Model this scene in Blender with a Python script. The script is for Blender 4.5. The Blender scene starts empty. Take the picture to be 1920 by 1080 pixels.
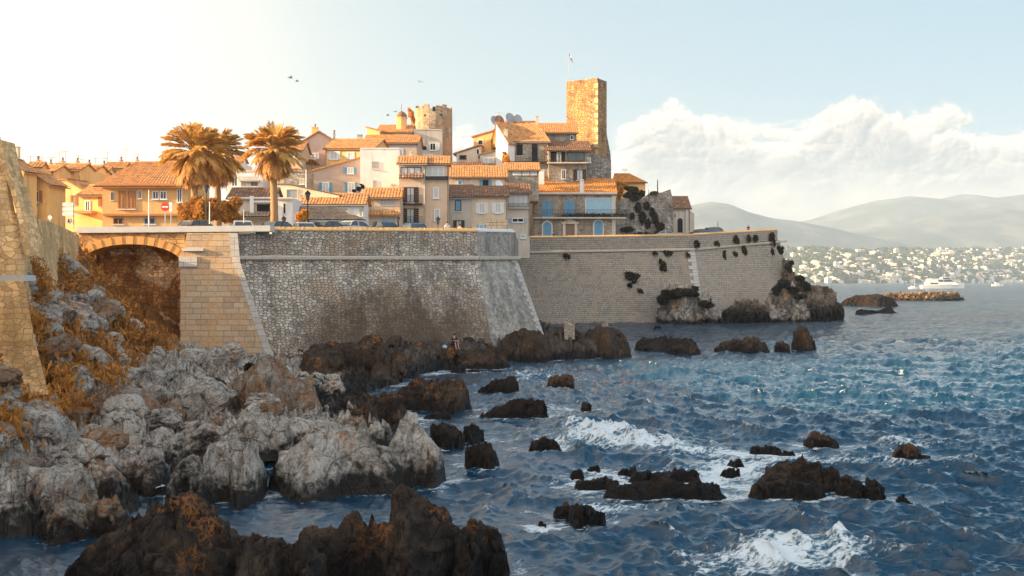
import bpy, math, random
import numpy as np
from mathutils import Vector
R = math.radians
random.seed(7)
SC = bpy.context.scene
F = 2060.0; HC = 7.0; HY = 527.0          # focal length in pixels of a 1920 wide frame, eye height, horizon row
# ------------------------------------------------------------------ camera
cam_d = bpy.data.cameras.new('camera'); cam = bpy.data.objects.new('camera', cam_d)
SC.collection.objects.link(cam); SC.camera = cam
cam.location = (0, 0, HC); cam.rotation_euler = (R(90), 0, 0)
cam_d.sensor_width = 36; cam_d.lens = 36*F/1920; cam_d.shift_y = -13/1920
cam_d.clip_start = 0.5; cam_d.clip_end = 60000
# ------------------------------------------------------------------ light
SUN_EL, SUN_A = R(15), R(9)                # elevation; degrees behind due left
sv = Vector((-math.cos(SUN_EL)*math.cos(SUN_A), -math.cos(SUN_EL)*math.sin(SUN_A), math.sin(SUN_EL)))
sd = bpy.data.lights.new('sun', 'SUN'); sd.energy = 5.0; sd.angle = R(0.6); sd.color = (1.0, .70, .38)
sun = bpy.data.objects.new('sun', sd); SC.collection.objects.link(sun)
sun.rotation_euler = sv.to_track_quat('Z', 'Y').to_euler()
SC.view_settings.view_transform = 'Standard'; SC.view_settings.look = 'None'
SC.view_settings.exposure = 2.0; SC.view_settings.gamma = 1
SC.cycles.volume_bounces = 1; SC.cycles.max_bounces = 6; SC.cycles.diffuse_bounces = 2
SC.cycles.transparent_max_bounces = 6; SC.cycles.use_denoising = True
SC.cycles.sample_clamp_indirect = 4

class T:
    """small node-tree writer"""
    def __init__(s, tree): s.t = tree
    def n(s, typ, ins=None, out=0, **props):
        nd = s.t.nodes.new(typ)
        for k, v in props.items(): setattr(nd, k, v)
        for k, v in (ins or {}).items():
            if isinstance(v, bpy.types.NodeSocket): s.t.links.new(v, nd.inputs[k])
            else: nd.inputs[k].default_value = v
        return nd if out is None or not len(nd.outputs) else nd.outputs[out]
    def m(s, op, a, b=0.0, c=0.0, clamp=False):
        return s.n('ShaderNodeMath', {0: a, 1: b, 2: c}, operation=op, use_clamp=clamp)
    def vm(s, op, a, b=(0, 0, 0), sc=None):
        ins = {0: a, 1: b}
        if sc is not None: ins[3] = sc
        return s.n('ShaderNodeVectorMath', ins, out=1 if op in ('DOT_PRODUCT', 'LENGTH') else 0, operation=op)
    def mix(s, f, a, b, blend='MIX'):
        nd = s.n('ShaderNodeMix', None, out=None, data_type='RGBA', blend_type=blend)
        for i, v in ((0, f), (6, a), (7, b)):
            if isinstance(v, bpy.types.NodeSocket): s.t.links.new(v, nd.inputs[i])
            else: nd.inputs[i].default_value = v if i == 0 else tuple(v[:3])+(1,)
        return nd.outputs[2]
    def sstep(s, x, a, b, lo=0.0, hi=1.0):
        return s.n('ShaderNodeMapRange', {0: x, 1: a, 2: b, 3: lo, 4: hi}, interpolation_type='SMOOTHSTEP')
    def noise(s, v, scale, det=4, rough=.5, dist=0.0, out=0):
        return s.n('ShaderNodeTexNoise', {'Vector': v, 'Scale': scale, 'Detail': det, 'Roughness': rough, 'Distortion': dist}, out=out)
    def scale(s, v, x, y, z): return s.vm('MULTIPLY', v, (x, y, z))
    def ramp(s, f, stops):
        nd = s.n('ShaderNodeValToRGB', {0: f}, out=None); cr = nd.color_ramp
        while len(cr.elements) < len(stops): cr.elements.new(0.5)
        for e, (p, c) in zip(cr.elements, stops): e.position = p; e.color = tuple(c[:3])+(1,)
        return nd.outputs[0]
# ------------------------------------------------------------------ sky: Nishita plus a high haze and a bank of cumulus, all by direction, with unseen fill glow added
W = bpy.data.worlds.new('World'); SC.world = W; W.use_nodes = True
w = T(W.node_tree); W.node_tree.nodes.clear()
nish = w.n('ShaderNodeTexSky', sky_type='NISHITA', sun_disc=False, sun_elevation=SUN_EL,
           sun_rotation=math.atan2(sv.x, sv.y), air_density=1.0, dust_density=1.2, ozone_density=2.0)
dirv = w.vm('NORMALIZE', w.n('ShaderNodeTexCoord'))
sep = w.n('ShaderNodeSeparateXYZ', {0: dirv}, out=None)
az = w.m('ARCTAN2', sep.outputs[0], sep.outputs[1]); el = w.m('ARCSINE', sep.outputs[2])
base = w.mix(w.sstep(el, .0, .20), (3.1, 3.7, 4.0), (2.1, 3.25, 4.0))
base = w.mix(w.sstep(el, .20, .62), base, (.30, 1.65, 3.0))
base = w.mix(w.sstep(az, -.55, .5), w.mix(.4, base, (4.9, 4.3, 3.7)), base)
sky = w.mix(.86, nish, base)
gd = w.vm('DOT_PRODUCT', dirv, Vector((math.sin(R(-30)), math.cos(R(-30)), .19)).normalized()[:])
glow = w.m('ADD', w.m('POWER', w.m('MAXIMUM', gd, 0.0), 40.0), w.m('MULTIPLY', w.m('POWER', w.m('MAXIMUM', gd, 0.0), 8.0), .035))
sky = w.mix(w.m('MULTIPLY', glow, .95, clamp=True), sky, (11, 8.9, 6.0))
sky = w.mix(w.sstep(el, .09, -.02, 0, .35), sky, (3.7, 3.9, 4.05))
sg_fill = w.m('MAXIMUM', w.vm('DOT_PRODUCT', dirv, Vector((sv.x, sv.y-.12, .42)).normalized()[:]), 0.0)
sky = w.mix(w.m('MULTIPLY', w.m('POWER', sg_fill, 5.0), .75), sky, (13.5, 10.4, 6.9))  # sun-side sky brightened out of view as warm fill for shaded rocks
lo_ = w.m('MULTIPLY', w.sstep(az, -.12, -.42), w.sstep(el, .13, .02)); sky = w.mix(w.m('MULTIPLY', lo_, .7), sky, (6.2, 4.7, 3.1))
bk_fill = w.sstep(sep.outputs[1], .05, -.55)
sky = w.mix(w.m('MULTIPLY', bk_fill, w.sstep(el, .0, .25, .5, .85)), sky, (8.6, 8.3, 8.0))  # unseen sky behind the camera brightened, added fill for facing walls
bg = w.n('ShaderNodeBackground', {0: sky, 1: .050})
w.n('ShaderNodeOutputWorld', {0: bg})

# ------------------------------------------------------------------ numpy noise
def _h(ix, iy, iz, seed):
    h = (ix.astype(np.int64)*374761393 + iy.astype(np.int64)*668265263 + iz.astype(np.int64)*1440662683 + seed*974634777) & 0xffffffff
    h = ((h ^ (h >> 13))*1274126177) & 0xffffffff
    h = ((h ^ (h >> 15))*2246822519) & 0xffffffff
    return ((h ^ (h >> 13)) & 0xffffff)/float(0x1000000)
def vnoise(p, seed=0):
    i = np.floor(p).astype(np.int64); f = p-i; f = f*f*(3-2*f); r = 0
    for a in (0, 1):
        for b in (0, 1):
            for c in (0, 1):
                wt = (f[:, 0] if a else 1-f[:, 0])*(f[:, 1] if b else 1-f[:, 1])*(f[:, 2] if c else 1-f[:, 2])
                r = r+wt*_h(i[:, 0]+a, i[:, 1]+b, i[:, 2]+c, seed)
    return r*2-1
def fbm(p, oct=4, seed=0, gain=.5, ridge=False):
    r = 0; a = 1; s = 0
    for k in range(oct):
        v = vnoise(p, seed+k*17)
        if ridge: v = 1-2*np.abs(v)
        r = r+a*v; s += a; a *= gain; p = p*2.03+11.3
    return r/s
def worley(p, seed=0, flat=False):
    """F1, F2, random value of nearest cell (flat in z when p[:,2] is constant)"""
    i = np.floor(p).astype(np.int64); n = len(p)
    f1 = np.full(n, 9.0); f2 = np.full(n, 9.0); cid = np.zeros(n)
    for a in (-1, 0, 1):
        for b in (-1, 0, 1):
            for c in ((0,) if flat else (-1, 0, 1)):
                x, y, z = i[:, 0]+a, i[:, 1]+b, i[:, 2]+c
                q = np.stack([x+_h(x, y, z, seed), y+_h(x, y, z, seed+1), z+(0 if flat else _h(x, y, z, seed+2))], 1)
                d = np.sqrt(((q-p)**2).sum(1)); idr = _h(x, y, z, seed+3)
                m = d < f1
                f2 = np.where(m, f1, np.minimum(f2, d)); cid = np.where(m, idr, cid); f1 = np.where(m, d, f1)
    return f1, f2, cid
def slabs(p, seed=0, flat=False, tilt=1.0):
    """angular broken blocks: each cell a tilted plane at its own height"""
    i = np.floor(p).astype(np.int64); n = len(p); f1 = np.full(n, 9.0); f2 = np.full(n, 9.0); cid = np.zeros(n); off = np.zeros((n, 3))
    for a in (-1, 0, 1):
        for b in (-1, 0, 1):
            for c in ((0,) if flat else (-1, 0, 1)):
                x, y, z = i[:, 0]+a, i[:, 1]+b, i[:, 2]+c
                q = np.stack([x+_h(x, y, z, seed), y+_h(x, y, z, seed+1), z+(0 if flat else _h(x, y, z, seed+2))], 1)
                dv = p-q; d = np.abs(dv[:, 0])*.35+np.abs(dv[:, 1])*.35+np.sqrt((dv**2).sum(1))*.65; idr = _h(x, y, z, seed+3); m = d < f1
                f2 = np.where(m, f1, np.minimum(f2, d)); cid = np.where(m, idr, cid); off = np.where(m[:, None], dv, off); f1 = np.where(m, d, f1)
    t1 = cid*6.283*11; ph = (cid*37 % 1)
    return (cid-.5)+tilt*(off[:, 0]*np.cos(t1)+off[:, 1]*np.sin(t1)+off[:, 2]*(ph-.5)), np.exp(-((f2-f1)/.09)**2)

# ------------------------------------------------------------------ object helpers
def P(px, py, D): return Vector(((px-960)/F*D, D, HC-(py-HY)/F*D))
def X(px, D): return (px-960)/F*D
def Z(py, D): return HC-(py-HY)/F*D
COL = SC.collection
def tag(o, label=None, cat=None, group=None, kind=None):
    if label: o['label'] = label
    if cat: o['category'] = cat
    if group: o['group'] = group
    if kind: o['kind'] = kind
    return o
def empty(name, loc, label, cat, group=None):
    o = bpy.data.objects.new(name, None); COL.objects.link(o); o.location = loc; o.empty_display_size = .3
    return tag(o, label, cat, group)
def origin(o):
    v = Vector((0, 0, 0))
    while o is not None: v = v+o.location; o = o.parent
    return v
def box_uv(me):
    nl = len(me.loops); uv = me.uv_layers.new(name='UVMap')
    co = np.empty(len(me.vertices)*3, 'f'); me.vertices.foreach_get('co', co); co = co.reshape(-1, 3)
    li = np.empty(nl, 'i'); me.loops.foreach_get('vertex_index', li)
    npol = len(me.polygons); nor = np.empty(npol*3, 'f'); me.polygons.foreach_get('normal', nor); nor = nor.reshape(-1, 3)
    tot = np.empty(npol, 'i'); me.polygons.foreach_get('loop_total', tot); pi = np.repeat(np.arange(npol), tot)
    n = nor[pi]; c = co[li]; t = np.stack([-n[:, 1], n[:, 0]], 1); ln = np.linalg.norm(t, axis=1)
    steep = ln > .35; t = t/np.maximum(ln, 1e-6)[:, None]
    u = np.where(steep, c[:, 0]*t[:, 0]+c[:, 1]*t[:, 1], c[:, 0]); v = np.where(steep, c[:, 2]/np.maximum(ln, .35), c[:, 1])
    uv.data.foreach_set('uv', np.stack([u, v], 1).astype('f').ravel())
def link_mesh(name, me, mat, parent=None, loc=None):
    o = bpy.data.objects.new(name, me); COL.objects.link(o)
    if parent is not None: o.parent = parent
    if loc is not None: o.location = loc
    if mat is not None and not me.materials: me.materials.append(mat)
    return o
class MB:
    def __init__(s): s.v = []; s.f = []; s.uv = None
    def add(s, vs, fs):
        b = len(s.v); s.v += [tuple(q) for q in vs]; s.f += [tuple(b+i for i in f) for f in fs]; return s
    def hexa(s, c):  # 8 corners: bottom 4 ccw, top 4 ccw
        return s.add(c, [(3, 2, 1, 0), (4, 5, 6, 7), (0, 1, 5, 4), (1, 2, 6, 5), (2, 3, 7, 6), (3, 0, 4, 7)])
    def box(s, x0, x1, y0, y1, z0, z1):
        return s.hexa([(x0, y0, z0), (x1, y0, z0), (x1, y1, z0), (x0, y1, z0), (x0, y0, z1), (x1, y0, z1), (x1, y1, z1), (x0, y1, z1)])
    def tube(s, pts, rad, seg=8, cap=True):
        pts = [Vector(p) for p in pts]; rad = rad if hasattr(rad, '__len__') else [rad]*len(pts)
        b = len(s.v); up = Vector((0, 0, 1))
        for k, p in enumerate(pts):
            d = (pts[min(k+1, len(pts)-1)]-pts[max(k-1, 0)]).normalized()
            a = d.cross(up)
            if a.length < .1: a = d.cross(Vector((1, 0, 0)))
            a.normalize(); c = d.cross(a)
            for j in range(seg):
                t = 2*math.pi*j/seg; s.v.append(tuple(p+(a*math.cos(t)+c*math.sin(t))*rad[k]))
        for k in range(len(pts)-1):
            for j in range(seg):
                j2 = (j+1) % seg
                s.f.append((b+k*seg+j, b+k*seg+j2, b+(k+1)*seg+j2, b+(k+1)*seg+j))
        if cap:
            s.f.append(tuple(b+j for j in range(seg))[::-1]); s.f.append(tuple(b+(len(pts)-1)*seg+j for j in range(seg)))
        return s
    def prism(s, front, back):  # two matching outlines
        n = len(front); b = len(s.v); s.v += [tuple(q) for q in front]+[tuple(q) for q in back]
        s.f.append(tuple(range(b, b+n))); s.f.append(tuple(range(b+2*n-1, b+n-1, -1)))
        for i in range(n): j = (i+1) % n; s.f.append((b+j, b+i, b+n+i, b+n+j))
        return s
    def lathe(s, c, prof, seg=16):
        b = len(s.v)
        for r, z in prof:
            for j in range(seg): t = 2*math.pi*j/seg; s.v.append((c[0]+r*math.cos(t), c[1]+r*math.sin(t), c[2]+z))
        for k in range(len(prof)-1):
            for j in range(seg): j2 = (j+1) % seg; s.f.append((b+k*seg+j, b+k*seg+j2, b+(k+1)*seg+j2, b+(k+1)*seg+j))
        s.f.append(tuple(b+j for j in range(seg))[::-1]); s.f.append(tuple(b+(len(prof)-1)*seg+j for j in range(seg)))
        return s
    def build(s, name, mat, parent=None, at=None, smooth=False, uv=True):
        if parent is not None: og = origin(parent)
        else: og = Vector(at) if at is not None else Vector((0, 0, 0))
        me = bpy.data.meshes.new(name)
        me.from_pydata([(a-og.x, b-og.y, c-og.z) for a, b, c in s.v], [], s.f)
        if uv and s.uv is None: box_uv(me)
        if s.uv is not None:
            l = me.uv_layers.new(name='UVMap'); arr = np.array([s.uv[i] for f in s.f for i in f], 'f'); l.data.foreach_set('uv', arr.ravel())
        if smooth: me.polygons.foreach_set('use_smooth', [True]*len(me.polygons))
        o = link_mesh(name, me, mat, parent)
        if parent is None: o.location = og
        return o
def grid_mesh(name, V, nr, nc, mat, smooth=True, loc=(0, 0, 0), keep=None, attrs=None, parent=None):
    """V: (nr*nc,3) numpy grid"""
    idx = np.arange(nr*nc).reshape(nr, nc)
    q = np.stack([idx[:-1, :-1], idx[:-1, 1:], idx[1:, 1:], idx[1:, :-1]], -1).reshape(-1, 4)
    if keep is not None: q = q[keep[q].any(1)]
    loc = Vector(loc); V = V-np.array(loc)
    me = bpy.data.meshes.new(name)
    me.vertices.add(len(V)); me.vertices.foreach_set('co', V.astype('f').ravel())
    me.loops.add(q.size); me.loops.foreach_set('vertex_index', q.ravel().astype('i'))
    me.polygons.add(len(q)); me.polygons.foreach_set('loop_start', np.arange(0, q.size, 4, dtype='i'))
    me.polygons.foreach_set('loop_total', np.full(len(q), 4, 'i'))
    me.update(calc_edges=True)
    if smooth: me.polygons.foreach_set('use_smooth', np.ones(len(q), bool))
    for k, a in (attrs or {}).items():
        at = me.attributes.new(k, 'FLOAT', 'POINT'); at.data.foreach_set('value', np.asarray(a, 'f'))
    me.validate()
    return link_mesh(name, me, mat, parent, None if parent is not None else loc)

# ------------------------------------------------------------------ materials
MAT = {}
def new_mat(name):
    m = bpy.data.materials.new(name); m.use_nodes = True; m.node_tree.nodes.clear(); MAT[name] = m
    return m, T(m.node_tree)
def finish(t, col, rough=.85, height=None, bs=.5, bd=.05, metal=0.0, spec=.35, emit=None, es=0.0, alpha=None):
    ins = {'Base Color': col if isinstance(col, bpy.types.NodeSocket) else tuple(col[:3])+(1,), 'Roughness': rough, 'Metallic': metal, 'Specular IOR Level': spec}
    if emit is not None: ins['Emission Color'] = tuple(emit)+(1,); ins['Emission Strength'] = es
    if height is not None: ins['Normal'] = t.n('ShaderNodeBump', {'Height': height, 'Strength': bs, 'Distance': bd})
    b = t.n('ShaderNodeBsdfPrincipled', ins); t.n('ShaderNodeOutputMaterial', {0: b})
def plain(name, c, rough=.7, metal=0.0, var=.18, sc=3.0, spec=.35):
    m, t = new_mat(name); p = t.n('ShaderNodeNewGeometry')
    n = t.noise(p, sc, 6, .6); k = t.m('ADD', t.m('MULTIPLY', n, 2*var), 1-var)
    col = t.vm('SCALE', tuple(c), sc=k)
    finish(t, col, rough, n, .2, .02, metal, spec); return m
def plaster(name, c, stain=(.30, .24, .18), amt=.5, warm=None):
    m, t = new_mat(name); p = t.n('ShaderNodeNewGeometry')
    n1 = t.noise(p, .45, 8, .6); n2 = t.noise(t.scale(p, 1.6, 1.6, .22), 1.0, 6, .6); n3 = t.noise(p, 9.0, 4, .7)
    col = t.vm('SCALE', tuple(c), sc=t.m('ADD', t.m('MULTIPLY', n1, .55), .73))
    col = t.mix(t.m('MULTIPLY', t.sstep(n2, .52, .72), amt), col, stain)
    if warm: col = t.mix(t.sstep(t.noise(p, .8, 5, .6), .5, .7, 0, .55), col, warm)
    col = t.mix(t.sstep(n3, .4, .7, 0, .14), col, (.1, .08, .06))
    finish(t, col, .9, n3, .35, .03); return m
def rubble(name, c1, c2, mortar, su=.5, sv_=.32, edge=.09, stain=None, bump=.08, warm=None, coord='UV'):
    """irregular field stones: stretched Voronoi cells in metres"""
    m, t = new_mat(name); uv = t.n('ShaderNodeTexCoord', out=None).outputs['UV']; pos = t.n('ShaderNodeNewGeometry')
    wv = t.vm('ADD', uv, t.vm('SCALE', t.noise(uv, 1.6, 3, .5, out=1), sc=.22))
    v = t.scale(wv, 1/su, 1/sv_, 1)
    cell = t.n('ShaderNodeTexVoronoi', {'Vector': v, 'Scale': 1.0, 'Randomness': .85}, out=None, voronoi_dimensions='2D')
    ed = t.n('ShaderNodeTexVoronoi', {'Vector': v, 'Scale': 1.0, 'Randomness': .85}, feature='DISTANCE_TO_EDGE', voronoi_dimensions='2D')
    r = t.n('ShaderNodeSeparateColor', {0: cell.outputs['Color']}, out=None)
    col = t.mix(r.outputs[0], c1, c2)
    col = t.vm('SCALE', col, sc=t.m('ADD', t.m('MULTIPLY', r.outputs[1], .5), .72))
    n = t.noise(pos, .35, 8, .62); fine = t.noise(pos, 7.0, 6, .7)
    blo = t.noise(t.scale(pos, 1.3, 1.3, .55), .55, 9, .7); col = t.vm('SCALE', col, sc=t.sstep(blo, .36, .62, .58, 1.2))
    if warm: col = t.mix(t.sstep(n, .45, .68, 0, .75), col, warm)
    col = t.vm('SCALE', col, sc=t.m('ADD', t.m('MULTIPLY', fine, .7), .65))
    e2 = t.m('ADD', ed, t.m('MULTIPLY', t.m('SUBTRACT', fine, .5), .12))
    ms = t.sstep(e2, edge*.35, edge*1.5)
    col = t.mix(ms, mortar, col)
    if stain: col = t.mix(t.m('MULTIPLY', t.sstep(t.noise(t.scale(pos, 1, 1, .4), .22, 7, .6), stain[3], stain[3]+.16), stain[4]), col, stain[:3])
    h = t.m('ADD', t.m('MULTIPLY', ms, 1.0), t.m('MULTIPLY', fine, .45))
    return m, t, col, h, bump
def fin_rub(x): m, t, col, h, bump = x; finish(t, col, .92, h, .75, bump, spec=.2); return m
def ashlar(name, c1, c2, mortar, bw=1.1, bh=.42, bump=.04, warm=None, mort=.018):
    m, t = new_mat(name); uv = t.n('ShaderNodeTexCoord', out=None).outputs['UV']; pos = t.n('ShaderNodeNewGeometry')
    wv = t.vm('ADD', uv, t.vm('SCALE', t.noise(uv, 1.2, 2, .5, out=1), sc=.07))
    br = t.n('ShaderNodeTexBrick', {'Vector': wv, 'Color1': c1+(1,), 'Color2': c2+(1,), 'Mortar': mortar+(1,), 'Scale': 1.0, 'Mortar Size': mort,
             'Mortar Smooth': .4, 'Bias': 0.0, 'Brick Width': bw, 'Row Height': bh}, out=None, offset=.5, squash=.7, squash_frequency=3)
    col = br.outputs[0]; n = t.noise(pos, .6, 8, .6); fine = t.noise(pos, 5.0, 6, .7)
    if warm: col = t.mix(t.sstep(n, .42, .65, 0, .7), col, warm)
    col = t.vm('SCALE', col, sc=t.m('ADD', t.m('MULTIPLY', fine, .8), .6))
    h = t.m('ADD', t.m('SUBTRACT', 1.0, br.outputs[1]), t.m('MULTIPLY', fine, .5))
    finish(t, col, .92, h, .7, bump, spec=.2); return m
def tiles(name, c1, c2, c3):
    """UV: u counts tile columns, v counts courses"""
    m, t = new_mat(name); uv = t.n('ShaderNodeTexCoord', out=None).outputs['UV']; pos = t.n('ShaderNodeNewGeometry')
    fl = t.vm('FLOOR', uv); wn = t.n('ShaderNodeTexWhiteNoise', {'Vector': fl}, out=None, noise_dimensions='2D')
    col = t.ramp(wn.outputs[0], [(0, c1), (.45, c2), (.85, c3), (1, (.42, .30, .20))])
    s = t.n('ShaderNodeSeparateXYZ', {0: uv}, out=None)
    fu = t.m('FRACT', s.outputs[0]); gap = t.sstep(t.m('ABSOLUTE', t.m('SUBTRACT', fu, .5)), .36, .5)
    n = t.noise(pos, 1.2, 8, .65)
    col = t.mix(t.sstep(n, .5, .72, 0, .6), col, (.10, .075, .055))
    col = t.mix(t.m('MULTIPLY', gap, .55), col, (.07, .04, .025))
    finish(t, col, .85, n, .4, .03, spec=.25); return m
def rock(name, pale, dark, wet=.5, wetw=.8, lichen=.0, lichcol=(.42, .17, .04), attr=False, rsc=1.0, wetcol=(.010, .008, .007)):
    m, t = new_mat(name); pos = t.n('ShaderNodeNewGeometry', out=None); p = pos.outputs[0]
    n1 = t.noise(p, .55*rsc, 9, .62); n2 = t.noise(p, 3.2*rsc, 9, .68, .3); n3 = t.noise(p, 14*rsc, 6, .7)
    k = t.m('ADD', t.m('MULTIPLY', n1, .5), t.m('MULTIPLY', n2, .5))
    col = t.ramp(k, [(.39, dark), (.465, tuple((a+b)/2 for a, b in zip(dark, pale))), (.55, pale), (.68, tuple(min(.62, c*1.25) for c in pale))])
    warp = t.vm('ADD', p, t.vm('SCALE', t.noise(p, .9*rsc, 4, .6, out=1), sc=.6))
    cr = t.n('ShaderNodeTexVoronoi', {'Vector': t.scale(warp, 1, .8, 1.4), 'Scale': .75*rsc}, feature='DISTANCE_TO_EDGE')
    cr2 = t.n('ShaderNodeTexVoronoi', {'Vector': t.scale(warp, 1.2, 1, .8), 'Scale': 2.6*rsc}, feature='DISTANCE_TO_EDGE')
    crk = t.m('MULTIPLY', t.sstep(cr, .0, .025, .6, 1), t.sstep(cr2, .0, .03, .88, 1))
    col = t.vm('SCALE', col, sc=crk)
    pit = t.sstep(n3, .36, .5, .5, 1.0); col = t.vm('SCALE', col, sc=pit)
    if lichen:
        lm = t.m('MULTIPLY', t.sstep(t.noise(p, .65, 5, .6), .56-.1*lichen, .66-.1*lichen), t.sstep(t.noise(p, 7, 5, .7), .45, .56))
        col = t.mix(t.m('MULTIPLY', lm, .85), col, lichcol)
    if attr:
        a = t.n('ShaderNodeAttribute', out=None, attribute_name='veg_glow'); b = t.n('ShaderNodeAttribute', out=None, attribute_name='dark')
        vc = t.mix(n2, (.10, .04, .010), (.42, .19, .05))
        col = t.mix(t.m('MULTIPLY', t.sstep(a.outputs['Fac'], .15, .9), .55), col, t.vm('MULTIPLY', col, (1.35, .80, .42)))  # orange tint stands in for the warm glow over the left rocks
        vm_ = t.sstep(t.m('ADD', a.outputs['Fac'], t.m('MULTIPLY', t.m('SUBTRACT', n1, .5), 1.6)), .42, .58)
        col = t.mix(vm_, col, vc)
        wm = t.sstep(t.m('ADD', b.outputs['Fac'], t.m('MULTIPLY', t.m('SUBTRACT', n2, .5), .8)), .3, .7)
        col = t.mix(t.m('MULTIPLY', wm, .85), col, t.mix(n2, (.012, .008, .006), (.085, .052, .034)))
    z = t.n('ShaderNodeSeparateXYZ', {0: p}, out=None).outputs[2]
    zz = t.m('ADD', z, t.m('ADD', t.m('MULTIPLY', t.m('SUBTRACT', n2, .5), 2.0), t.m('MULTIPLY', t.m('SUBTRACT', n1, .5), 1.6)))
    wetm = t.sstep(zz, wet+wetw*.5, wet-wetw*.5)
    col = t.mix(t.m('MULTIPLY', wetm, .93), col, wetcol)
    rgh = t.m('SUBTRACT', .92, t.m('MULTIPLY', wetm, .42))
    h = t.m('ADD', t.m('ADD', t.m('MULTIPLY', n2, 1.0), t.m('MULTIPLY', n3, .35)), t.m('MULTIPLY', crk, .5))
    finish(t, col, rgh, h, 1.0, .32/rsc, spec=.3); return m
# ------------------------------------------------------------------ rock materials
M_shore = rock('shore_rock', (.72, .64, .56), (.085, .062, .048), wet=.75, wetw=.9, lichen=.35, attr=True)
M_pale = rock('pale_rock', (.70, .63, .56), (.13, .10, .08), wet=.75, wetw=.9, lichen=.25)
M_lich = rock('lichen_rock', (.46, .38, .31), (.12, .07, .045), wet=.6, wetw=.7, lichen=1.4)
M_dark = rock('dark_rock', (.105, .066, .043), (.022, .014, .010), wet=.45, wetw=.9, lichen=.1)
M_black = rock('black_rock', (.045, .028, .019), (.010, .007, .006), wet=.3, wetw=.6)
M_front = rock('front_rock', (.10, .066, .046), (.012, .008, .006), wet=.8, wetw=1.2, lichen=.3, lichcol=(.40, .15, .04))
M_brown = rock('brown_rock', (.20, .115, .066), (.045, .026, .017), wet=.2, wetw=.3)
M_head = rock('headland_rock', (.34, .27, .21), (.06, .04, .03), wet=2.4, wetw=2.6, lichen=.2, rsc=.6)
M_golden = rock('breakwater_rock', (.52, .36, .22), (.12, .06, .03), wet=.5, wetw=.8, rsc=.5)

# ------------------------------------------------------------------ shoreline and terrain
def shore_pt(px, py): D = HC*F/(py-HY); return (X(px, D), D)
SH = [shore_pt(*q) for q in [(-900, 1010), (-300, 1006), (0, 1003), (100, 1002), (180, 992), (240, 966), (228, 930), (240, 905), (300, 892), (390, 886), (480, 878), (500, 868),
      (560, 872), (600, 862), (700, 850), (740, 838), (760, 826), (750, 818), (740, 812), (765, 795), (700, 772), (640, 748), (690, 733), (748, 718), (770, 706), (832, 692), (880, 686),
      (940, 677), (1000, 676), (1040, 674), (1100, 673), (1160, 671), (1180, 655), (1165, 640), (1100, 637)]]
SH += [(2, 122), (2, 190), (-160, 190), (-160, -20), (-12, -20), (-14, 4)]
SHN = np.array(SH)
def shore_sd(x, y):
    """signed distance to the shoreline, positive on land"""
    n = len(SHN); d = np.full(x.shape, 1e9); ins = np.zeros(x.shape, bool)
    for i in range(n):
        a, b = SHN[i], SHN[(i+1) % n]; e = b-a
        t = np.clip(((x-a[0])*e[0]+(y-a[1])*e[1])/(e@e+1e-9), 0, 1)
        d = np.minimum(d, np.hypot(x-a[0]-t*e[0], y-a[1]-t*e[1]))
        c = ((a[1] <= y) & (b[1] > y)) | ((b[1] <= y) & (a[1] > y))
        with np.errstate(all='ignore'): xi = a[0]+(y-a[1])*(b[0]-a[0])/(b[1]-a[1]+1e-12)
        ins ^= c & (x < xi)
    return np.where(ins, d, -d)
CTRL = [(345, 655, 89), (300, 630, 86), (210, 600, 82), (165, 540, 84), (150, 455, 88), (100, 462, 75), (50, 465, 60), (50, 560, 58), (110, 600, 65), (180, 660, 70),
        (100, 668, 55), (200, 705, 60), (0, 640, 45), (50, 720, 45), (0, 790, 38), (100, 780, 42), (130, 850, 37), (0, 880, 33), (50, 945, 30.5), (250, 775, 48), (300, 715, 62),
        (400, 675, 80), (500, 710, 68), (400, 770, 50), (450, 815, 42), (300, 850, 40), (600, 712, 72), (600, 672, 80), (700, 664, 84), (850, 650, 91), (950, 645, 96), (1030, 632, 103),
        (1130, 630, 104), (550, 775, 52), (650, 815, 42), (240, 655, 84), (-60, 600, 45), (-60, 460, 50), (-80, 760, 38), (-80, 700, 34), (-200, 560, 32), (-120, 900, 30), (-200, 800, 26)]
CW = [tuple(P(*c)) for c in CTRL]+[(-44, 60, 12.5), (-31, 44, 15), (-32, 34, 19), (-28, 25, 20), (-24, 12, 20), (-22, 2, 20), (-60, 30, 24), (-50, 80, 12), (-45, 92, 11), (-42, 100, 10.5), (-20, 100, 2), (-36, 90, 8), (-22, 95, 1.8), (-10, 105, 1.8),  # left heights raised out of view so they shade shore and sea
      (-60, 100, 12), (-15, 6, 6), (-13, 22, 1.0)]
CWN = np.array(CW)
def tps_fit(pts, z, reg=.02):
    n = len(pts); d = np.hypot(pts[:, None, 0]-pts[None, :, 0], pts[:, None, 1]-pts[None, :, 1])
    K = d + reg*np.eye(n)*-1.0      # linear kernel: no overshoot
    A = np.zeros((n+1, n+1)); A[:n, :n] = -K; A[:n, n] = 1; A[n, :n] = 1
    return np.linalg.solve(A, np.append(z, 0))
CS = tps_fit(CWN[:, :2], CWN[:, 2])
def inland(x, y):
    d = np.hypot(x[:, None]-CWN[None, :, 0], y[:, None]-CWN[None, :, 1])
    return -(d@CS[:-1])+CS[-1]
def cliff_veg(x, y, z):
    return np.clip((z-1.5)/1.6, 0, 1)*np.clip((-x-8)/5, 0, 1)
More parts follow.
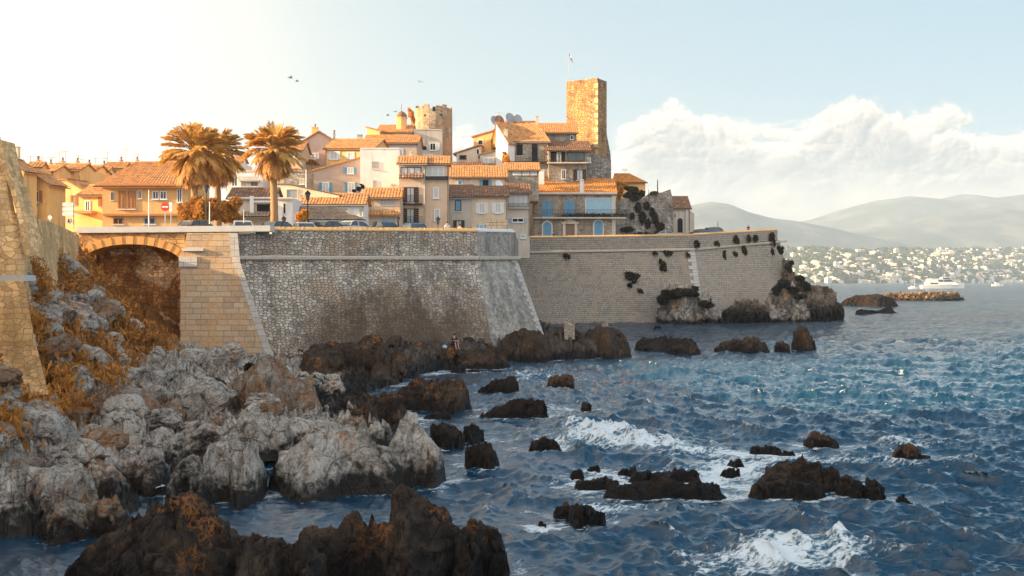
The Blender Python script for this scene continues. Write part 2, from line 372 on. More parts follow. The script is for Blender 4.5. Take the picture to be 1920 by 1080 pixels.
def terrain_z(x, y, detail=True):
    sd = shore_sd(x, y); zi = np.minimum(inland(x, y), np.interp(y, [40, 58, 72, 88, 100], [24, 16, 12.5, 10.6, 10.2])); p = np.stack([x, y, np.zeros_like(x)], 1)
    edge = -1.5+np.clip(sd+1.2, -1, 60)*1.25
    rk = np.clip(1.4-np.maximum(0, (zi-2.6))/3.0, .35, 1.0)
    if detail:
        pw = p+np.stack([fbm(p*.35, 3, 5), fbm(p*.35, 3, 9), p[:, 2]], 1)*1.3
        # big blocks, then boulders, then stones; tilted facets per cell
        s1, g1 = slabs(pw*np.array([.30, .38, 1]), 3, True, .55); a = s1*1.25*rk-.5*g1*rk+.12
        s2, g2 = slabs(pw*np.array([.72, .95, 1])+5, 13, True, .7); b = s2*.62-.24*g2+.05
        s3, g3 = slabs(p*np.array([1.8, 2.3, 1])+5, 23, True, .8); e = s3*.24-.10*g3+.03
        kf = np.interp(y, [40, 56], [1, .38]); kg = np.interp(y, [40, 56], [1, 1.35]); a = a*kf; b = b*kg*.9; e = e*kg*1.5
        s4, g4 = slabs(p*np.array([3.6, 4.4, 1])+2, 29, True, .9); e = e+(s4*.16-.08*g4)*kg
        nz = a*.8+b*rk+e*rk+fbm(p*1.1, 4, 41)*.15*rk+fbm(p*4.3, 2, 77)*.05-.25
        edge = edge+nz*.9
    else: nz = 0
    z = np.minimum(zi+nz, edge) if not detail else np.where(zi+nz < edge, zi+nz, edge)
    return z, sd, zi
# perspective-friendly polar grid: rows in distance, columns in bearing
rows = np.concatenate([np.linspace(5, 22, 30), 22*np.exp(np.linspace(0, math.log(135/22.), 430))[1:]])
uu = np.concatenate([np.linspace(-4.5, -.62, 130), np.linspace(-.62, .14, 640)[1:]])
DD, UU = np.meshgrid(rows, uu, indexing='ij')
tx = (DD*UU).ravel(); ty = DD.ravel()
tz, tsd, tzi = terrain_z(tx, ty)
veg_glow = cliff_veg(tx, ty, tzi+0*tz)
dk = np.clip((tx+ (15.5 - .10*np.maximum(0, ty-60)))/3.0, 0, 1)*np.clip((ty-54)/8, 0, 1)
dk = np.maximum(dk, np.clip(1.2-tsd/2.4, 0, 1)*np.clip((ty-44)/8, 0, .75))
keep = (tz > -1.4) & ~((tx > 4) & (ty > 112))
grid_mesh('rocky_shore_terrain', np.stack([tx, ty, tz], 1), len(rows), len(uu), M_shore, smooth=False, keep=keep, attrs={'veg_glow': veg_glow, 'dark': dk}).__setitem__('kind', 'structure')

def tz_at(x, y): return float(terrain_z(np.array([x]), np.array([y]))[0][0])
def tz_many(x, y): return terrain_z(np.asarray(x, float), np.asarray(y, float))[0]

# ------------------------------------------------------------------ rocks lofted across their outline, with true depth
ROCKS = []   # footprints for foam
def rock_sil(label, pts, D, mat, zb=-.7, dr=.9, amp=.22, seed=1, name='sea_rock', cat='rock', dens=9.0, group=None, fmin=.5, wmax=6, foam=1.0, pw=2.0, q=.62, fr=1.0, lift=0.0, hcap=2.4):
    fr = fr*1.15
    pts = sorted(pts); W0 = [(X(a, D), Z(b, D)) for a, b in pts]
    xs = np.array([a for a, b in W0]); zs = np.array([b for a, b in W0]); wid = xs[-1]-xs[0]
    nc = int(np.clip(wid*dens*30/max(D, 26), 80, 230)); nr = int(np.clip(nc*.6, 16, 110))
    x = np.linspace(xs[0], xs[-1], nc); s = (x-xs[0])/wid
    top = np.interp(x, xs, zs)+lift
    top = zb+(top-zb)*np.clip(np.minimum(s, 1-s)*8, 0, 1)**.55
    hgt = np.maximum(top-zb, .02)
    w_ = np.clip(dr*hgt*(.8+.4*np.sin(s*9+seed)), fmin, wmax)*np.clip(np.minimum(s, 1-s)*5, .05, 1)**.5
    yc = np.interp(s, np.linspace(0, 1, 7), [random.Random(seed*31+i).uniform(-.35, .35) for i in range(7)])*w_
    t = np.sin(np.linspace(-1, 1, nr)*math.pi/2); TT, SS = np.meshgrid(t, np.arange(nc), indexing='ij')
    SS = SS.astype(int)
    pr = np.clip(1-np.abs(TT)**pw, 0, 1)**q
    x3 = x[SS]; y3 = D+yc[SS]*(1-TT**2)+TT*w_[SS]; z3 = zb+hgt[SS]*pr
    V = np.stack([x3.ravel(), y3.ravel(), z3.ravel()], 1); f = np.clip((V[:, 2]-zb)/.8, 0, 1)
    sc = 2.4/max(hgt.max(), .8)*fr
    off = seed*7.7
    wv_ = V*sc*np.array([.75, .75, .9])+off+fbm(V*sc*.7, 3, seed)[:, None]*.5
    s1, g1 = slabs(wv_, seed, False, .6); s2, g2 = slabs(wv_*2.7+3, seed+9, False, .7); s3, g3 = slabs(wv_*6.3+5, seed+19, False, .8)
    hm = min(hgt.max(), hcap)
    d = (s1*.50-.20*g1+.05)*amp*hm+(s2*.24-.10*g2+.03)*amp*hm+(s3*.13-.06*g3)*amp*hm+fbm(V*sc*1.5+off, 5, seed+4, .6)*amp*hm*.22+fbm(V*sc*7, 2, seed+6)*amp*hm*.08
    nrm = np.stack([np.zeros(len(V)), TT.ravel(), np.ones(len(V))*.6], 1); nrm /= np.linalg.norm(nrm, axis=1)[:, None]
    V = V+nrm*(d*f)[:, None]; V[:, 0] += fbm(V*sc*1.7+3, 3, seed+5)*amp*hm*.3*f
    # broken horizontal ledges
    V[:, 2] = V[:, 2]+.05*hm*np.sin(V[:, 2]*9/hm+fbm(V*sc, 3, seed+8)*5)*f
    loc = (float(x.mean()), D, max(zb, 0) if zb < 0 else zb)
    o = grid_mesh(name, V, nr, nc, mat, smooth=False, loc=loc)
    if foam and zb < 0: ROCKS.append((x.copy(), D+yc, w_*.75, foam))
    return tag(o, label, cat, group)
BL = -.7
def flat(a, b, top, base): return None
# near rock mass at the bottom of the picture
rock_sil('large dark craggy rock mass with orange lichen at the very front, pointed left summit', [(85, 1085), (120, 1050), (200, 990), (240, 965), (290, 950), (300, 932), (375, 930), (392, 945), (430, 980), (462, 998), (500, 1010), (560, 1085)], 25.6, M_front, dr=.85, amp=.27, lift=-.12, seed=3, name='foreground_rock', dens=16, fr=.95)
rock_sil('low brown lobe joining the two front rock masses, in front of the calm channel', [(420, 1075), (470, 1008), (505, 1003), (520, 992), (545, 1003), (580, 1000), (600, 1010), (618, 1080)], 24.6, M_front, dr=.75, amp=.27, lift=-.1, seed=5, name='foreground_rock', dens=16, fr=.9)
rock_sil('long dark front rock with a tall knob and a small pointed spike on its crest', [(530, 1075), (545, 990), (580, 972), (600, 985), (640, 975), (667, 944), (690, 966), (725, 968), (738, 940), (752, 916), (776, 914), (790, 940), (835, 955), (862, 988), (905, 1015), (930, 1070)], 26.6, M_front, dr=.8, amp=.27, lift=-.12, seed=8, name='foreground_rock', dens=16, fr=.95)
rock_sil('rounded dark right end of the front rocks above the small splash', [(820, 1062), (850, 1000), (880, 982), (912, 984), (936, 1004), (952, 1030), (960, 1062)], 26.6, M_front, dr=.8, amp=.3, seed=11, name='foreground_rock', dens=16)
# boulders of the shore, left to right
SB = [
 ('tall pale upright boulder beside the scrub at the left', [(45, 905), (52, 830), (72, 785), (88, 772), (108, 790), (120, 830), (132, 905)], 37, M_pale, .3, .9, .16, 21),
 ('wide smooth pale boulder at the left above the rough brown one', [(40, 960), (46, 905), (60, 880), (110, 872), (160, 885), (180, 905), (188, 950)], 32.4, M_pale, .1, .9, .13, 22),
 ('rough knobbly brown boulder at the left waterline', [(60, 985), (95, 930), (125, 920), (165, 930), (205, 928), (235, 940), (250, 975)], 31, M_lich, -.5, .9, .3, 23),
 ('long low pale boulder with dark base behind the small inlet', [(140, 925), (165, 868), (215, 836), (240, 850), (290, 850), (318, 868), (325, 925)], 37, M_pale, -.5, .9, .2, 24),
 ('grey dome boulder squeezed between two larger ones behind the inlet', [(322, 925), (332, 870), (350, 852), (372, 858), (384, 885), (390, 920)], 36.3, M_shore, -.5, .8, .18, 25),
 ('square topped pale boulder right of the inlet', [(378, 925), (384, 850), (405, 833), (440, 830), (475, 842), (485, 862), (505, 885), (500, 925)], 36, M_pale, -.5, .9, .22, 26),
 ('big blocky cracked ledge with rusty lichen in the middle of the shore', [(95, 850), (110, 790), (150, 762), (215, 745), (255, 728), (300, 742), (340, 752), (362, 790), (370, 850)], 46, M_lich, .2, .7, .25, 27),
 ('huge grey and orange outcrop sloping down toward the dark rocks', [(400, 790), (415, 730), (455, 695), (485, 676), (520, 682), (560, 712), (600, 735), (615, 765), (600, 800)], 50, M_lich, .2, .8, .22, 28),
 ('long pale ridge boulder behind the square topped one', [(355, 860), (380, 830), (430, 800), (480, 788), (510, 775), (550, 790), (560, 830), (555, 870)], 42, M_pale, .2, .7, .26, 29),
 ('broad striped grey boulder at the water edge, lower centre', [(495, 905), (510, 860), (560, 830), (600, 812), (640, 804), (680, 812), (715, 838), (750, 862), (772, 892)], 37.5, M_pale, -.5, .95, .2, 30),
 ('pale pointed boulder with dark flank standing at the water edge', [(712, 885), (728, 838), (745, 798), (763, 781), (785, 792), (808, 815), (828, 850), (842, 882)], 39.2, M_pale, -.5, .8, .15, 31),
 ('brown pyramid shaped rock behind the striped boulder', [(628, 805), (655, 775), (688, 760), (705, 775), (720, 808)], 48, M_dark, .1, .8, .25, 32),
 ('dark brown rounded rock behind the pointed boulder', [(695, 800), (712, 765), (730, 748), (752, 756), (768, 775), (772, 800)], 54, M_dark, -.5, .8, .2, 33),
 ('dark flat rocks at the inner end of the narrow channel', [(610, 775), (630, 748), (680, 738), (720, 748), (735, 775)], 60, M_dark, -.5, .9, .25, 34),
 ('pale boulder against the dry slope near the middle left', [(105, 722), (125, 690), (140, 672), (155, 680), (160, 710), (165, 725)], 56, M_pale, 1.0, .9, .18, 35),
 ('low grey slab below the cut stone pier', [(300, 690), (335, 662), (400, 658), (440, 668), (455, 690)], 78, M_pale, .6, .8, .2, 36),
 ('dark brown cliff-like outcrop below the stained part of the wall', [(545, 735), (560, 668), (600, 642), (660, 640), (720, 648), (745, 672), (755, 732)], 76, M_dark, -.6, .9, .28, 37),
 ('long dark brown outcrop at the wall foot where the angler sits', [(720, 712), (740, 662), (800, 645), (850, 652), (900, 652), (945, 650), (965, 690)], 90, M_dark, -.6, .8, .22, 38),
 ('dark block of rock under the corner of the bastion', [(925, 684), (938, 640), (975, 618), (1010, 620), (1034, 640), (1042, 680)], 98, M_dark, -.6, .8, .26, 39),
 ('dark rugged rock in front of the bastion corner, cut by a cleft', [(1030, 680), (1040, 622), (1062, 618), (1090, 628), (1105, 680)], 103, M_dark, -.6, .9, .26, 40),
 ('round topped brown rock head ending the reef at the corner', [(1085, 680), (1095, 625), (1125, 612), (1158, 618), (1178, 638), (1188, 672)], 102, M_dark, -.6, .9, .2, 41),
]
for lb, pts, D, m, zb, dr, amp, sd_ in SB: rock_sil(lb, pts, D, m, zb=zb, dr=dr, amp=amp, seed=sd_, name='shore_boulder', cat='boulder', dens=13)
SR = [
 ('long low black rock beyond the dark rounded one, ringed by water', [(690, 770), (705, 750), (740, 738), (770, 724), (800, 722), (845, 714), (878, 720), (892, 745), (885, 768)], 61, M_dark, 1.0, 51),
 ('small pointed rock behind the long low black rock', [(758, 738), (772, 715), (785, 706), (800, 718), (810, 738)], 67, M_dark, .8, 52),
 ('narrow dark rock pointing right toward the white water', [(885, 742), (905, 724), (930, 714), (952, 702), (968, 703), (977, 722)], 70, M_black, .7, 53),
 ('slanting black reef rock with foam at its right tip', [(882, 794), (910, 776), (950, 758), (985, 746), (1015, 742), (1030, 752), (1034, 772)], 57.5, M_black, .55, 54),
 ('small brown rock alone in foam beyond the slanting reef', [(1022, 724), (1030, 706), (1050, 704), (1070, 703), (1081, 724)], 73, M_brown, .7, 55),
 ('tiny brown rock left of the big open water', [(1086, 770), (1093, 757), (1102, 755), (1111, 769)], 60, M_brown, .8, 56),
 ('low black rock directly left of the breaking wave', [(986, 846), (1005, 828), (1022, 822), (1040, 830), (1060, 845)], 45.6, M_black, .8, 57),
 ('dark pyramid rock right of the pointed boulder', [(866, 875), (876, 845), (900, 832), (920, 840), (940, 872)], 42.3, M_black, .8, 58),
 ('black block rock behind the dark pyramid rock', [(800, 840), (808, 800), (825, 793), (850, 795), (868, 815), (876, 840)], 47.2, M_black, .8, 59),
 ('black rock slab touching the block rock on its right', [(862, 830), (872, 803), (890, 798), (905, 812), (914, 830)], 48.6, M_black, .8, 60),
 ('thin dark rock shelf just awash behind the black block', [(770, 795), (800, 780), (830, 774), (852, 782), (856, 794)], 56.5, M_black, .8, 61),
 ('flat rock sheet lying past the reef head near the corner', [(1180, 655), (1200, 638), (1250, 633), (1300, 636), (1317, 646), (1310, 656)], 113, M_black, 2.0, 62),
 ('second flat rock just before the flat sheet near the corner', [(1240, 664), (1262, 650), (1290, 645), (1312, 650), (1318, 662)], 107, M_dark, .9, 63),
 ('long humped dark rock alone off the far wall', [(1326, 663), (1345, 648), (1380, 636), (1415, 632), (1432, 642), (1450, 662)], 109, M_dark, .8, 64),
 ('little dark rock between the humped one and the tall one', [(1450, 661), (1457, 642), (1467, 638), (1478, 645), (1483, 660)], 110, M_dark, .8, 65),
 ('tall rounded rock standing alone off the far wall', [(1482, 657), (1487, 628), (1497, 617), (1512, 617), (1522, 632), (1533, 657)], 113, M_dark, .7, 66),
 ('dark thick ledge half covered by surf, back layer of the middle reef', [(1160, 918), (1190, 896), (1230, 886), (1275, 880), (1305, 884), (1320, 900), (1330, 915)], 38.8, M_black, .9, 67),
 ('left arm of the middle reef in the surf', [(1062, 928), (1085, 905), (1120, 900), (1150, 903), (1175, 912), (1185, 930)], 37.6, M_black, .9, 68),
 ('front ledge of the middle reef, longest and lowest', [(1112, 940), (1135, 918), (1190, 910), (1250, 905), (1300, 910), (1350, 912), (1378, 930)], 36, M_black, .7, 69),
 ('big dome shaped rock at lower right with a notch', [(1396, 930), (1430, 898), (1448, 880), (1470, 868), (1498, 856), (1525, 862), (1545, 880), (1565, 878), (1580, 892), (1586, 915)], 37.6, M_dark, .6, 70),
 ('low front shelf at the foot of the big dome rock', [(1394, 938), (1410, 905), (1460, 905), (1500, 912), (1540, 908), (1558, 940)], 36.0, M_dark, .7, 71),
 ('square dark rock right of the big dome rock', [(1562, 938), (1575, 912), (1590, 898), (1612, 903), (1624, 938)], 36.3, M_dark, .7, 72),
 ('round dark rock at the right end of the dome rock row', [(1614, 942), (1622, 912), (1638, 904), (1652, 914), (1662, 940)], 35.8, M_dark, .7, 73),
 ('tiny rock knob last in the row at lower right', [(1675, 948), (1684, 934), (1697, 931), (1712, 946)], 35.2, M_dark, .7, 74),
 ('black crouching rock at lower centre in swirling water', [(1058, 992), (1066, 955), (1085, 946), (1110, 955), (1130, 968), (1142, 984)], 32.2, M_black, .8, 75),
 ('brown rock leaning against the crouching black rock', [(1032, 978), (1045, 958), (1062, 950), (1080, 958), (1086, 976)], 33, M_dark, .7, 76),
 ('smooth brown humped rock behind the dome rock', [(1503, 838), (1510, 818), (1528, 811), (1550, 822), (1580, 837)], 47, M_brown, .8, 77),
 ('low black rock strip left of the brown humped rock', [(1395, 856), (1415, 842), (1440, 838), (1470, 848), (1502, 852)], 45, M_black, .6, 78),
 ('stepped brown rock with a cap at right', [(1668, 862), (1680, 842), (1696, 831), (1712, 838), (1728, 853), (1754, 863)], 44, M_brown, .7, 79),
 ('small black rock swept by surf left of the dome rock', [(1362, 880), (1372, 868), (1388, 866), (1396, 878)], 41.6, M_black, .8, 80),
 ('small awash rock just left of the surf-swept one', [(1345, 898), (1365, 884), (1385, 882), (1392, 895)], 39.8, M_black, .6, 81),
 ('left of two tiny rocks above the middle reef', [(1066, 896), (1076, 886), (1090, 885), (1098, 895)], 39.6, M_black, .8, 82),
 ('right of two tiny rocks above the middle reef', [(1098, 888), (1108, 878), (1122, 878), (1128, 887)], 40.8, M_black, .8, 83),
 ('small lumpy rock behind the middle reef', [(1150, 902), (1165, 882), (1190, 880), (1212, 894)], 40, M_black, .7, 84),
 ('dark round rock under the wall outcrop near the inner channel', [(842, 704), (850, 688), (862, 685), (872, 692), (878, 703)], 85, M_black, .7, 85),
 ('small flat rock beside the dark round rock in the inner channel', [(872, 700), (885, 693), (898, 694), (903, 700)], 86, M_black, .7, 86),
 ('tiny pointed rock tip at lower centre left of the crouching rock', [(1005, 994), (1012, 985), (1022, 986), (1026, 994)], 31.5, M_black, .7, 87),
 ('tiny dark rock at the foot of the far wall', [(1224, 617), (1230, 610), (1238, 611), (1242, 617)], 165, M_black, .7, 88),
 ('dark rock spine beyond the headland tip', [(1596, 592), (1610, 582), (1640, 584), (1660, 578), (1668, 573), (1678, 585), (1692, 591)], 233, M_black, .9, 89),
 ('dark rubble bank joining the headland to the breakwater', [(1560, 576), (1600, 554), (1650, 552), (1680, 562), (1690, 575)], 310, M_black, .7, 90),
]
for lb, pts, D, m, dr, sd_ in SR: rock_sil(lb, pts, D, m, dr=dr, amp=.27, seed=sd_, dens=13, fmin=.45, lift=(.02 if D < 70 else .0))
rock_sil('long low breakwater of orange sunlit boulders beyond the headland', [(1640, 566), (1652, 553), (1700, 552), (1750, 551), (1795, 551), (1806, 558), (1812, 566)], 400, M_golden, dr=1.3, amp=1.0, seed=91, name='breakwater', cat='breakwater', dens=80, fr=2.6)
# headland below the far wall
HD = [
 ('pale bulging rock under the far wall topped with a dark bush', [(1228, 606), (1234, 565), (1255, 545), (1290, 538), (1318, 556), (1345, 572), (1358, 604)], 184, M_pale, 93),
 ('small rounded rocks between the two bulges below the far wall', [(1338, 604), (1355, 585), (1385, 568), (1415, 565), (1436, 580), (1448, 604)], 185, M_head, 94),
 ('pale bulging rock under the right end of the far wall', [(1425, 603), (1440, 560), (1458, 538), (1485, 530), (1505, 552), (1520, 600)], 187, M_pale, 95),
 ('square cut low rock below the end of the far wall', [(1490, 600), (1500, 560), (1540, 560), (1555, 575), (1560, 598)], 190, M_head, 96),
 ('steep headland cliff falling from the wall end to the sea', [(1452, 600), (1462, 480), (1475, 488), (1488, 512), (1508, 528), (1535, 538), (1560, 548), (1578, 565), (1584, 594)], 199, M_head, 97),
]
for lb, pts, D, m, sd_ in HD: rock_sil(lb, pts, D, m, dr=.5, amp=.34, seed=sd_, name='headland_rock', cat='rock', dens=80, fmin=2, wmax=8, zb=-1, hcap=6, fr=2.2)

# ------------------------------------------------------------------ loose boulders, eight shapes copied over the shore
ico = []
def ico_mesh(seed, mat):
    import bmesh
    bm = bmesh.new(); bmesh.ops.create_icosphere(bm, subdivisions=4, radius=1)
    V = np.array([v.co[:] for v in bm.verts]); rs = random.Random(seed)
    S = V*np.array([rs.uniform(.85, 1.2), rs.uniform(.8, 1.1), rs.uniform(.6, .85)])
    f1, f2, c = worley(V*1.25+seed*3.1, seed); g1, g2, cc = worley(V*3+seed, seed+3)
    d = 1+(c-.5)*.35-.12*np.exp(-((f2-f1)/.1)**2)+(cc-.5)*.1+fbm(V*1.6+seed, 5, seed, .6)*.22
    # flatten with random planes for broken faces
    S = S*d[:, None]
    for _ in range(7):
        n = np.array([rs.gauss(0, 1), rs.gauss(0, 1), rs.gauss(.3, 1)]); n /= np.linalg.norm(n); lim = rs.uniform(.62, .85)
        ex = np.maximum(S@n-lim, 0); S = S-np.outer(ex*.85, n)
    for v, q in zip(bm.verts, S): v.co = q
    me = bpy.data.meshes.new('boulder'); bm.to_mesh(me); bm.free(); me.materials.append(mat); return me
BM = [ico_mesh(i, [M_pale, M_shore, M_pale, M_lich][i % 4]) for i in range(8)]
BD = [ico_mesh(20+i, M_dark) for i in range(4)]
rs = random.Random(5)
def scatter(n, box, sizes, meshes, label, group, seed):
    rr = random.Random(seed); k = 0; pts = []
    for _ in range(n*6):
        px = rr.uniform(box[0], box[1]); D = math.exp(rr.uniform(math.log(box[2]), math.log(box[3]))); pts.append((X(px, D), D))
    zz, sd2, zi2 = terrain_z(np.array([p[0] for p in pts]), np.array([p[1] for p in pts]))
    for (x, y), z, s2 in zip(pts, zz, sd2):
        if k >= n or s2 < .2 or z < -.3: continue
        r = rr.uniform(*sizes)*(1 if rr.random() < .75 else 1.6)
        o = bpy.data.objects.new('boulder', rr.choice(meshes)); COL.objects.link(o)
        o.location = (x, y, z+r*.1); o.rotation_euler = (rr.uniform(-.4, .4), rr.uniform(-.4, .4), rr.uniform(0, 6.3)); o.scale = (r*rr.uniform(.8, 1.4), r, r*rr.uniform(.7, 1.1))
        tag(o, label, 'boulder', group); k += 1
scatter(210, (-20, 640, 33, 80), (.3, .85), BM, 'loose grey boulder among many on the pale rocky shore', 'loose grey boulders scattered over the shore', 4)
scatter(50, (560, 1040, 70, 98), (.4, .9), BD, 'loose dark wet boulder at the foot of the stained wall', 'loose dark boulders at the wall foot', 6)
scatter(40, (80, 330, 40, 84), (.35, .9), BM[:3], 'loose pale boulder poking out of the dry slope', 'pale boulders on the dry slope', 9)

# ------------------------------------------------------------------ sea: three bands of FFT waves on a polar grid
def ocean(L, N, lmin, lmax, rms, wind, seed, chop):
    rg = np.random.default_rng(seed); k = np.fft.fftfreq(N, L/N)*2*np.pi; kx, ky = np.meshgrid(k, k, indexing='ij')
    kk = np.hypot(kx, ky); kk[0, 0] = 1
    cosw = (kx*wind[0]+ky*wind[1])/kk
    S = np.exp(-1/(kk*lmax/2.2)**2)/kk**3.3*(.08+np.abs(cosw)**2.5)*np.exp(-(kk*lmin/8)**2)
    S[kk > 2*np.pi/lmin] = 0; S[kk < 2*np.pi/lmax] *= .05; S[0, 0] = 0
    a = np.sqrt(S)*(rg.normal(size=(N, N))+1j*rg.normal(size=(N, N)))
    h = np.fft.ifft2(a).real; s = rms/h.std(); h *= s
    dx = np.fft.ifft2(1j*kx/kk*a).real*s*chop; dy = np.fft.ifft2(1j*ky/kk*a).real*s*chop
    jx = np.gradient(dx, L/N, axis=0); jy = np.gradient(dy, L/N, axis=1); J = (1-jx)*(1-jy)
    return L, N, h, dx, dy, (1+jx)*(1+jy)
def samp(A, L, N, x, y):
    fx = (x/L % 1)*N; fy = (y/L % 1)*N; i = np.floor(fx).astype(int) % N; j = np.floor(fy).astype(int) % N; u = fx-np.floor(fx); v = fy-np.floor(fy)
    i1 = (i+1) % N; j1 = (j+1) % N
    return A[i, j]*(1-u)*(1-v)+A[i1, j]*u*(1-v)+A[i, j1]*(1-u)*v+A[i1, j1]*u*v
wind = np.array([-.80, -.60])
B = [ocean(173., 512, 5.0, 26., .13, wind, 1, 1.1), ocean(37., 512, .8, 4.2, .115, wind, 2, .95), ocean(13.3, 512, .22, 1.3, .048, np.array([-.6, -.8]), 3, .85)]
rowsW = np.concatenate([np.linspace(4, 18, 24)[:-1], HC*F/np.concatenate([np.arange(1328, 640, -1.15)-HY, np.exp(np.linspace(math.log(640-HY), math.log(.9), 330))])])
uw = np.concatenate([np.linspace(-2.5, -.56, 60)[:-1], np.linspace(-.56, .56, 1500), np.linspace(.56, 2.5, 60)[1:]])
DW, UW = np.meshgrid(rowsW, uw, indexing='ij'); wx = (DW*UW).ravel(); wy = DW.ravel()
step = (np.gradient(rowsW)[:, None]+0*DW).ravel()
sdw = shore_sd(wx[wy < 140], wy[wy < 140]); sdf = np.full(len(wx), -40.0); sdf[wy < 140] = sdw
calm = np.clip((-sdf)/7, .25, 1)
# sheltered channel left of the front rock is calmer
calm *= 1-.45*np.exp(-(((wx+6)/8)**2+((wy-31)/4.5)**2))
wz = np.zeros_like(wx); ddx = np.zeros_like(wx); ddy = np.zeros_like(wx); foam = np.zeros_like(wx)
for (b, lam) in zip(B, (14., 3.4, 1.2)):
    L, N, h, dx, dy, J = b
    fade = np.clip(1.5-step/lam*1.2, 0, 1)*calm
    wz += samp(h, L, N, wx, wy)*fade; ddx += samp(dx, L, N, wx, wy)*fade; ddy += samp(dy, L, N, wx, wy)*fade
    if lam > 2: foam += np.clip((.72-samp(J, L, N, wx, wy))*1.6, 0, 1)*fade*.75
# breaking crests by the reefs: (px, py, half width m, half depth m, height)
for px, py, a_, b_, hh, rot in [(1130, 822, 2.6, 1.2, .75, -.25), (1075, 800, 1.3, 1.0, .5, .5), (1240, 842, 2.4, .8, .35, -.1), (1470, 1040, 2.2, .8, .32, .35), (1360, 880, 1.6, .7, .35, .2), (1010, 985, .8, .5, .2, .5),
                                (985, 712, 2.5, 1.2, .4, .2), (1700, 835, 2.0, .6, .25, .1)]:
    x0, y0 = shore_pt(px, py); c, s_ = math.cos(rot), math.sin(rot)
    ax = (wx-x0)*c+(wy-y0)*s_; ay = -(wx-x0)*s_+(wy-y0)*c
    g = np.exp(-(ax/a_)**2-(np.where(ay < 0, ay/(b_*.6), ay/(b_*1.6)))**2)
    wz += hh*g*(1+.35*samp(B[2][2], 13.3, 512, wx*1.3, wy*1.3)/.042*.3); foam += .62*np.exp(-(ax/(a_*1.1))**2-((ay+.3)/(b_*1.5))**2)
for px, py, a_, b_, am in [(1150, 830, 4.5, 2.4, .8), (1300, 850, 5.5, 2.0, .5), (1330, 905, 3.2, 2.4, .75), (1440, 860, 4, 1.6, .6), (1215, 900, 3, 1.5, .5), (1130, 955, 1.8, .8, .8), (1230, 950, 2.0, .6, .55),
                           (1480, 1030, 2.6, 1.4, .75), (1400, 1070, 2.0, .8, .6), (1600, 870, 6, 1.2, .45), (1000, 700, 4, 2.4, .7), (930, 690, 3, 2.0, .55), (1090, 705, 5, 1.2, .4), (820, 700, 3, 1.6, .7), (760, 722, 3.0, 1.2, .6), (1000, 770, 2.2, 3, .5),
                           (1460, 930, 2.0, .6, .5), (1700, 870, 5, .8, .4), (930, 1040, .6, .5, .7), (880, 805, 2, 2.5, .3), (1040, 760, 2, 4, .45), (750, 940, 5, 1.2, .15)]:
    x0, y0 = shore_pt(px, py); foam += .62*am*np.exp(-((wx-x0)/a_)**2-((wy-y0)/b_)**2)
near = wy < 240; nx_, ny_ = wx[near], wy[near]; ring = np.zeros(near.sum()); wide = np.zeros(near.sum())
for (rx, ry, rw, am) in ROCKS:
    cx, cy = rx.mean(), ry.mean(); ext = (rx.max()-rx.min())/2+3
    m = (np.abs(nx_-cx) < ext) & (np.abs(ny_-cy) < rw.max()+3.5); xx, yy = nx_[m], ny_[m]
    c0 = np.interp(xx, rx, ry); w0 = np.interp(xx, rx, rw, left=0, right=0); ox = np.maximum(np.maximum(rx[0]-xx, xx-rx[-1]), 0)
    dd = np.hypot(np.maximum(np.abs(yy-c0)-w0, 0), ox); ring[m] = np.maximum(ring[m], np.exp(-(dd/.75)**2)*.55*am); wide[m] = np.maximum(wide[m], np.exp(-(dd/1.3)**2))
foam[near] += ring*np.clip((ny_-25)/9, .25, 1)
dmp = np.ones_like(wz); dmp[near] = 1-.85*wide; wz = wz*dmp-.12*(1-dmp); ddx *= dmp; ddy *= dmp
foam += np.exp(-((sdf+.7)/1.1)**2)*.35*np.clip((wy-34)/10, .25, 1)
far = np.clip((step-.5)/3.5, 0, 1)
V = np.stack([wx+ddx, wy+ddy, wz*.95], 1)
m, t = new_mat('sea_water'); g_ = t.n('ShaderNodeNewGeometry'); fa = t.n('ShaderNodeAttribute', out=None, attribute_name='foam').outputs['Fac']; fr_ = t.n('ShaderNodeAttribute', out=None, attribute_name='far').outputs['Fac']
pr_ = t.n('ShaderNodeMapping', {'Vector': g_, 'Rotation': (0, 0, R(-32))})
st = t.scale(pr_, .55, 1.6, 1)
fn = t.noise(st, 1.1, 9, .68, .6); fn2 = t.noise(t.scale(pr_, .8, 1.3, 1), 5.5, 6, .7, .4)
fm = t.m('ADD', fa, t.m('ADD', t.m('MULTIPLY', t.m('SUBTRACT', fn, .5), 2.8), t.m('MULTIPLY', t.m('SUBTRACT', fn2, .5), 2.4)))
rdg = t.m('SUBTRACT', .25, t.m('ABSOLUTE', t.m('SUBTRACT', t.noise(t.scale(pr_, .7, 1.5, 1), 2.2, 5, .62, .8), .5)))
fm = t.m('ADD', fm, t.m('MULTIPLY', rdg, 1.6))
fmask = t.m('MULTIPLY', t.sstep(fm, .8, 1.35), t.sstep(fa, .02, .22))
h1 = t.noise(t.scale(pr_, .9, 2.0, 1), 3.4, 5, .62); h2 = t.noise(t.scale(pr_, .10, .30, 1), 1.0, 8, .66)
hh = t.m('ADD', t.m('MULTIPLY', h1, .03), t.m('MULTIPLY', t.m('MULTIPLY', h2, 7.0), t.m('ADD', fr_, .02)))
nrm = t.n('ShaderNodeBump', {'Height': hh, 'Strength': 1.0, 'Distance': 1.0})
wcol = t.mix(t.sstep(fa, .3, 1.1, 0, .8), (.004, .036, .076), (.03, .10, .15))
bs_ = t.n('ShaderNodeBsdfPrincipled', {'Base Color': wcol, 'Roughness': t.m('ADD', t.m('MULTIPLY', fr_, .12), .04), 'IOR': 1.36, 'Specular IOR Level': .95, 'Normal': nrm})
fb = t.n('ShaderNodeBsdfPrincipled', {'Base Color': (.62, .68, .72, 1), 'Roughness': .9, 'Normal': nrm})
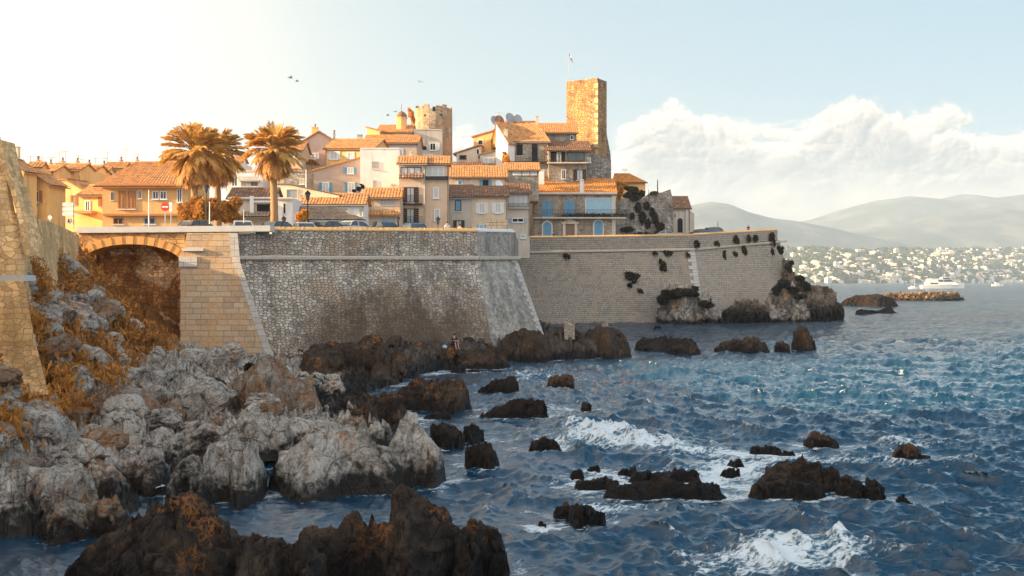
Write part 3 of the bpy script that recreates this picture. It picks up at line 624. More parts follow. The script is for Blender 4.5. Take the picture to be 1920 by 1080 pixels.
mx = t.n('ShaderNodeMixShader', {0: fmask, 1: bs_, 2: fb}); t.n('ShaderNodeOutputMaterial', {0: mx})
grid_mesh('sea_water', V, len(rowsW), len(uw), m, attrs={'foam': np.clip(foam, 0, 1.6), 'far': far}).__setitem__('kind', 'structure')
# ------------------------------------------------------------------ clouds on a far backdrop, density and light gathered in numpy
_a = np.radians(np.concatenate([np.linspace(-60, -26, 260)[:-1], np.linspace(-26, 27, 1150), np.linspace(27, 60, 260)[1:]])); _e = np.radians(np.linspace(-.3, 12.5, 290))
EE, AA = np.meshgrid(_e, _a, indexing='ij'); aa = AA.ravel(); ee = EE.ravel()
def cl_density(a, e):
    p = np.stack([a*16, e*22, np.zeros_like(a)], 1)
    wp = p+np.stack([fbm(p*.9, 3, 3), fbm(p*.9, 3, 7), p[:, 2]], 1)*.38
    d = 0; amp = .5; q = wp*.75; s = 0
    for k in range(5):
        f1, f2, c = worley(q+k*5.2, 60+k, True); d = d+amp*(np.sqrt(np.clip(1-f1**2*1.15, 0, 1))+(c-.5)*.14); s += amp; q = q*1.95; amp *= .55
    d = d/s
    d = d*.74+(fbm(wp*1.6, 6, 90, .6)*.5+.5)*.26
    t1 = fbm(np.stack([a*5.5, a*0+3.3, a*0], 1), 3, 31)
    ls = lambda x, c, w_: np.exp(-((x-c)/w_)**2)
    u = np.tan(np.clip(a, -1.2, 1.2))
    top = .092+.034*np.clip((u-.06)/.06, 0, 1)+t1*.010+.018*ls(u, .150, .035)+.020*ls(u, .315, .04)-.006*ls(u, .235, .03)-.006*np.clip((u-.36)/.1, 0, 1)+.030*ls(u, -.035, .026)+.024*ls(u, -.155, .028)+.006*ls(u, .42, .03)
    top += -.02*np.clip((-u-.2)/.2, 0, 1)
    cov = np.clip((top-e)/.036, -3, .95)
    return (d-.60)*3.3+cov*.9, d
cd, cfd = cl_density(aa, ee); G = cd.reshape(EE.shape); FD = cfd.reshape(EE.shape)
sm = np.clip((G+.02)/.22, 0, 1); alpha = sm*sm*(3-2*sm)
lightm = np.zeros_like(G); na = len(_a)
for k in range(1, 13):
    ai = np.clip(np.arange(na)-int(k*1.6), 0, na-1); ei = np.clip(np.arange(len(_e))+int(k*1.2), 0, len(_e)-1)
    lightm += np.clip(G[ei][:, ai]-.2, 0, .9)*(.13 if k < 6 else .09)
k_ = 3; sh = FD[np.clip(np.arange(len(_e))+k_, 0, len(_e)-1)][:, np.clip(np.arange(na)-k_, 0, na-1)]
rim = np.clip(.5+(FD-sh)*4.5, 0, 1)
big = np.exp(-lightm*2.4)
light = np.clip(-.08+.45*big+rim*(.72+.2*big), 0, 1)
lowf = np.clip((EE-.050)/.055, 0, 1); lowf = lowf*lowf*(3-2*lowf); blot = fbm(np.stack([aa*22, ee*60, aa*0], 1), 6, 44, .55).reshape(EE.shape)
light = np.clip(.74+blot*.9, 0, 1)*(1-lowf)+light*lowf+(rim-.5)*.15*(1-lowf)
u_ = np.tan(AA)
alpha *= np.clip(.15+(u_+.30)/.30, .15, 1)*np.clip((EE-.0)/.03, 0, 1)
Rc = 30000.
VC = np.stack([np.sin(aa)*Rc, np.cos(aa)*Rc, np.tan(ee)*Rc+HC], 1)
m, t = new_mat('cumulus'); at_ = t.n('ShaderNodeAttribute', out=None, attribute_name='lit').outputs['Fac']; al_ = t.n('ShaderNodeAttribute', out=None, attribute_name='alpha').outputs['Fac']
wa = t.n('ShaderNodeAttribute', out=None, attribute_name='warm').outputs['Fac']
cc_ = t.mix(t.sstep(at_, .1, .95), t.mix(wa, (.42, .46, .52), (.40, .44, .50)), t.mix(wa, (1.04, .86, .70), (1.30, 1.17, 1.02)))
em = t.n('ShaderNodeEmission', {0: cc_, 1: .235}); tr = t.n('ShaderNodeBsdfTransparent')
t.n('ShaderNodeOutputMaterial', {0: t.n('ShaderNodeMixShader', {0: al_, 1: tr, 2: em})})
grid_mesh('sky_clouds', VC, len(_e), len(_a), m, attrs={'lit': light.ravel(), 'alpha': alpha.ravel(), 'warm': lowf.ravel()}, keep=(alpha.ravel() > .001)).__setitem__('kind', 'structure')

# ------------------------------------------------------------------ hills across the bay
mh, t = new_mat('far_hills'); pz = t.n('ShaderNodeNewGeometry'); nn = t.noise(pz, .004, 9, .65)
finish(t, t.ramp(nn, [(.35, (.03, .045, .05)), (.5, (.07, .085, .09)), (.7, (.16, .16, .16))]), .95)
def hill(label_name, outline, D, depth, zfoot, seed, rough_=40):
    us = np.linspace(outline[0][0], outline[-1][0], 420); top = np.interp(us, [a for a, b in outline], [b for a, b in outline])
    v = np.linspace(0, 1, 70); VV, PX = np.meshgrid(v, us, indexing='ij')
    TP = (HC-(np.interp(PX.ravel(), us, top)-HY)/F*D).reshape(PX.shape)
    s = np.sin(VV*math.pi/2*1.0); Dd = D-depth*(1-VV)
    x = (PX-960)/F*D; zz = zfoot+(TP-zfoot)*s**1.3
    p = np.stack([x.ravel()/900, Dd.ravel()/900, 0*x.ravel()], 1)
    zz = zz+(fbm(p*2, 6, seed, .5, True).reshape(zz.shape))*rough_*(s*(1-s*.93))*1.6
    # back slope closes the form
    V = np.stack([x.ravel(), Dd.ravel(), zz.ravel()], 1)
    back = V.reshape(70, 420, 3)[-1:].copy(); b2 = back.copy(); b2[..., 1] += depth; b2[..., 2] = zfoot-30
    V = np.concatenate([V.reshape(70, 420, 3), b2]).reshape(-1, 3)
    grid_mesh(label_name, V, 71, 420, mh).__setitem__('kind', 'structure')
hill('hill', [(-1400, 480), (900, 470), (1200, 420), (1262, 398), (1300, 385), (1330, 380), (1362, 384), (1400, 400), (1440, 410), (1480, 414), (1540, 425), (1600, 440), (1700, 462), (1900, 480), (2600, 500)], 6600, 1000, 10, 3)
hill('hill', [(1100, 520), (1300, 470), (1480, 450), (1600, 432), (1680, 420), (1740, 404), (1800, 398), (1850, 390), (1900, 398), (1960, 412), (2100, 420), (2400, 380), (3000, 440)], 7600, 1500, 10, 13)
hill('mountain', [(1000, 500), (1400, 430), (1520, 412), (1580, 392), (1640, 378), (1700, 370), (1760, 374), (1800, 366), (1860, 372), (1920, 366), (2000, 350), (2200, 370), (3000, 420)], 9200, 1500, 10, 23, 80)
hill('mountain', [(-2500, 490), (-1000, 470), (-300, 492), (300, 480), (900, 470), (1200, 440), (1400, 440), (1700, 430)], 10200, 1500, 10, 33, 80)

# city slope: ground rising from the far shore
def shoreD(u): return np.interp(u, [-1.2, .05, .29, .38, .466, .8, 1.4], [4300, 3200, 3200, 3700, 4300, 4500, 4600])
us = np.linspace(-1.2, 1.4, 400); v = np.linspace(0, 1, 50); VV, UU_ = np.meshgrid(v, us, indexing='ij')
SD = shoreD(UU_)
def city_z(u, v_):
    D = shoreD(u)+v_*1000; e = np.interp(v_, [0, .02, .3, 1], [-5, -2, 24, 56])/F      # rows above the horizon
    n = fbm(np.stack([u*9, v_*3, u*0], 1), 4, 8)
    return D, 7+D*e+D*(n*5*np.clip(v_*2, 0, 1)+5*v_)/F
cD, cz = city_z(UU_.ravel(), VV.ravel())
mc, t = new_mat('wooded_slope'); pz = t.n('ShaderNodeNewGeometry'); nn = t.noise(pz, .02, 8, .7)
finish(t, t.ramp(nn, [(.4, (.03, .045, .02)), (.55, (.08, .085, .05)), (.7, (.25, .21, .16))]), .95)
grid_mesh('far_shore_ground', np.stack([UU_.ravel()*cD, cD, cz], 1), 50, 400, mc).__setitem__('kind', 'structure')
M_cw = [plain('far_wall_white', (.75, .68, .60), .8), plain('far_wall_cream', (.66, .53, .41), .8), plain('far_wall_pale', (.70, .66, .62), .8)]
M_cr = plain('far_roof', (.34, .16, .09), .9); M_cwin = plain('far_windows', (.09, .10, .11), .5)
rr = random.Random(21); proto = []
for k in range(9):
    wd, dp, ht = [(14, 12, 8), (20, 13, 10), (30, 14, 13), (16, 14, 20), (40, 14, 15), (52, 16, 9), (16, 12, 7), (24, 16, 24), (28, 20, 12)][k]
    b = MB(); b.box(-wd/2, wd/2, -dp/2, dp/2, -8, ht); nwf = len(b.f)
    r_ = MB()
    if k in (0, 1, 6, 8): r_.add([(-wd/2-.6, -dp/2-.6, ht), (wd/2+.6, -dp/2-.6, ht), (wd/2+.6, dp/2+.6, ht), (-wd/2-.6, dp/2+.6, ht), (-wd/2+3, 0, ht+3), (wd/2-3, 0, ht+3)], [(0, 1, 5, 4), (1, 2, 5), (2, 3, 4, 5), (3, 0, 4), (3, 2, 1, 0)])
    else: r_.box(-wd/4, wd/5, -dp/4, dp/4, ht, ht+2.6)
    rme = r_.build('roof', M_cr if k in (0, 1, 6, 8) else M_cw[0], uv=False).data
    g = b; nf = min(3, max(1, int(ht/3.2)))
    for f_ in range(nf):
        z0 = f_*3.2+.9; nw = min(7, max(2, int(wd/4.5)))
        for q in range(nw): xx = -wd/2+wd*(q+.5)/nw; g.box(xx-.9, xx+.9, -dp/2-.12, -dp/2+.1, z0, z0+1.5)
    me = b.build('far_building', M_cw[k % 3], uv=False).data; me.materials.append(M_cwin)
    for p_ in me.polygons: p_.material_index = 1 if p_.index >= nwf else 0
    proto.append((me, rme))
for o in list(COL.objects):
    if o.type == 'MESH' and o.name.split('.')[0] in ('far_building', 'roof'): bpy.data.objects.remove(o)
NB = 0
def far_b(u, v_, k=None, s=1.0):
    global NB
    D, z = city_z(np.array([u]), np.array([v_])); D = float(D[0]); z = float(z[0]); k = rr.randrange(9) if k is None else k
    me, rme = proto[k]
    o = bpy.data.objects.new('far_building', me); COL.objects.link(o); o.location = (u*D, D, max(z, 1.5)); o.rotation_euler.z = rr.uniform(-.7, .7); o.scale = (s, s, s*rr.uniform(.8, 1.3))
    tag(o, 'pale little building among the trees of the hillside city across the bay', 'building', 'buildings of the hazy city across the bay')
    for nme, dt in (('roof', rme),):
        c = bpy.data.objects.new(nme, dt); COL.objects.link(c); c.parent = o
    NB += 1
for _ in range(296):
    v_ = rr.random()**1.5; u = rr.uniform(.255, .50)
    far_b(u, v_*.8, s=rr.uniform(.42, .8))
# the smaller rest of the city as one mass
b = MB(); rj = random.Random(8)
for _ in range(1500):
    v_ = rj.random()**1.3*.98; u = rj.uniform(.16, .75) if rj.random() < .75 else rj.uniform(.26, .48)
    D, z = city_z(np.array([u]), np.array([v_])); D = float(D[0]); z = max(float(z[0]), 1.5); x = u*D; wd = rj.uniform(5, 15); dp = 8; h = rj.choice([4, 5, 6, 7, 10])
    a = rj.uniform(-.7, .7); c, s_ = math.cos(a), math.sin(a)
    cs = [(x+c*i*wd/2-s_*j*dp/2, D+s_*i*wd/2+c*j*dp/2) for i, j in ((-1, -1), (1, -1), (1, 1), (-1, 1))]
    b.hexa([(p[0], p[1], z-6) for p in cs]+[(p[0], p[1], z+h) for p in cs])
tag(b.build('distant_city_houses', M_cw[0], uv=False), 'mass of tiny pale houses spread thinly over the hazy hillside', 'houses', None, 'stuff')
# dark tree clumps between them
b = MB()
for _ in range(2400):
    v_ = rj.random(); u = rj.uniform(.15, .75); D, z = city_z(np.array([u]), np.array([v_])); D = float(D[0]); z = max(float(z[0]), 1); x = u*D; r = rj.uniform(7, 20)
    pts = []; n = 7
    for lv, (rr_, zz_) in enumerate([(1, -.2), (.95, .45), (.55, .85)]):
        for q in range(n): th = 2*math.pi*q/n+lv; k = r*rr_*rj.uniform(.75, 1.15); pts.append((x+k*math.cos(th), D+k*math.sin(th)*.6, z+r*.75*zz_*rj.uniform(.8, 1.2)))
    pts.append((x, D, z+r*.8)); fs = []
    for lv in range(2):
        for q in range(n): fs.append((lv*n+q, lv*n+(q+1) % n, (lv+1)*n+(q+1) % n, (lv+1)*n+q))
    fs += [(2*n+q, 2*n+(q+1) % n, 3*n) for q in range(n)]
    b.add(pts, fs)
tag(b.build('distant_trees', plain('far_trees', (.05, .065, .035), .95), uv=False), 'far-off dark tree clumps between the hillside houses', 'trees', None, 'stuff')
# ------------------------------------------------------------------ air
b = MB(); b.box(-14000, 14000, -400, 12200, -4, 900)
mhz, t = new_mat('haze_air'); pv = t.n('ShaderNodeVolumePrincipled', {'Color': (.60, .76, .95, 1), 'Density': 1.0e-4, 'Anisotropy': .1}); t.n('ShaderNodeOutputMaterial', {1: pv})
tag(b.build('haze', mhz, uv=False), 'thin sea haze veiling the far hills', 'haze', None, 'stuff')
# ------------------------------------------------------------------ town materials
MAT_ = dict(
 cream=plaster('plaster_cream', (0.650, 0.525, 0.388), warm=(0.575, 0.400, 0.237)), ochre=plaster('plaster_ochre_glow', (0.725, 0.438, 0.188), warm=(0.625, 0.338, 0.125)), white=plaster('plaster_white', (0.750, 0.725, 0.700), amt=.3),
 pink=plaster('plaster_pink', (0.613, 0.450, 0.325)), beige=plaster('plaster_beige', (0.600, 0.525, 0.438)), mauve=plaster('plaster_mauve', (0.425, 0.319, 0.269), amt=.2), grey=plaster('plaster_grey', (0.475, 0.425, 0.375)),
 orange=plaster('plaster_orange', (0.825, 0.475, 0.175)), lilac=plaster('plaster_lilac', (0.463, 0.375, 0.325)), pale=plaster('plaster_pale', (0.850, 0.688, 0.475), amt=.2))
M_stone = fin_rub(rubble('house_stone', (.42, .37, .31), (.30, .25, .20), (.20, .17, .14), .55, .28, .06, None, .06, warm=(.36, .27, .18)))
M_stoneg = fin_rub(rubble('grey_stone', (.36, .33, .30), (.22, .19, .165), (.14, .12, .10), .6, .32, .06, None, .07))
M_tower = fin_rub(rubble('tower_stone', (.50, .30, .15), (.30, .17, .085), (.24, .13, .06), .8, .45, .07, None, .14, warm=(.55, .33, .13)))
M_tower2 = fin_rub(rubble('round_tower_stone', (.46, .36, .26), (.34, .25, .18), (.36, .28, .20), .7, .36, .05, None, .06, warm=(.44, .28, .15)))
M_tile = tiles('roof_tiles_orange', (.64, .29, .10), (.72, .37, .14), (.50, .22, .09))
M_tileb = tiles('roof_tiles_bright', (.74, .27, .05), (.78, .35, .09), (.62, .21, .04))
M_tiled = tiles('roof_tiles_brown', (.24, .12, .07), (.32, .17, .10), (.18, .10, .07))
M_tileg = tiles('roof_tiles_grey', (.30, .22, .16), (.38, .27, .19), (.22, .17, .14))
M_blue = plain('blue_paint', (.13, .29, .44), .6); M_lblue = plain('light_blue_paint', (.30, .47, .58), .6); M_white = plain('white_paint', (.74, .74, .74), .5); M_bshut = plain('brown_paint', (.045, .026, .018), .6)
M_oshut = plain('rust_paint', (.46, .20, .07), .6); M_grey = plain('grey_metal', (.33, .35, .37), .6, .3); M_dk = plain('dark_metal', (.03, .03, .032), .5, .4); M_wood = plain('weathered_wood', (.22, .15, .10), .85)
M_glass, t_ = new_mat('window_glass'); finish(t_, t_.mix(t_.noise(t_.n('ShaderNodeNewGeometry'), .7, 3, .6), (.02, .025, .03), (.10, .12, .14)), .12, spec=.6)
M_curt = plain('curtained_glass', (.46, .47, .47), .3, 0, .25, 2.0, .5)
M_hole = plain('dark_interior', (.012, .011, .012), .9)
M_leafo = None
def leafmat(name, c1, c2, sc=1.2):
    m, t = new_mat(name); p = t.n('ShaderNodeNewGeometry'); n = t.noise(p, sc, 4, .6); n2 = t.noise(p, 9, 2, .5)
    col = t.mix(t.sstep(n, .35, .65), c1, c2); col = t.vm('SCALE', col, sc=t.m('ADD', t.m('MULTIPLY', n2, .9), .55))
    d = t.n('ShaderNodeBsdfPrincipled', {'Base Color': col, 'Roughness': .7, 'Specular IOR Level': .25}); tl = t.n('ShaderNodeBsdfTranslucent', {0: col})
    t.n('ShaderNodeOutputMaterial', {0: t.n('ShaderNodeMixShader', {0: .3, 1: d, 2: tl})}); return m
L_palm = leafmat('palm_leaves', (.78, .46, .14), (.50, .30, .09)); L_skirt = leafmat('dead_palm_leaves', (.70, .40, .15), (.42, .22, .08)); L_hedge = leafmat('hedge_leaves', (.34, .15, .03), (.60, .30, .08)); L_gold = leafmat('golden_leaves', (.80, .42, .08), (.6, .28, .05))
L_dark = leafmat('dark_leaves', (.035, .035, .022), (.075, .06, .035)); L_scrub = leafmat('dry_scrub_glow_leaves', (.62, .28, .07), (.34, .14, .03), .5)
M_bark = plain('palm_bark', (.34, .20, .10), .95, 0, .35, 6)

def leaf_blob(blobs, n, size, seed, aspect=.5):
    """blobs: (centre, (rx,ry,rz)); n leaves as small bent quads spread through the volume, denser toward the outside"""
    rg = np.random.default_rng(seed); vol = np.array([b[1][0]*b[1][1]*b[1][2] for b in blobs])**.7; ix = rg.choice(len(blobs), n, p=vol/vol.sum())
    C = np.array([tuple(b[0]) for b in blobs])[ix]; Rr = np.array([b[1] for b in blobs])[ix]
    d = rg.normal(size=(n, 3)); d /= np.linalg.norm(d, axis=1)[:, None]; r = rg.random(n)**.42
    bump = 1+.35*fbm(d*2.2+C*.7, 3, seed)[:, None]
    c = C+d*Rr*r[:, None]*bump
    a = rg.normal(size=(n, 3)); a /= np.linalg.norm(a, axis=1)[:, None]; b = np.cross(a, rg.normal(size=(n, 3))); b /= np.linalg.norm(b, axis=1)[:, None]
    s = size*(.55+rg.random(n))[:, None]; a = a*s; b = b*s*aspect
    V = np.stack([c-a, c+b, c+a, c-b], 1).reshape(-1, 3)
    mb = MB(); mb.v = [tuple(q) for q in V]; mb.f = [(4*i, 4*i+1, 4*i+2, 4*i+3) for i in range(n)]; return mb
# ------------------------------------------------------------------ house builder
class Front:
    """vertical plane through pixel x0 at distance D, turned by th (right end farther when positive)"""
    def __init__(s, x0, D, th=0.0):
        s.a = Vector((X(x0, D), D, 0)); s.d = Vector((math.cos(th), math.sin(th), 0)); s.n = Vector((math.sin(th), -math.cos(th), 0))
    def t(s, px): k = (px-960)/F; return (k*s.a.y-s.a.x)/(s.d.x-k*s.d.y)
    def p(s, px, py, off=0.0):
        q = s.a+s.d*s.t(px); z = HC-(py-HY)/F*q.y
        return Vector((q.x, q.y, z))+s.n*off
    def fbox(s, mb, x0, x1, y0, y1, o0, o1):  # y0 top row, y1 bottom row
        c = [(x0, y1, o1), (x1, y1, o1), (x1, y1, o0), (x0, y1, o0), (x0, y0, o1), (x1, y0, o1), (x1, y0, o0), (x0, y0, o0)]
        return mb.hexa([s.p(*q) for q in c])
    def fprism(s, mb, pts, o0, o1): return mb.prism([s.p(a, b, o1) for a, b in pts], [s.p(a, b, o0) for a, b in pts])
def tile_sheet(mb, e0, e1, r0, r1, pitch=.40, course=.42, amp=.07):
    """barrel tiles between eave e0-e1 and ridge r0-r1, as real corrugated courses"""
    e0, e1, r0, r1 = map(Vector, (e0, e1, r0, r1)); w_ = (e1-e0).length; ln = ((r0+r1)/2-(e0+e1)/2).length
    nc = max(2, int(w_/pitch)); nr = max(2, int(ln/course)); seg = 5
    n = (e1-e0).cross(r0-e0 if (r0-e0).length > .01 else r1-e0).normalized()
    if n.z < 0: n = -n
    b = len(mb.v); uv = mb.uv if mb.uv is not None else []; mb.uv = uv; cols = nc*seg+1
    for r in range(nr):
        for q in (0, 1):
            f = (r+q)/nr; lift = .05*(1-q)
            A = e0.lerp(r0, f); B = e1.lerp(r1, f)
            for c in range(cols):
                u = c/seg; ph = abs(math.sin(math.pi*u)); hgt = amp*ph**.6
                g = ((r*7+int(u)*13) % 5-2)*.004
                mb.v.append(tuple(A.lerp(B, c/(cols-1))+n*(hgt+lift+g))); uv.append((u+.001, r+.5*q+.2))
    for r in range(nr*2-1):
        for c in range(cols-1):
            a = b+r*cols+c; mb.f.append((a, a+1, a+cols+1, a+cols))
def ridge(mb, a, b, rad=.13):
    n0 = len(mb.v); mb.tube([a, Vector(a).lerp(Vector(b), .5), b], rad, 6); mb.uv += [(i*.37, 3.3) for i in range(len(mb.v)-n0)]
class House:
    def __init__(s, label, x0, x1, ye, yb, D, th=0.0, depth=7.0, mat=None, name='town_house', cat='house', top=None, sink=3.0):
        s.F = Front(x0, D, th); s.x0, s.x1, s.ye, s.yb, s.D, s.depth = x0, x1, ye, yb, D, depth
        base = s.F.p((x0+x1)/2, yb); s.root = empty(name, base, label, cat); s.mat = mat; s.parts = {}
        mb = MB(); ol = top if top else [(x0, ye), (x1, ye)]
        bl = s.F.p(x0, yb)-Vector((0, 0, sink)); br = s.F.p(x1, yb)-Vector((0, 0, sink))
        fr = [bl, br]+[s.F.p(a, b) for a, b in reversed(ol)]
        s.wmb = mb; s.outline = fr; mb.prism(fr, [q-s.F.n*depth for q in fr])
        s.done = False
    def wall(s):
        if not s.done: s.wobj = s.wmb.build('wall', s.mat, s.root); s.done = True
        return s.wobj
    def roof(s, yt, xr=None, mat=None, over=.35, slope=.45, ye=None, x0=None, x1=None, dback=None, gable=True, D0=0.0):
        """pitched roof with its eave to the viewer, ridge seen at row yt between columns xr"""
        x0 = s.x0 if x0 is None else x0; x1 = s.x1 if x1 is None else x1; ye = s.ye if ye is None else ye
        n = s.F.n; eL = s.F.p(x0, ye); eR = s.F.p(x1, ye); dm = (eL.y+eR.y)/2
        a, b = HY-yt, HY-ye; dr = ((a-b)*dm/F)/max(.08, slope-a/F); dr = max(1.0, min(dr, 12)) if dback is None else dback
        xr = xr or (x0, x1)
        def rp(px):   # ridge point: on the plane moved back by dr
            fr = Front(x0, s.D, 0); q = s.F.a-n*dr; k = (px-960)/F; t = (k*q.y-q.x)/(s.F.d.x-k*s.F.d.y); q = q+s.F.d*t; return Vector((q.x, q.y, HC-(yt-HY)/F*q.y))
        rL, rR = rp(xr[0]), rp(xr[1])
        if xr == (x0, x1) or gable:   # plain gable: keep the ridge parallel above the walls
            if xr == (x0, x1): rL = Vector((eL.x-n.x*dr, eL.y-n.y*dr, rL.z)); rR = Vector((eR.x-n.x*dr, eR.y-n.y*dr, rR.z))
        d = s.F.d*over; down = ((eL+eR)/2-(rL+rR)/2).normalized()
        e0 = eL+down*over-d; e1 = eR+down*over+d; r0, r1 = rL-d, rR+d
        up = Vector((0, 0, .10))
        mb = MB(); mb.uv = []; tile_sheet(mb, e0+up, e1+up, r0+up, r1+up); ridge(mb, r0+up*1.4, r1+up*1.4)
        b0 = (eL+rL)/2; bk0 = Vector((2*rL.x-eL.x, 2*rL.y-eL.y, eL.z)); bk1 = Vector((2*rR.x-eR.x, 2*rR.y-eR.y, eR.z))
        k = len(mb.v); q = [bk1+up+d, bk0+up-d, r0+up, r1+up]; mb.v += [tuple(v) for v in q]; mb.uv += [(0, 0), (10, 0), (10, 5), (0, 5)]; mb.f.append((k, k+1, k+2, k+3))
        # slab under the tiles
        k = len(mb.v); q = [e0, e1, r1, r0, e0+up*.8, e1+up*.8, r1+up*.8, r0+up*.8]; mb.v += [tuple(v) for v in q]; mb.uv += [(.5, .5)]*8
        for f in [(3, 2, 1, 0), (0, 1, 5, 4), (1, 2, 6, 5), (3, 0, 4, 7)]: mb.f.append(tuple(k+i for i in f))
        if xr != (x0, x1):     # hipped sides
            for (ee, bb, rr_) in ((e0, bk0-d, r0), (e1, bk1+d, r1)): tile_sheet(mb, ee+up, bb+up, rr_+up*.98, rr_+up)
        o = mb.build('roof', mat or M_tile, s.root); s.roofobj = o
        if over < .8:
            g = MB(); g.tube([e0+Vector((0, 0, -.03))+n*.06, e1+Vector((0, 0, -.03))+n*.06], .07, 6); g.build('gutter', M_grey if s.D % 2 else M_wood, s.root)
            g = MB(); q = s.F.p(x1-1.2 if int(s.D) % 3 else x0+1.2, ye, .1); g.tube([q, q-Vector((0, 0, max(1.5, (s.yb-ye)/F*s.D-.3)))], .05, 5); g.build('downpipe', M_grey if s.D % 2 else M_wood, s.root)
        # gable infill belongs to the wall mesh
        g = .02
        s.wmb.prism([eL+s.F.d*g, rL+s.F.d*g-Vector((0, 0, .03)), bk0+s.F.d*g], [eR-s.F.d*g, rR-s.F.d*g-Vector((0, 0, .03)), bk1-s.F.d*g]) if xr == (x0, x1) else None
        if not s.done: s.wall()
        s.ridge_pts = (rL, rR, dr); return s
    def raked(s, prof, mat=None, over=.3, th_=.16):
        """roof planes following the front outline, running back through the house"""
        mb = MB(); mb.uv = []; n = s.F.n; o1 = n*over; dp = s.depth+over
        for (a, b) in zip(prof[:-1], prof[1:]):
            A = s.F.p(*a); B = s.F.p(*b)
            lo, hi = (A, B) if A.z < B.z else (B, A); dn = (lo-hi).normalized()*over if abs(A.z-B.z) > .05 else Vector((0, 0, 0)); lo = lo+dn
            u = Vector((0, 0, th_)); tile_sheet(mb, lo+o1+u, lo-n*dp+u, hi+o1+u, hi-n*dp+u)
            k = len(mb.v); q = [lo+o1, hi+o1, hi-n*dp, lo-n*dp]; q = q+[v+u*.85 for v in q]; mb.v += [tuple(v) for v in q]; mb.uv += [(.5, .5)]*8
            for f in [(3, 2, 1, 0), (0, 1, 5, 4), (1, 2, 6, 5), (3, 0, 4, 7)]: mb.f.append(tuple(k+i for i in f))
        s.roofobj = mb.build('roof', mat or M_tile, s.root); s.wall(); return s
    def flat(s, mat=None, h=.25, over=.08):
        mb = MB(); mb.uv = None; s.F.fbox(mb, s.x0, s.x1, s.ye-h*F/s.D, s.ye+.3, -s.depth-over, over); s.roofobj = mb.build('roof', mat or s.mat, s.root); s.wall(); return s
    def window(s, x0, x1, y0, y1, pane='curt', frame=None, shut=None, smat=None, sill=True, sw=None, bars=1, arch=False, hbars=1, open_=True, label=None):
        """frame proud of the wall with the pane set back between its members; shutters folded beside it or closed over it"""
        F_ = s.F; fm = frame or M_white; fw = min(.11*F/s.D, (x1-x0)*.16); mb = MB()
        if arch:
            cx = (x0+x1)/2; rx = (x1-x0)/2; ry = min(rx, (y1-y0)*.5); inner = []; outer = []
            for k in range(9): a = math.pi*k/8; inner.append((cx+rx*math.cos(a), y0+ry-ry*math.sin(a))); outer.append((cx+(rx+fw*1.6)*math.cos(a), y0+ry-(ry+fw*1.6)*math.sin(a)))
            ring_i = [(x1, y1)]+inner+[(x0, y1)]; ring_o = [(x1+fw*1.6, y1)]+outer+[(x0-fw*1.6, y1)]
            for i in range(len(ring_i)-1): F_.fprism(mb, [ring_i[i], ring_i[i+1], ring_o[i+1], ring_o[i]], -.02, .10)
        else:
            for (a, b, c, d) in ((x0, x0+fw, y0, y1), (x1-fw, x1, y0, y1), (x0+fw, x1-fw, y0, y0+fw), (x0+fw, x1-fw, y1-fw, y1)): F_.fbox(mb, a, b, c, d, -.02, .09)
            for k in range(bars): c = x0+(x1-x0)*(k+1)/(bars+1); F_.fbox(mb, c-fw*.35, c+fw*.35, y0+fw, y1-fw, .0, .07)
        w_ = mb.build('window', fm if not arch else (frame or MAT_['white']), s.root)
        if label: w_['label'] = label
        pm = {'curt': M_curt, 'dark': M_hole, 'glass': M_glass}.get(pane, pane); mb = MB()
        if arch: F_.fprism(mb, ring_i, -.05, .035)
        else: F_.fbox(mb, x0+fw, x1-fw, y0+fw, y1-fw, -.05, .025)
        mb.build('pane', pm, w_)
        if sill and not arch: mb = MB(); F_.fbox(mb, x0-fw, x1+fw, y1, y1+fw*.8, -.02, .2); mb.build('sill', MAT_['white'], w_)
        if shut:
            sw = sw or (x1-x0)*.5; sm_ = smat or M_blue
            prs = []
            if 'l' in shut: prs.append((x0-sw, x0-.15))
            if 'r' in shut: prs.append((x1+.15, x1+sw))
            if 'c' in shut: prs += [(x0, (x0+x1)/2-.1), ((x0+x1)/2+.1, x1)]
            off = .11
            for a, b in prs:
                mb = MB(); st = min(.08*F/s.D, (b-a)*.2)
                if arch: F_.fbox(mb, a+.2, b-.2, y0+ry*.6, y1, off-.06, off)
                else:
                    F_.fbox(mb, a, a+st, y0, y1, off-.1, off+.02); F_.fbox(mb, b-st, b, y0, y1, off-.1, off+.02); F_.fbox(mb, a+st, b-st, y0, y0+st, off-.1, off+.02); F_.fbox(mb, a+st, b-st, y1-st, y1, off-.1, off+.02)
                    ns = 7
                    for k in range(ns):
                        ya = y0+st+(y1-y0-2*st)*k/ns; yb_ = y0+st+(y1-y0-2*st)*(k+.8)/ns; F_.fbox(mb, a+st, b-st, ya, yb_, off-.09, off-.02)
                mb.build('shutter', sm_, w_)
        return s
    def balcony(s, x0, x1, y, h=10, d=.9, mat=None, slab=True, n=None, rm=None):
        F_ = s.F; mb = MB()
        if slab: F_.fbox(mb, x0, x1, y, y+.22*F/s.D, -.05, d)
        else: F_.fbox(mb, x0, x1, y, y+.08*F/s.D, .0, d)
        bal = mb.build('balcony', mat or MAT_['grey'], s.root); mb = MB(); pw = .035*F/s.D; n = n or max(4, int((x1-x0)/2.2))
        for k in range(n+1): c = x0+(x1-x0)*k/n; F_.fbox(mb, c-pw/2, c+pw/2, y-h, y, d-.06, d-.02)
        F_.fbox(mb, x0, x1, y-h-pw, y-h, d-.08, d); mb.build('railing', rm or M_dk, bal); return s
    def band(s, name, x0, x1, y0, y1, o0, o1, mat):
        mb = MB(); s.F.fbox(mb, x0, x1, y0, y1, o0, o1); return mb.build(name, mat, s.root)
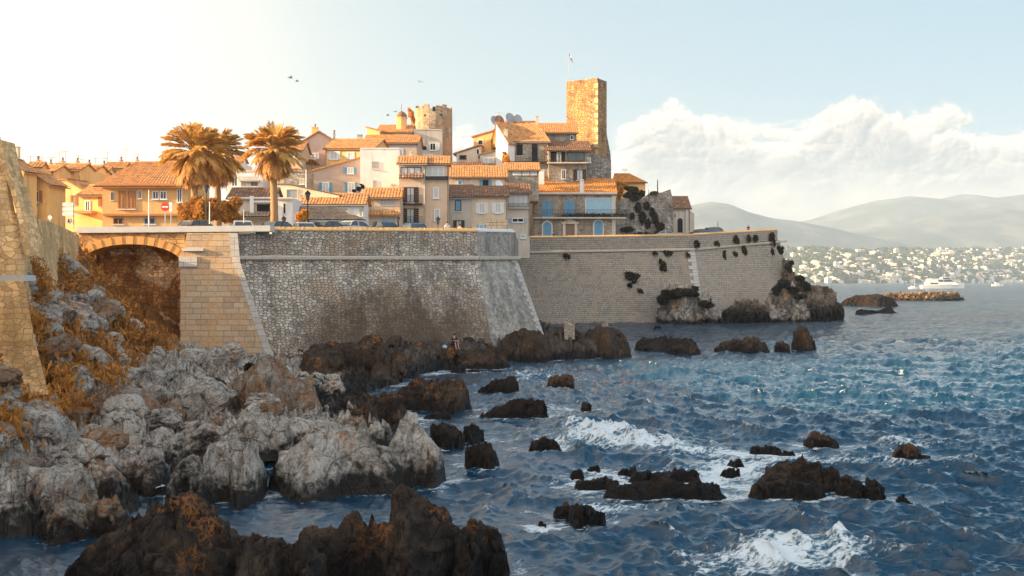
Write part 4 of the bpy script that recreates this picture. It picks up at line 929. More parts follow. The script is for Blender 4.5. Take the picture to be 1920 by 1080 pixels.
    def lean(s, x0, x1, y0, y1, out=.9, mat=None, name='awning_roof'):
        """small tiled lean-to sticking out of the facade"""
        mb = MB(); mb.uv = []; F_ = s.F; e0, e1, r0, r1 = F_.p(x0, y1, out), F_.p(x1, y1, out), F_.p(x0, y0, .05), F_.p(x1, y0, .05)
        tile_sheet(mb, e0, e1, r0, r1); k = len(mb.v); q = [e0, e1, r1, r0]; q = [v-Vector((0, 0, .12)) for v in q]+[v-Vector((0, 0, .02)) for v in q]; mb.v += [tuple(v) for v in q]; mb.uv += [(.5, .5)]*8
        for f in [(3, 2, 1, 0), (0, 1, 5, 4), (1, 2, 6, 5), (3, 0, 4, 7)]: mb.f.append(tuple(k+i for i in f))
        mb.build(name, mat or M_tile, s.root); return s
    def chimney(s, px, y0, y1, wpx=5, off=-3.0, mat=None, pot=True):
        D = s.D-off; f = Front(px, D, 0); mb = MB(); f.fbox(mb, px-wpx/2, px+wpx/2, y0+1.5, y1+4, -.7, 0); f.fbox(mb, px-wpx/2-.6, px+wpx/2+.6, y0, y0+1.5, -.78, .08)
        o = mb.build('chimney', mat or s.mat, s.roofobj)
        if pot: c = f.p(px, y0, -.35); mb = MB(); mb.lathe(c, [(.16, 0), (.14, .4), (.2, .42), (.2, .5)], 8); mb.build('chimney_pot', M_tiled, s.roofobj)
        return s
    def antenna(s, px, y0, y1, off=-3.0, bars=4):
        D = s.D-off; b = P(px, y1, D); tp = P(px, y0, D); mb = MB(); mb.tube([b, tp], .045, 5)
        for k in range(bars): z = tp.z-.15-k*.0; q = Vector((tp.x+(k-bars/2)*.28, tp.y, tp.z-.1)); mb.tube([q-Vector((0, .1, .35)), q+Vector((0, .1, .35))], .025, 4)
        mb.tube([tp+Vector((-.75, 0, -.1)), tp+Vector((.6, 0, -.1))], .03, 4); mb.build('antenna', M_grey, s.roofobj); return s
    def dish(s, px, py, off=-3.0, r=.55, mat=None):
        D = s.D-off; c = P(px, py, D); n = Vector((.55, -.75, .3)).normalized(); a = n.cross(Vector((0, 0, 1))).normalized(); b = a.cross(n); mb = MB(); k = 0
        mb.v.append(tuple(c-n*.16)); sg = 14
        for rr_, dz in ((.55, -.1), (1, 0), (1, .03)):
            for j in range(sg): t = 2*math.pi*j/sg; mb.v.append(tuple(c+(a*math.cos(t)+b*math.sin(t))*r*rr_+n*dz))
        mb.f += [(0, 1+(j+1) % sg, 1+j) for j in range(sg)]
        for l in range(2): mb.f += [(1+l*sg+j, 1+l*sg+(j+1) % sg, 1+(l+1)*sg+(j+1) % sg, 1+(l+1)*sg+j) for j in range(sg)]
        mb.tube([c-n*.1, c-n*.1-Vector((0, 0, r*1.6))], .04, 5); mb.tube([c-b*r, c+n*.5], .02, 4); mb.build('satellite_dish', mat or M_grey, s.roofobj, smooth=False); return s
H = House; m_ = MAT_
# ------------------------------------------------------------------ the old town, near to far
# left of the palms: plaster orange stands in for the glow on this side
h = H('house with wide hipped tile roof and rust brown shutters, left of the palms', 192, 352, 347, 424, 128, .0, 9, m_['ochre'])
h.roof(306, xr=(268, 350), mat=M_tile, over=.9, slope=.42)
h.window(222, 236, 358, 392, 'curt', M_oshut, 'c', M_oshut); h.window(240, 254, 358, 392, 'curt', M_oshut, 'c', M_oshut)
h.window(208, 214, 360, 376, 'glass', M_grey); h.window(259, 266, 357, 373, 'glass'); h.window(286, 298, 358, 374, 'glass'); h.window(300, 313, 358, 374, 'glass'); h.window(332, 342, 354, 380, 'glass')
h.band('cornice', 196, 354, 401, 405, 0, .5, M_oshut); h.window(212, 232, 408, 421, 'glass', M_oshut); h.window(270, 292, 408, 421, 'glass', M_grey); h.band('eaves_board', 190, 354, 345, 349, 0, .8, M_oshut)
h = H('orange house end wall between the road signs and the hipped house', 148, 196, 366, 424, 134, -.2, 4, m_['orange']); h.roof(350, mat=M_tile); h.window(185, 191, 362+8, 388, 'curt', M_oshut, 'c', M_oshut); h.window(160, 170, 376, 396, 'glass'); h.band('shop_awning', 150, 182, 396, 401, 0, 1.2, M_oshut)
h = H('long orange house with a sloping roof edge behind the road signs', 88, 160, 352, 424, 142, -.25, 4, m_['ochre'], top=[(88, 336), (124, 338), (160, 360)]); h.raked([(88, 336), (124, 338), (163, 361)]); h.window(100, 108, 352, 366, 'glass'); h.window(136, 142, 366, 384, 'curt', M_oshut, 'lr', M_oshut); h.window(112, 118, 378, 392, 'dark')
h = H('pale orange house with tall shutters at the far left', 34, 92, 330, 424, 120, -.2, 3, m_['orange'], top=[(34, 316), (60, 326), (92, 346)]); h.raked([(30, 314), (60, 326), (95, 348)]); h.window(46, 52, 352, 398, 'curt', M_white, 'lr', M_white); h.window(62, 74, 358, 380, 'glass', shut='lr', smat=M_oshut); h.window(64, 70, 388, 402, 'dark')
h = H('far left house with the broad square chimney stack', -20, 44, 318, 420, 118, -.3, 2, m_['orange'], top=[(-20, 300), (14, 300), (44, 322)]); h.raked([(-22, 300), (14, 300), (46, 323)]); h.chimney(24, 274, 322, 18, -1, m_['pale'], False); h.window(28, 34, 336, 360, 'dark')
sky_h = [(52, 76, 314, 328, 'orange', 150, 306, 'second roof from the left, tiny orange house behind'), (70, 100, 322, 340, 'ochre', 156, 312, 'small ochre house with dark roof in the left skyline'), (100, 122, 318, 336, 'cream', 165, 308, 'cream gable in the left skyline beside a gap of sky'),
         (118, 150, 318, 345, 'ochre', 160, 309, 'ochre house with low roof in the left skyline'), (146, 172, 324, 345, 'orange', 168, 312, 'orange house with a chimney in the left skyline'), (168, 200, 322, 340, 'cream', 172, 314, 'cream terrace house in the left skyline left of the hipped roof'),
         (196, 232, 316, 335, 'ochre', 178, 306, 'ochre house peeping over the left end of the hipped roof'), (228, 262, 312, 330, 'cream', 182, 306, 'cream house with wall top just above the hipped roof')]
for i, (a, b, c, d, mm, D, yt, lb) in enumerate(sky_h):
    h = H(lb, a, b, c, d, D, random.Random(i).uniform(-.3, .2), 7, m_[mm]); h.roof(yt, mat=M_tile); h.window(a+(b-a)*.3, a+(b-a)*.3+4, c+4, c+11, 'glass', M_grey)
    h.chimney(b-6, yt-7, yt+5, 4, -3); h.antenna(a+5+(i % 3)*3, yt-14-(i % 4)*4, yt+2)
    if i % 2: h.antenna(b-3, yt-18, yt+2)
# between and behind the palms
h = H('tall orange house with white shutters rising behind the broad palm', 318, 366, 300, 360, 170, .0, 8, m_['cream']); h.roof(288, mat=M_tile); h.window(326, 336, 310, 326); h.antenna(312, 258, 292, -2); h.antenna(305, 282, 296, -2)
h = H('white stepped house seen between the two palms', 424, 452, 304, 362, 162, .0, 7, m_['white']); h.roof(296, mat=M_tile); h.window(430, 440, 312, 326, 'curt'); h.window(434, 446, 330, 350, 'glass')
h = H('cream house with a roof terrace between the palms', 448, 492, 322, 366, 158, .0, 8, m_['white']); h.flat(m_['cream']); h.window(452, 466, 338, 350, 'curt', M_grey); h.window(470, 484, 338, 350, 'glass', M_grey); h.balcony(450, 488, 338, 5)
h = H('low building with a brown tile roof and dark garage opening beside the slim palm', 430, 512, 371, 424, 132, .02, 8, m_['beige']); h.roof(355, mat=M_tiled); h.window(480, 508, 381, 405, 'dark', m_['grey'], sill=False, bars=0); h.band('pillar', 470, 477, 368, 404, 0, .5, m_['white']); h.band('cornice', 428, 512, 370, 375, 0, .4, m_['white']); h.band('cornice', 476, 512, 376, 380, 0, .3, m_['white'])
h.lean(456, 508, 397, 408, 1.4, M_tileg)
h = H('narrow white house with an upright slot window right of the slim palm', 516, 548, 374, 424, 130, .03, 7, m_['white']); h.flat(); h.window(531, 536, 381, 401, 'dark', m_['beige'], bars=0); h.band('coping', 514, 552, 371, 374, 0, .35, m_['beige'])
h = H('pale wall wedge with a grey garage door, above the narrow white house', 518, 636, 364, 376, 145, .02, 7, m_['pale'], top=[(518, 346), (540, 346), (636, 366)]); h.raked([(516, 346), (540, 346), (638, 367)], m_['pale'] and M_tileg, .1, .05); h.window(536, 559, 354, 373, M_grey, m_['pale'], sill=False, bars=0); h.window(562, 570, 364, 374, 'curt', m_['pale'], bars=0)
h = H('rubble stone house patch behind the slim palm', 532, 574, 322, 352, 158, .0, 6, M_stone); h.flat(); h.window(562, 571, 334, 346, 'curt', m_['pale'])
h = H('cream house behind the slim palm leaves', 500, 566, 282, 330, 182, .0, 8, m_['cream']); h.roof(268, mat=M_tile); h.window(540, 552, 288, 300, 'curt', shut='lr', smat=M_white)
h = H('lilac gable house with a tall pointed roof and brick chimney', 558, 622, 262, 325, 190, .05, 10, m_['lilac'], top=[(558, 272), (598, 248), (622, 262)]); h.raked([(556, 273), (598, 247), (625, 264)], M_tile, .4); h.window(577, 591, 287, 299, 'curt', shut='lr', smat=M_white); h.chimney(590, 238, 254, 11, -1, M_tile and m_['orange']); h.chimney(626, 249, 262, 3, -4, m_['grey'])
h.chimney(557, 248, 268, 5, -3, m_['cream'])
h = H('sunlit orange house with pairs of white shutters below a long tile roof', 610, 700, 279, 322, 186, -.24, 8, m_['orange']); h.roof(263, mat=M_tile); h.window(620, 633, 284, 299, 'curt', shut='lr', smat=M_white, sw=5); h.window(653, 662, 285, 298, 'curt', shut='lr', smat=M_white, sw=3); h.chimney(674, 252, 266, 9, -5, m_['grey'], False)
h = H('lilac house with blue shutters under one long slanting roof', 566, 676, 330, 366, 168, .08, 8, m_['mauve'], top=[(566, 327), (676, 297)]); h.raked([(562, 328), (678, 296)], M_tile, .25)
h.window(651, 663, 314, 326, 'curt', shut='lr', smat=M_blue, sw=6); h.window(604, 617, 342, 361, 'curt', shut='lr', smat=M_blue, sw=6); h.window(652, 665, 342, 362, 'curt', shut='lr', smat=M_blue, sw=6)
h = H('tall plain white block with a small square window', 675, 749, 279, 368, 163, .04, 9, m_['white']); h.flat(h=.15); h.window(697, 710, 303, 317, 'curt', m_['grey'], bars=1); h.window(699, 706, 338, 353, 'curt', m_['beige'], bars=0); h.band('ledge', 733, 742, 345, 348, 0, .5, m_['grey'])
h = H('long low house with an upright ribbed orange roof behind the street lamp', 566, 682, 383, 424, 143, .03, 7, m_['white']); h.roof(365, mat=M_tile, over=.4); h.window(634, 650, 391, 396, 'curt', m_['grey'], bars=0); h.window(674, 680, 391, 406, 'curt', m_['beige'], bars=0)
h = H('small front house with a grey hipped tile roof behind the parked cars', 545, 676, 411, 424, 133, .02, 6, m_['white'], sink=2); h.roof(390, xr=(556, 622), mat=M_tileg, over=.5, slope=.55)
h = H('small two storey house with two short tile awnings', 684, 750, 371, 424, 150, .03, 7, m_['pink']); h.roof(355, mat=M_tile); h.lean(684, 752, 394, 404, .7, M_tile); h.window(712, 740, 373, 386, M_grey, m_['grey'], bars=3, sill=False); h.window(714, 742, 407, 420, M_grey, m_['grey'], bars=2, sill=False)
h = H('tall narrow house with brown shutters and two iron balconies', 748, 797, 307, 424, 157, .04, 8, m_['pink']); h.roof(295, mat=M_tile); h.window(751, 790, 313, 326, 'curt', M_bshut, bars=2); h.lean(748, 795, 325, 334, .5, M_tiled)
h.window(762, 777, 351, 380, 'curt', M_dk, 'lr', M_bshut, sw=8); h.window(762, 777, 391, 418, 'curt', M_dk, 'lr', M_bshut, sw=8); h.balcony(753, 793, 382, 15, .8, M_dk); h.balcony(753, 793, 420, 13, .8, M_dk); h.chimney(770, 284, 300, 5, -5, m_['cream'], False)
h = H('tall narrow pink house with white windows beside the balconied one', 797, 841, 307, 432, 158, .05, 8, m_['pink']); h.roof(295, mat=M_tile); h.window(799, 833, 312, 331, 'curt', M_white, bars=2); h.band('ledge', 796, 841, 331, 337, 0, .6, M_dk); h.window(812, 823, 351, 372, 'curt', bars=0); h.window(814, 825, 392, 414, 'curt', bars=0)
h = H('two tiered roof house with a long wall below the round tower', 683, 783, 268, 318, 200, -.02, 9, m_['lilac']); h.roof(255, mat=M_tile); h.window(750, 756, 279, 291, 'curt', bars=0)
h = H('upper small storey with its own tile roof behind the two tiered house', 708, 770, 248, 262, 212, -.05, 7, m_['pale']); h.roof(236, xr=None, mat=M_tile)
h = H('sunlit sloped roof end left of the two tiered house', 688, 712, 246, 275, 207, -.3, 8, m_['orange'], top=[(688, 240), (712, 246)]); h.raked([(685, 239), (714, 247)])
# round tower and neighbours
t_root = empty('round_tower', P(812, 300, 222), 'round stone tower with a broken parapet and one slot window, left of centre', 'tower')
c = P(813, 300, 226); r = X(848, 226)-X(813, 226); ztop = Z(203, 222); mb = MB()
ang = [R(200+i*20) for i in range(18)]
def ringz(z, rr_): return [(c.x+rr_*math.cos(a), c.y+rr_*math.sin(a), z) for a in ang]
n = len(ang); V0 = ringz(c.z-8, r*1.01)+ringz(ztop, r); V0 += ringz(ztop, r*.8)+ringz(ztop-1.2, r*.8)
fs = []
for l in range(3):
    for j in range(n): j2 = (j+1) % n; fs.append((l*n+j, l*n+j2, (l+1)*n+j2, (l+1)*n+j))
fs.append(tuple(3*n+j for j in range(n))); mb.add(V0, fs); mb.build('wall', M_tower2, t_root)
for j in range(n):
    if j in (3, 8, 13): continue
    a0, a1 = ang[j]+.02, ang[(j+1) % n]-.02 if j < n-1 else ang[0]+2*math.pi-.02; hh_ = .35+.3*((j*7) % 3); mb = MB()
    q = [(c.x+k*math.cos(a), c.y+k*math.sin(a)) for k, a in ((r*.82, a0), (r*.99, a0), (r*.99, a1), (r*.82, a1))]
    mb.hexa([(x, y, ztop-.05) for x, y in q]+[(x, y, ztop+hh_) for x, y in q]); mb.build('merlon', M_tower2, t_root)
f = Front(813, 226-r-.03, 0)
mb = MB(); f.fbox(mb, 811, 816, 200, 208, -.3, .08); mb.build('slot_window', M_hole, t_root); mb = MB()
for a, b in ((795, 214), (826, 213)): f.fbox(mb, a, a+2.5, b, b+3, -.8, -.05 if abs(a-813) < 15 else -.3)
mb.build('putlog_holes', M_hole, t_root)
h = H('grey boarded house built against the round tower', 776, 829, 244, 292, 212, .03, 5, m_['grey']); h.flat(); h.window(806, 817, 268, 282, 'dark', shut='r', smat=M_white, sw=7); h.window(791, 800, 274, 281, 'dark', m_['grey'], arch=True, bars=0); h.window(790, 812, 289, 296, 'curt')
h.band('terrace_planter', 808, 828, 240, 244, -1.6, -.4, M_dk)
# bell turret
b0 = P(753, 242, 214); br_ = empty('bell_turret', b0, 'tiny orange domed turret left of the round tower', 'turret')
mb = MB(); mb.lathe(b0-Vector((0, 0, 1)), [(1.0, 0), (1.0, 3.0), (1.15, 3.05), (1.15, 3.25)], 12); mb.build('wall', m_['orange'], br_)
mb = MB(); mb.lathe(b0+Vector((0, 0, 2.25)), [(1.1, 0), (1.0, .45), (.7, .9), (.3, 1.15), (.05, 1.25), (.04, 2.6)], 12); mb.build('dome', M_tiled, br_, smooth=True)
# centre group
h = H('cream house with a blue window pair and white dish under a wide tile roof', 842, 949, 332, 372, 176, .04, 7, m_['cream']); h.roof(313, mat=M_tile, over=.4); h.window(858, 867, 338, 347, M_blue, bars=0); h.window(905, 916, 337, 350, 'dark', M_dk, 'lr', M_blue, sw=6); h.dish(936, 345, 2.5, .7, M_white)
h = H('low grey strip of dark roof above the wide tile roof', 843, 902, 312, 330, 186, .0, 6, m_['grey']); h.roof(306, mat=M_tiled)
h = H('grey house with a brown slanted roof and a dark blue window', 842, 884, 370, 436, 165, .04, 7, m_['grey']); h.roof(349, mat=M_tiled); h.window(853, 865, 375, 396, M_blue, M_dk, bars=0); h.window(855, 866, 413, 430, 'curt', M_dk, 'lr', M_bshut, sw=5)
h = H('broad cream house with two pairs of white shutters', 883, 951, 368, 438, 166, .05, 7, m_['cream']); h.roof(351, mat=M_tiled)
h.window(898, 909, 381, 400, 'curt', shut='lr', smat=M_white, sw=6); h.window(928, 939, 381, 400, 'curt', shut='lr', smat=M_white, sw=6); h.window(898, 908, 421, 430, M_lblue, shut='lr', smat=M_lblue, sw=3.5, bars=0); h.window(929, 938, 421, 430, M_lblue, shut='lr', smat=M_lblue, sw=3, bars=0)
h = H('narrow grey house with an open loggia of four panes', 950, 993, 362, 448, 172, .05, 7, m_['beige']); h.roof(346, mat=M_tiled, over=.4); h.window(953, 990, 363, 388, 'curt', M_grey, bars=3, sill=False); h.balcony(952, 992, 389, 7, .5, MAT_['grey']); h.window(960, 982, 409, 417, 'dark', M_white, 'lr', M_lblue, sw=5, bars=1); h.window(976, 986, 440, 447, M_lblue, bars=0)
h = H('wide stone house with blue shutters and a long flowered balcony', 1000, 1154, 363, 448, 198, .10, 10, M_stone); h.roof(337, xr=(984, 1149), mat=M_tileb, over=.4, slope=.5, gable=True)
for a, b in ((1016, 1036), (1057, 1077)): h.window(a, b, 376, 407, M_blue, MAT_['white'], 'c', M_blue, bars=0)
h.window(1097, 1150, 371, 402, M_lblue, MAT_['white'], bars=0, sill=False); h.band('cornice', 1000, 1156, 361, 365, 0, .35, MAT_['white'])
h.balcony(1000, 1172, 408, 14, 1.1, MAT_['beige'], n=60)
fl = leaf_blob([(h.F.p(px, 404, .9), (1.2, .3, .4)) for px in range(1060, 1172, 9)], 1500, .12, 5); fl.build('flower_boxes', L_dark, h.root)
h.window(1018, 1034, 416, 443, M_blue, None, 'c', M_blue, bars=0, arch=True); h.window(1114, 1130, 413, 442, M_blue, None, 'c', M_blue, bars=0, arch=True)
mb = MB(); h.F.fbox(mb, 1060, 1077, 421, 445, -.05, .04); h.band('door', 1060, 1077, 421, 445, -.05, .05, M_wood)
mb = MB(); h.F.fbox(mb, 1055, 1060, 420, 445, -.02, .22); h.F.fbox(mb, 1077, 1082, 420, 445, -.02, .22); h.F.fbox(mb, 1052, 1085, 416, 420, -.02, .35); h.F.fprism(mb, [(1057, 416), (1080, 416), (1074, 412), (1068, 410.5), (1062, 412)], -.02, .25); mb.build('door_surround', MAT_['beige'], h.root)
h.chimney(1091, 336, 358, 7, 2.5, m_['white'], False); h.chimney(1014, 318, 342, 13, -3.5, m_['white'], False)
h.band('quoin', 1147, 1154, 366, 445, 0, .1, MAT_['beige'])
# upper centre
h = H('tall upper house with a long ribbed roof, many dishes and dark windows', 950, 1028, 265, 325, 205, -.02, 9, M_stone); h.roof(229, xr=(934, 1004), mat=M_tile, over=.4, slope=.62, gable=True)
h.window(968, 980, 270, 292, 'dark', M_dk, bars=0); h.window(997, 1008, 270, 303, 'dark', M_dk, bars=0); h.balcony(955, 1026, 304, 0.5, .8, M_dk); h.balcony(995, 1010, 303, 8, .5, M_dk)
h.dish(928, 226, -6, 1.0); h.dish(937, 225, -6.5, 1.0, M_tiled); h.dish(957, 222, -7, 1.15); h.dish(972, 223, -7, .95); h.antenna(936, 210, 228, -6); h.chimney(1007, 217, 234, 5, -6, m_['cream'], False); h.chimney(948, 242, 256, 8, .5, m_['beige'], True)
h = H('white sunlit gable wall left of the ribbed roof', 930, 952, 272, 292, 206, -.8, 6, m_['white'], top=[(930, 232), (952, 268)]); h.raked([(928, 229), (954, 270)], M_tile, .1, .1)
h = H('tiled roof house between the ribbed roof and the square tower', 1008, 1081, 250, 290, 214, .0, 9, M_stone); h.roof(233, mat=M_tile); h.window(1069, 1075, 254, 262, 'dark', bars=0)
h = H('stone house with a deep dark-roofed terrace loggia below the square tower', 1029, 1100, 281, 345, 203, .03, 8, M_stone); h.roof(267, mat=M_tiled, over=1.0, slope=.4); h.window(1032, 1060, 283, 305, 'dark', M_bshut, bars=2, sill=False); h.window(1064, 1096, 285, 303, 'glass', M_bshut, bars=1, sill=False); h.window(1044, 1052, 286, 305, 'curt', M_white, bars=0); h.balcony(1026, 1103, 305, 4, 1.0, MAT_['beige'])
h.window(1053, 1061, 318, 336, 'dark', M_white, arch=False); h.window(1081, 1093, 318, 338, 'curt', M_dk, 'lr', M_bshut, sw=6)
h = H('low rubble house with white upper windows left of the white chimney block', 950, 1010, 319, 345, 192, .02, 6, M_stone); h.roof(307, mat=M_tile); h.window(962, 976, 320, 328, 'curt'); h.window(980, 992, 320, 328, 'curt'); h.window(995, 1006, 320, 328, 'curt')
h = H('small house with a steep slanted roof left of the upper house', 856, 902, 285, 316, 214, -.1, 7, m_['beige'], top=[(856, 288), (902, 274)]); h.raked([(852, 289), (902, 272)], M_tile, .3); h.window(864, 872, 291, 300, 'dark', M_bshut, 'lr', M_bshut, sw=2.5); h.window(893, 899, 279, 290, 'dark', bars=0)
h = H('small orange sunlit attic block left of the upper house', 888, 932, 254, 282, 218, -.15, 6, m_['orange'], top=[(888, 256), (932, 244)]); h.raked([(886, 257), (934, 243)], M_tile, .2); h.window(896, 906, 262, 272, 'dark', bars=0)
h = H('grey house with a lean roof and white terrace awning below the orange attic', 900, 952, 286, 318, 207, .02, 6, m_['grey'], top=[(900, 290), (952, 280)]); h.raked([(898, 291), (953, 279)], M_tileg, .2); h.window(906, 926, 296, 308, 'curt', M_white); h.window(930, 944, 296, 306, 'dark', M_grey)
h.lean(904, 940, 306, 313, 1.0, M_tileg)
# square tower
T0 = 225.; ft = Front(1062, T0, .62); tr_ = empty('square_tower', ft.p(1095, 335), 'tall square sunlit stone tower with a flagpole on its flat top', 'tower')
wdt = ft.t(1119); bx = ft.a; dpt = 6.5; z0, z1 = Z(345, T0)-10, Z(150, T0)
# plan: left corner, front corner, right corner, back corner
A_ = Vector((bx.x, bx.y, 0)); 
fc = Front(1062, T0+4.2, 0); pL = Vector((X(1062, 229), 229, 0)); pC = Vector((X(1121, 224.6), 224.6, 0))
nn_ = (pC-pL); nn_.normalize()
sun_n = Vector((-nn_.y, nn_.x, 0))          # horizontal, pointing away behind the lit face
if sun_n.y < 0: sun_n = -sun_n
pL = Vector((X(1062, 229.2), 229.2, 0)); pC = Vector((X(1121, 225), 225, 0)); pR = Vector((X(1137.5, 228.6), 228.6, 0)); pB = pL+(pR-pC)
mb = MB(); NS = 1
cs = [pL, pC, pR, pB]
mb.hexa([q+Vector((0, 0, z0)) for q in cs]+[q+Vector((0, 0, z1)) for q in cs]); mb.build('wall', M_tower, tr_)
cc = (pL+pC+pR+pB)/4; mb = MB()
def rim_(a, b, hh, th_=.5):
    d = (b-a).normalized(); nb = (cc-(a+b)/2).normalized(); q = [a, b, b+nb*th_, a+nb*th_]; mb.hexa([v+Vector((0, 0, z1)) for v in q]+[v+Vector((0, 0, z1+hh)) for v in q])
rim_(pL, pC, .45); mb.build('parapet', M_tower, tr_); mb = MB(); rim_(pC, pR, .35); mb.build('parapet', M_stoneg, tr_)
mb = MB(); q = [pC, pR, pR+Vector((.8, .4, 0)), pC+Vector((.4, -.1, 0))]
fr2 = Front(1121, 228, .3)
for k in range(14):   # quoins at the lit corner
    z = z0+10+k*(z1-z0-10)/14; w2 = .9 if k % 2 else .55; d = (pL-pC).normalized(); e = (pR-pC).normalized()
    a = pC+d*w2-e*.03; b = pC-d*.03-e*.03; cqq = pC+e*(1.45-w2)-d*.03; mb.prism([a+Vector((0, 0, z)), b+Vector((0, 0, z)), b+Vector((0, 0, z+.9)), a+Vector((0, 0, z+.9))], [v+e*.06+Vector((0, 0, zz)) for v, zz in ((a, z), (b, z), (b, z+.9), (a, z+.9))])
mb.build('quoins', plaster('quoin_stone', (.56, .42, .26)), tr_)
h = H('grey stone buttress annex at the right foot of the square tower', 1134, 1145, 244, 345, 236, .5, 5, M_stoneg, top=[(1134, 232), (1145, 290)], name='stone_annex', cat='building'); h.wall()
h = H('grey lower stone base in front of the square tower', 1100, 1146, 290, 345, 214, .2, 6, M_stoneg, top=[(1100, 287), (1122, 290), (1146, 300)], name='stone_building', cat='building'); h.wall(); h.window(1101, 1108, 295, 305, 'curt', m_['white'], bars=0)
def pole(name, label, cat, px, y0, y1, D, r=.06, mat=None, extra=None):
    mb = MB(); a, b = P(px, y1, D), P(px, y0, D); mb.tube([a, b], [r, r*.6], 6); o = mb.build(name, mat or M_grey, at=a); return tag(o, label, cat)
fp = empty('flag', P(1068, 152, 227), 'drooping tricolour flag on its white pole atop the square tower', 'flag'); mb = MB(); mb.tube([P(1068, 152, 227), P(1066, 98, 227)], .045, 6); mb.build('pole', M_grey, fp)
for k, (cl_, nmx) in enumerate((((.03, .05, .16), 'blue'), ((.7, .68, .66), 'white'), ((.55, .10, .05), 'red'))):
    mb = MB(); rowsn = 9
    for i in range(rowsn):
        for j in (0, 1):
            f_ = i/(rowsn-1); g_f = (k+j)/3; px = 1066.3+g_f*6+math.sin(f_*5+g_f*3)*.9*g_f+f_*3.2; py = 100+f_*11+g_f*9; q = P(px, py, 227+.35*math.sin(f_*4+g_f*6)); mb.v.append(tuple(q))
    mb.f = [(2*i, 2*i+1, 2*i+3, 2*i+2) for i in range(rowsn-1)]; mb.build('cloth', plain('flag_'+nmx, cl_, .9), fp)
pole('lightning_rod', 'thin mast on the right corner of the square tower top', 'mast', 1116, 118, 152, 229, .05)
# far right of the town
h = H('golden hip roofed house behind the dark tree, right of the square tower', 1150, 1210, 342, 372, 228, -.1, 9, m_['orange']); h.roof(327, xr=(1155, 1178), mat=M_tileb, over=.4, slope=.45)
h.antenna(1172, 318, 332, -3)
rw = House('ruined grey stone wall overgrown with dark ivy, stepping up to a point', 1150, 1263, 400, 446, 204, .10, 1.6, M_stoneg, 'ruined_wall', 'wall', top=[(1150, 378), (1172, 372), (1205, 374), (1222, 360), (1240, 361), (1257, 355), (1261, 372), (1263, 440)]); rw.wall()
ivy = leaf_blob([(rw.F.p(a, b, .25), (c_*.1, .3, d_*.1)) for a, b, c_, d_ in [(1196, 390, 6, 10), (1204, 408, 7, 12), (1214, 420, 6, 10), (1222, 398, 5, 9), (1228, 410, 6, 12), (1234, 424, 5, 7), (1190, 372, 10, 5), (1212, 386, 6, 8), (1240, 425, 5, 8), (1176, 430, 14, 5), (1204, 440, 18, 5), (1185, 405, 5, 6), (1233, 436, 7, 4), (1226, 362, 8, 3)]], 5200, .20, 3); ivy.build('ivy', L_dark, rw.root)
h = H('small grey chapel with an arched dark doorway at the end of the rampart', 1262, 1302, 391, 440, 206, .02, 8, m_['grey'], 'chapel', 'chapel', top=[(1262, 391), (1290, 391), (1296, 397), (1302, 401)]); h.roof(370, xr=None, x0=1262, x1=1294, mat=M_tiled, over=.3, slope=.6); h.window(1270, 1280, 409, 436, 'dark', m_['grey'], bars=0, arch=True); h.window(1264, 1267, 401, 408, 'dark', m_['grey'], bars=0); h.band('pilaster', 1285, 1289, 394, 438, 0, .35, m_['grey'])
pole('leaning_post', 'dark leaning post on top of the ruined wall', 'post', 1233, 337, 362, 205, .13, M_dk)
pole('thin_mast', 'short mast at the left shoulder of the ruined wall', 'mast', 1216, 355, 374, 206, .07, M_dk)
# ------------------------------------------------------------------ ramparts
M_bast, bt, bcol, bh, bb = rubble('bastion_stone', (.60, .55, .485), (.34, .30, .255), (.13, .105, .085), .34, .22, .075, None, .07, warm=(.46, .34, .23))
posn = bt.n('ShaderNodeNewGeometry'); sx = bt.n('ShaderNodeSeparateXYZ', {0: posn}, out=None)
# brown sea stain low in the middle of the face
ex = bt.m('DIVIDE', bt.m('ADD', sx.outputs[0], 9.5), 8.5); ez = bt.m('DIVIDE', bt.m('SUBTRACT', sx.outputs[2], 1.0), 5.2)
ds = bt.m('ADD', bt.m('MULTIPLY', ex, ex), bt.m('MULTIPLY', ez, ez)); sn = bt.noise(bt.scale(posn, 1, 1, .45), .5, 8, .65)
stm = bt.sstep(bt.m('ADD', ds, bt.m('ADD', bt.m('MULTIPLY', bt.m('SUBTRACT', sn, .5), 2.8), bt.m('MULTIPLY', bt.m('SUBTRACT', bt.noise(posn, 3.0, 6, .7), .5), 1.6))), 1.7, .1)
low_ = bt.sstep(bt.m('ADD', sx.outputs[2], bt.m('MULTIPLY', sn, 3.5)), 5.6, 2.6); rgt = bt.sstep(sx.outputs[0], -17, -14)
stm = bt.m('MAXIMUM', stm, bt.m('MULTIPLY', low_, rgt)); bcol2 = bt.mix(bt.m('MULTIPLY', stm, .86), bcol, bt.mix(sn, (.05, .033, .022), (.17, .115, .08)))
finish(bt, bcol2, .93, bh, .9, bb, spec=.2)
M_render = fin_rub(rubble('bastion_render', (.44, .41, .37), (.36, .33, .295), (.28, .25, .22), .30, .20, .05, (.20, .165, .135, .5, .7), .03))
M_ashl = ashlar('pier_ashlar', (.60, .45, .31), (.46, .33, .22), (.20, .14, .09), 1.25, .46, .05, warm=(.60, .36, .18))
M_quoin = ashlar('quoin_ashlar', (.56, .53, .50), (.48, .45, .42), (.25, .21, .18), 2.4, .5, .03)
M_cord = plain('cordon_stone', (.46, .40, .34), .9, 0, .3, 2.5); M_cop = plain('concrete_coping', (.58, .56, .54), .85, 0, .2, 1.5); M_grass = plain('dry_wall_top', (.52, .32, .14), .95, 0, .5, 3.0)
M_farw = ashlar('far_rampart_stone', (.40, .36, .31), (.28, .245, .21), (.12, .10, .085), .62, .34, .09, warm=(.36, .29, .22), mort=.035)
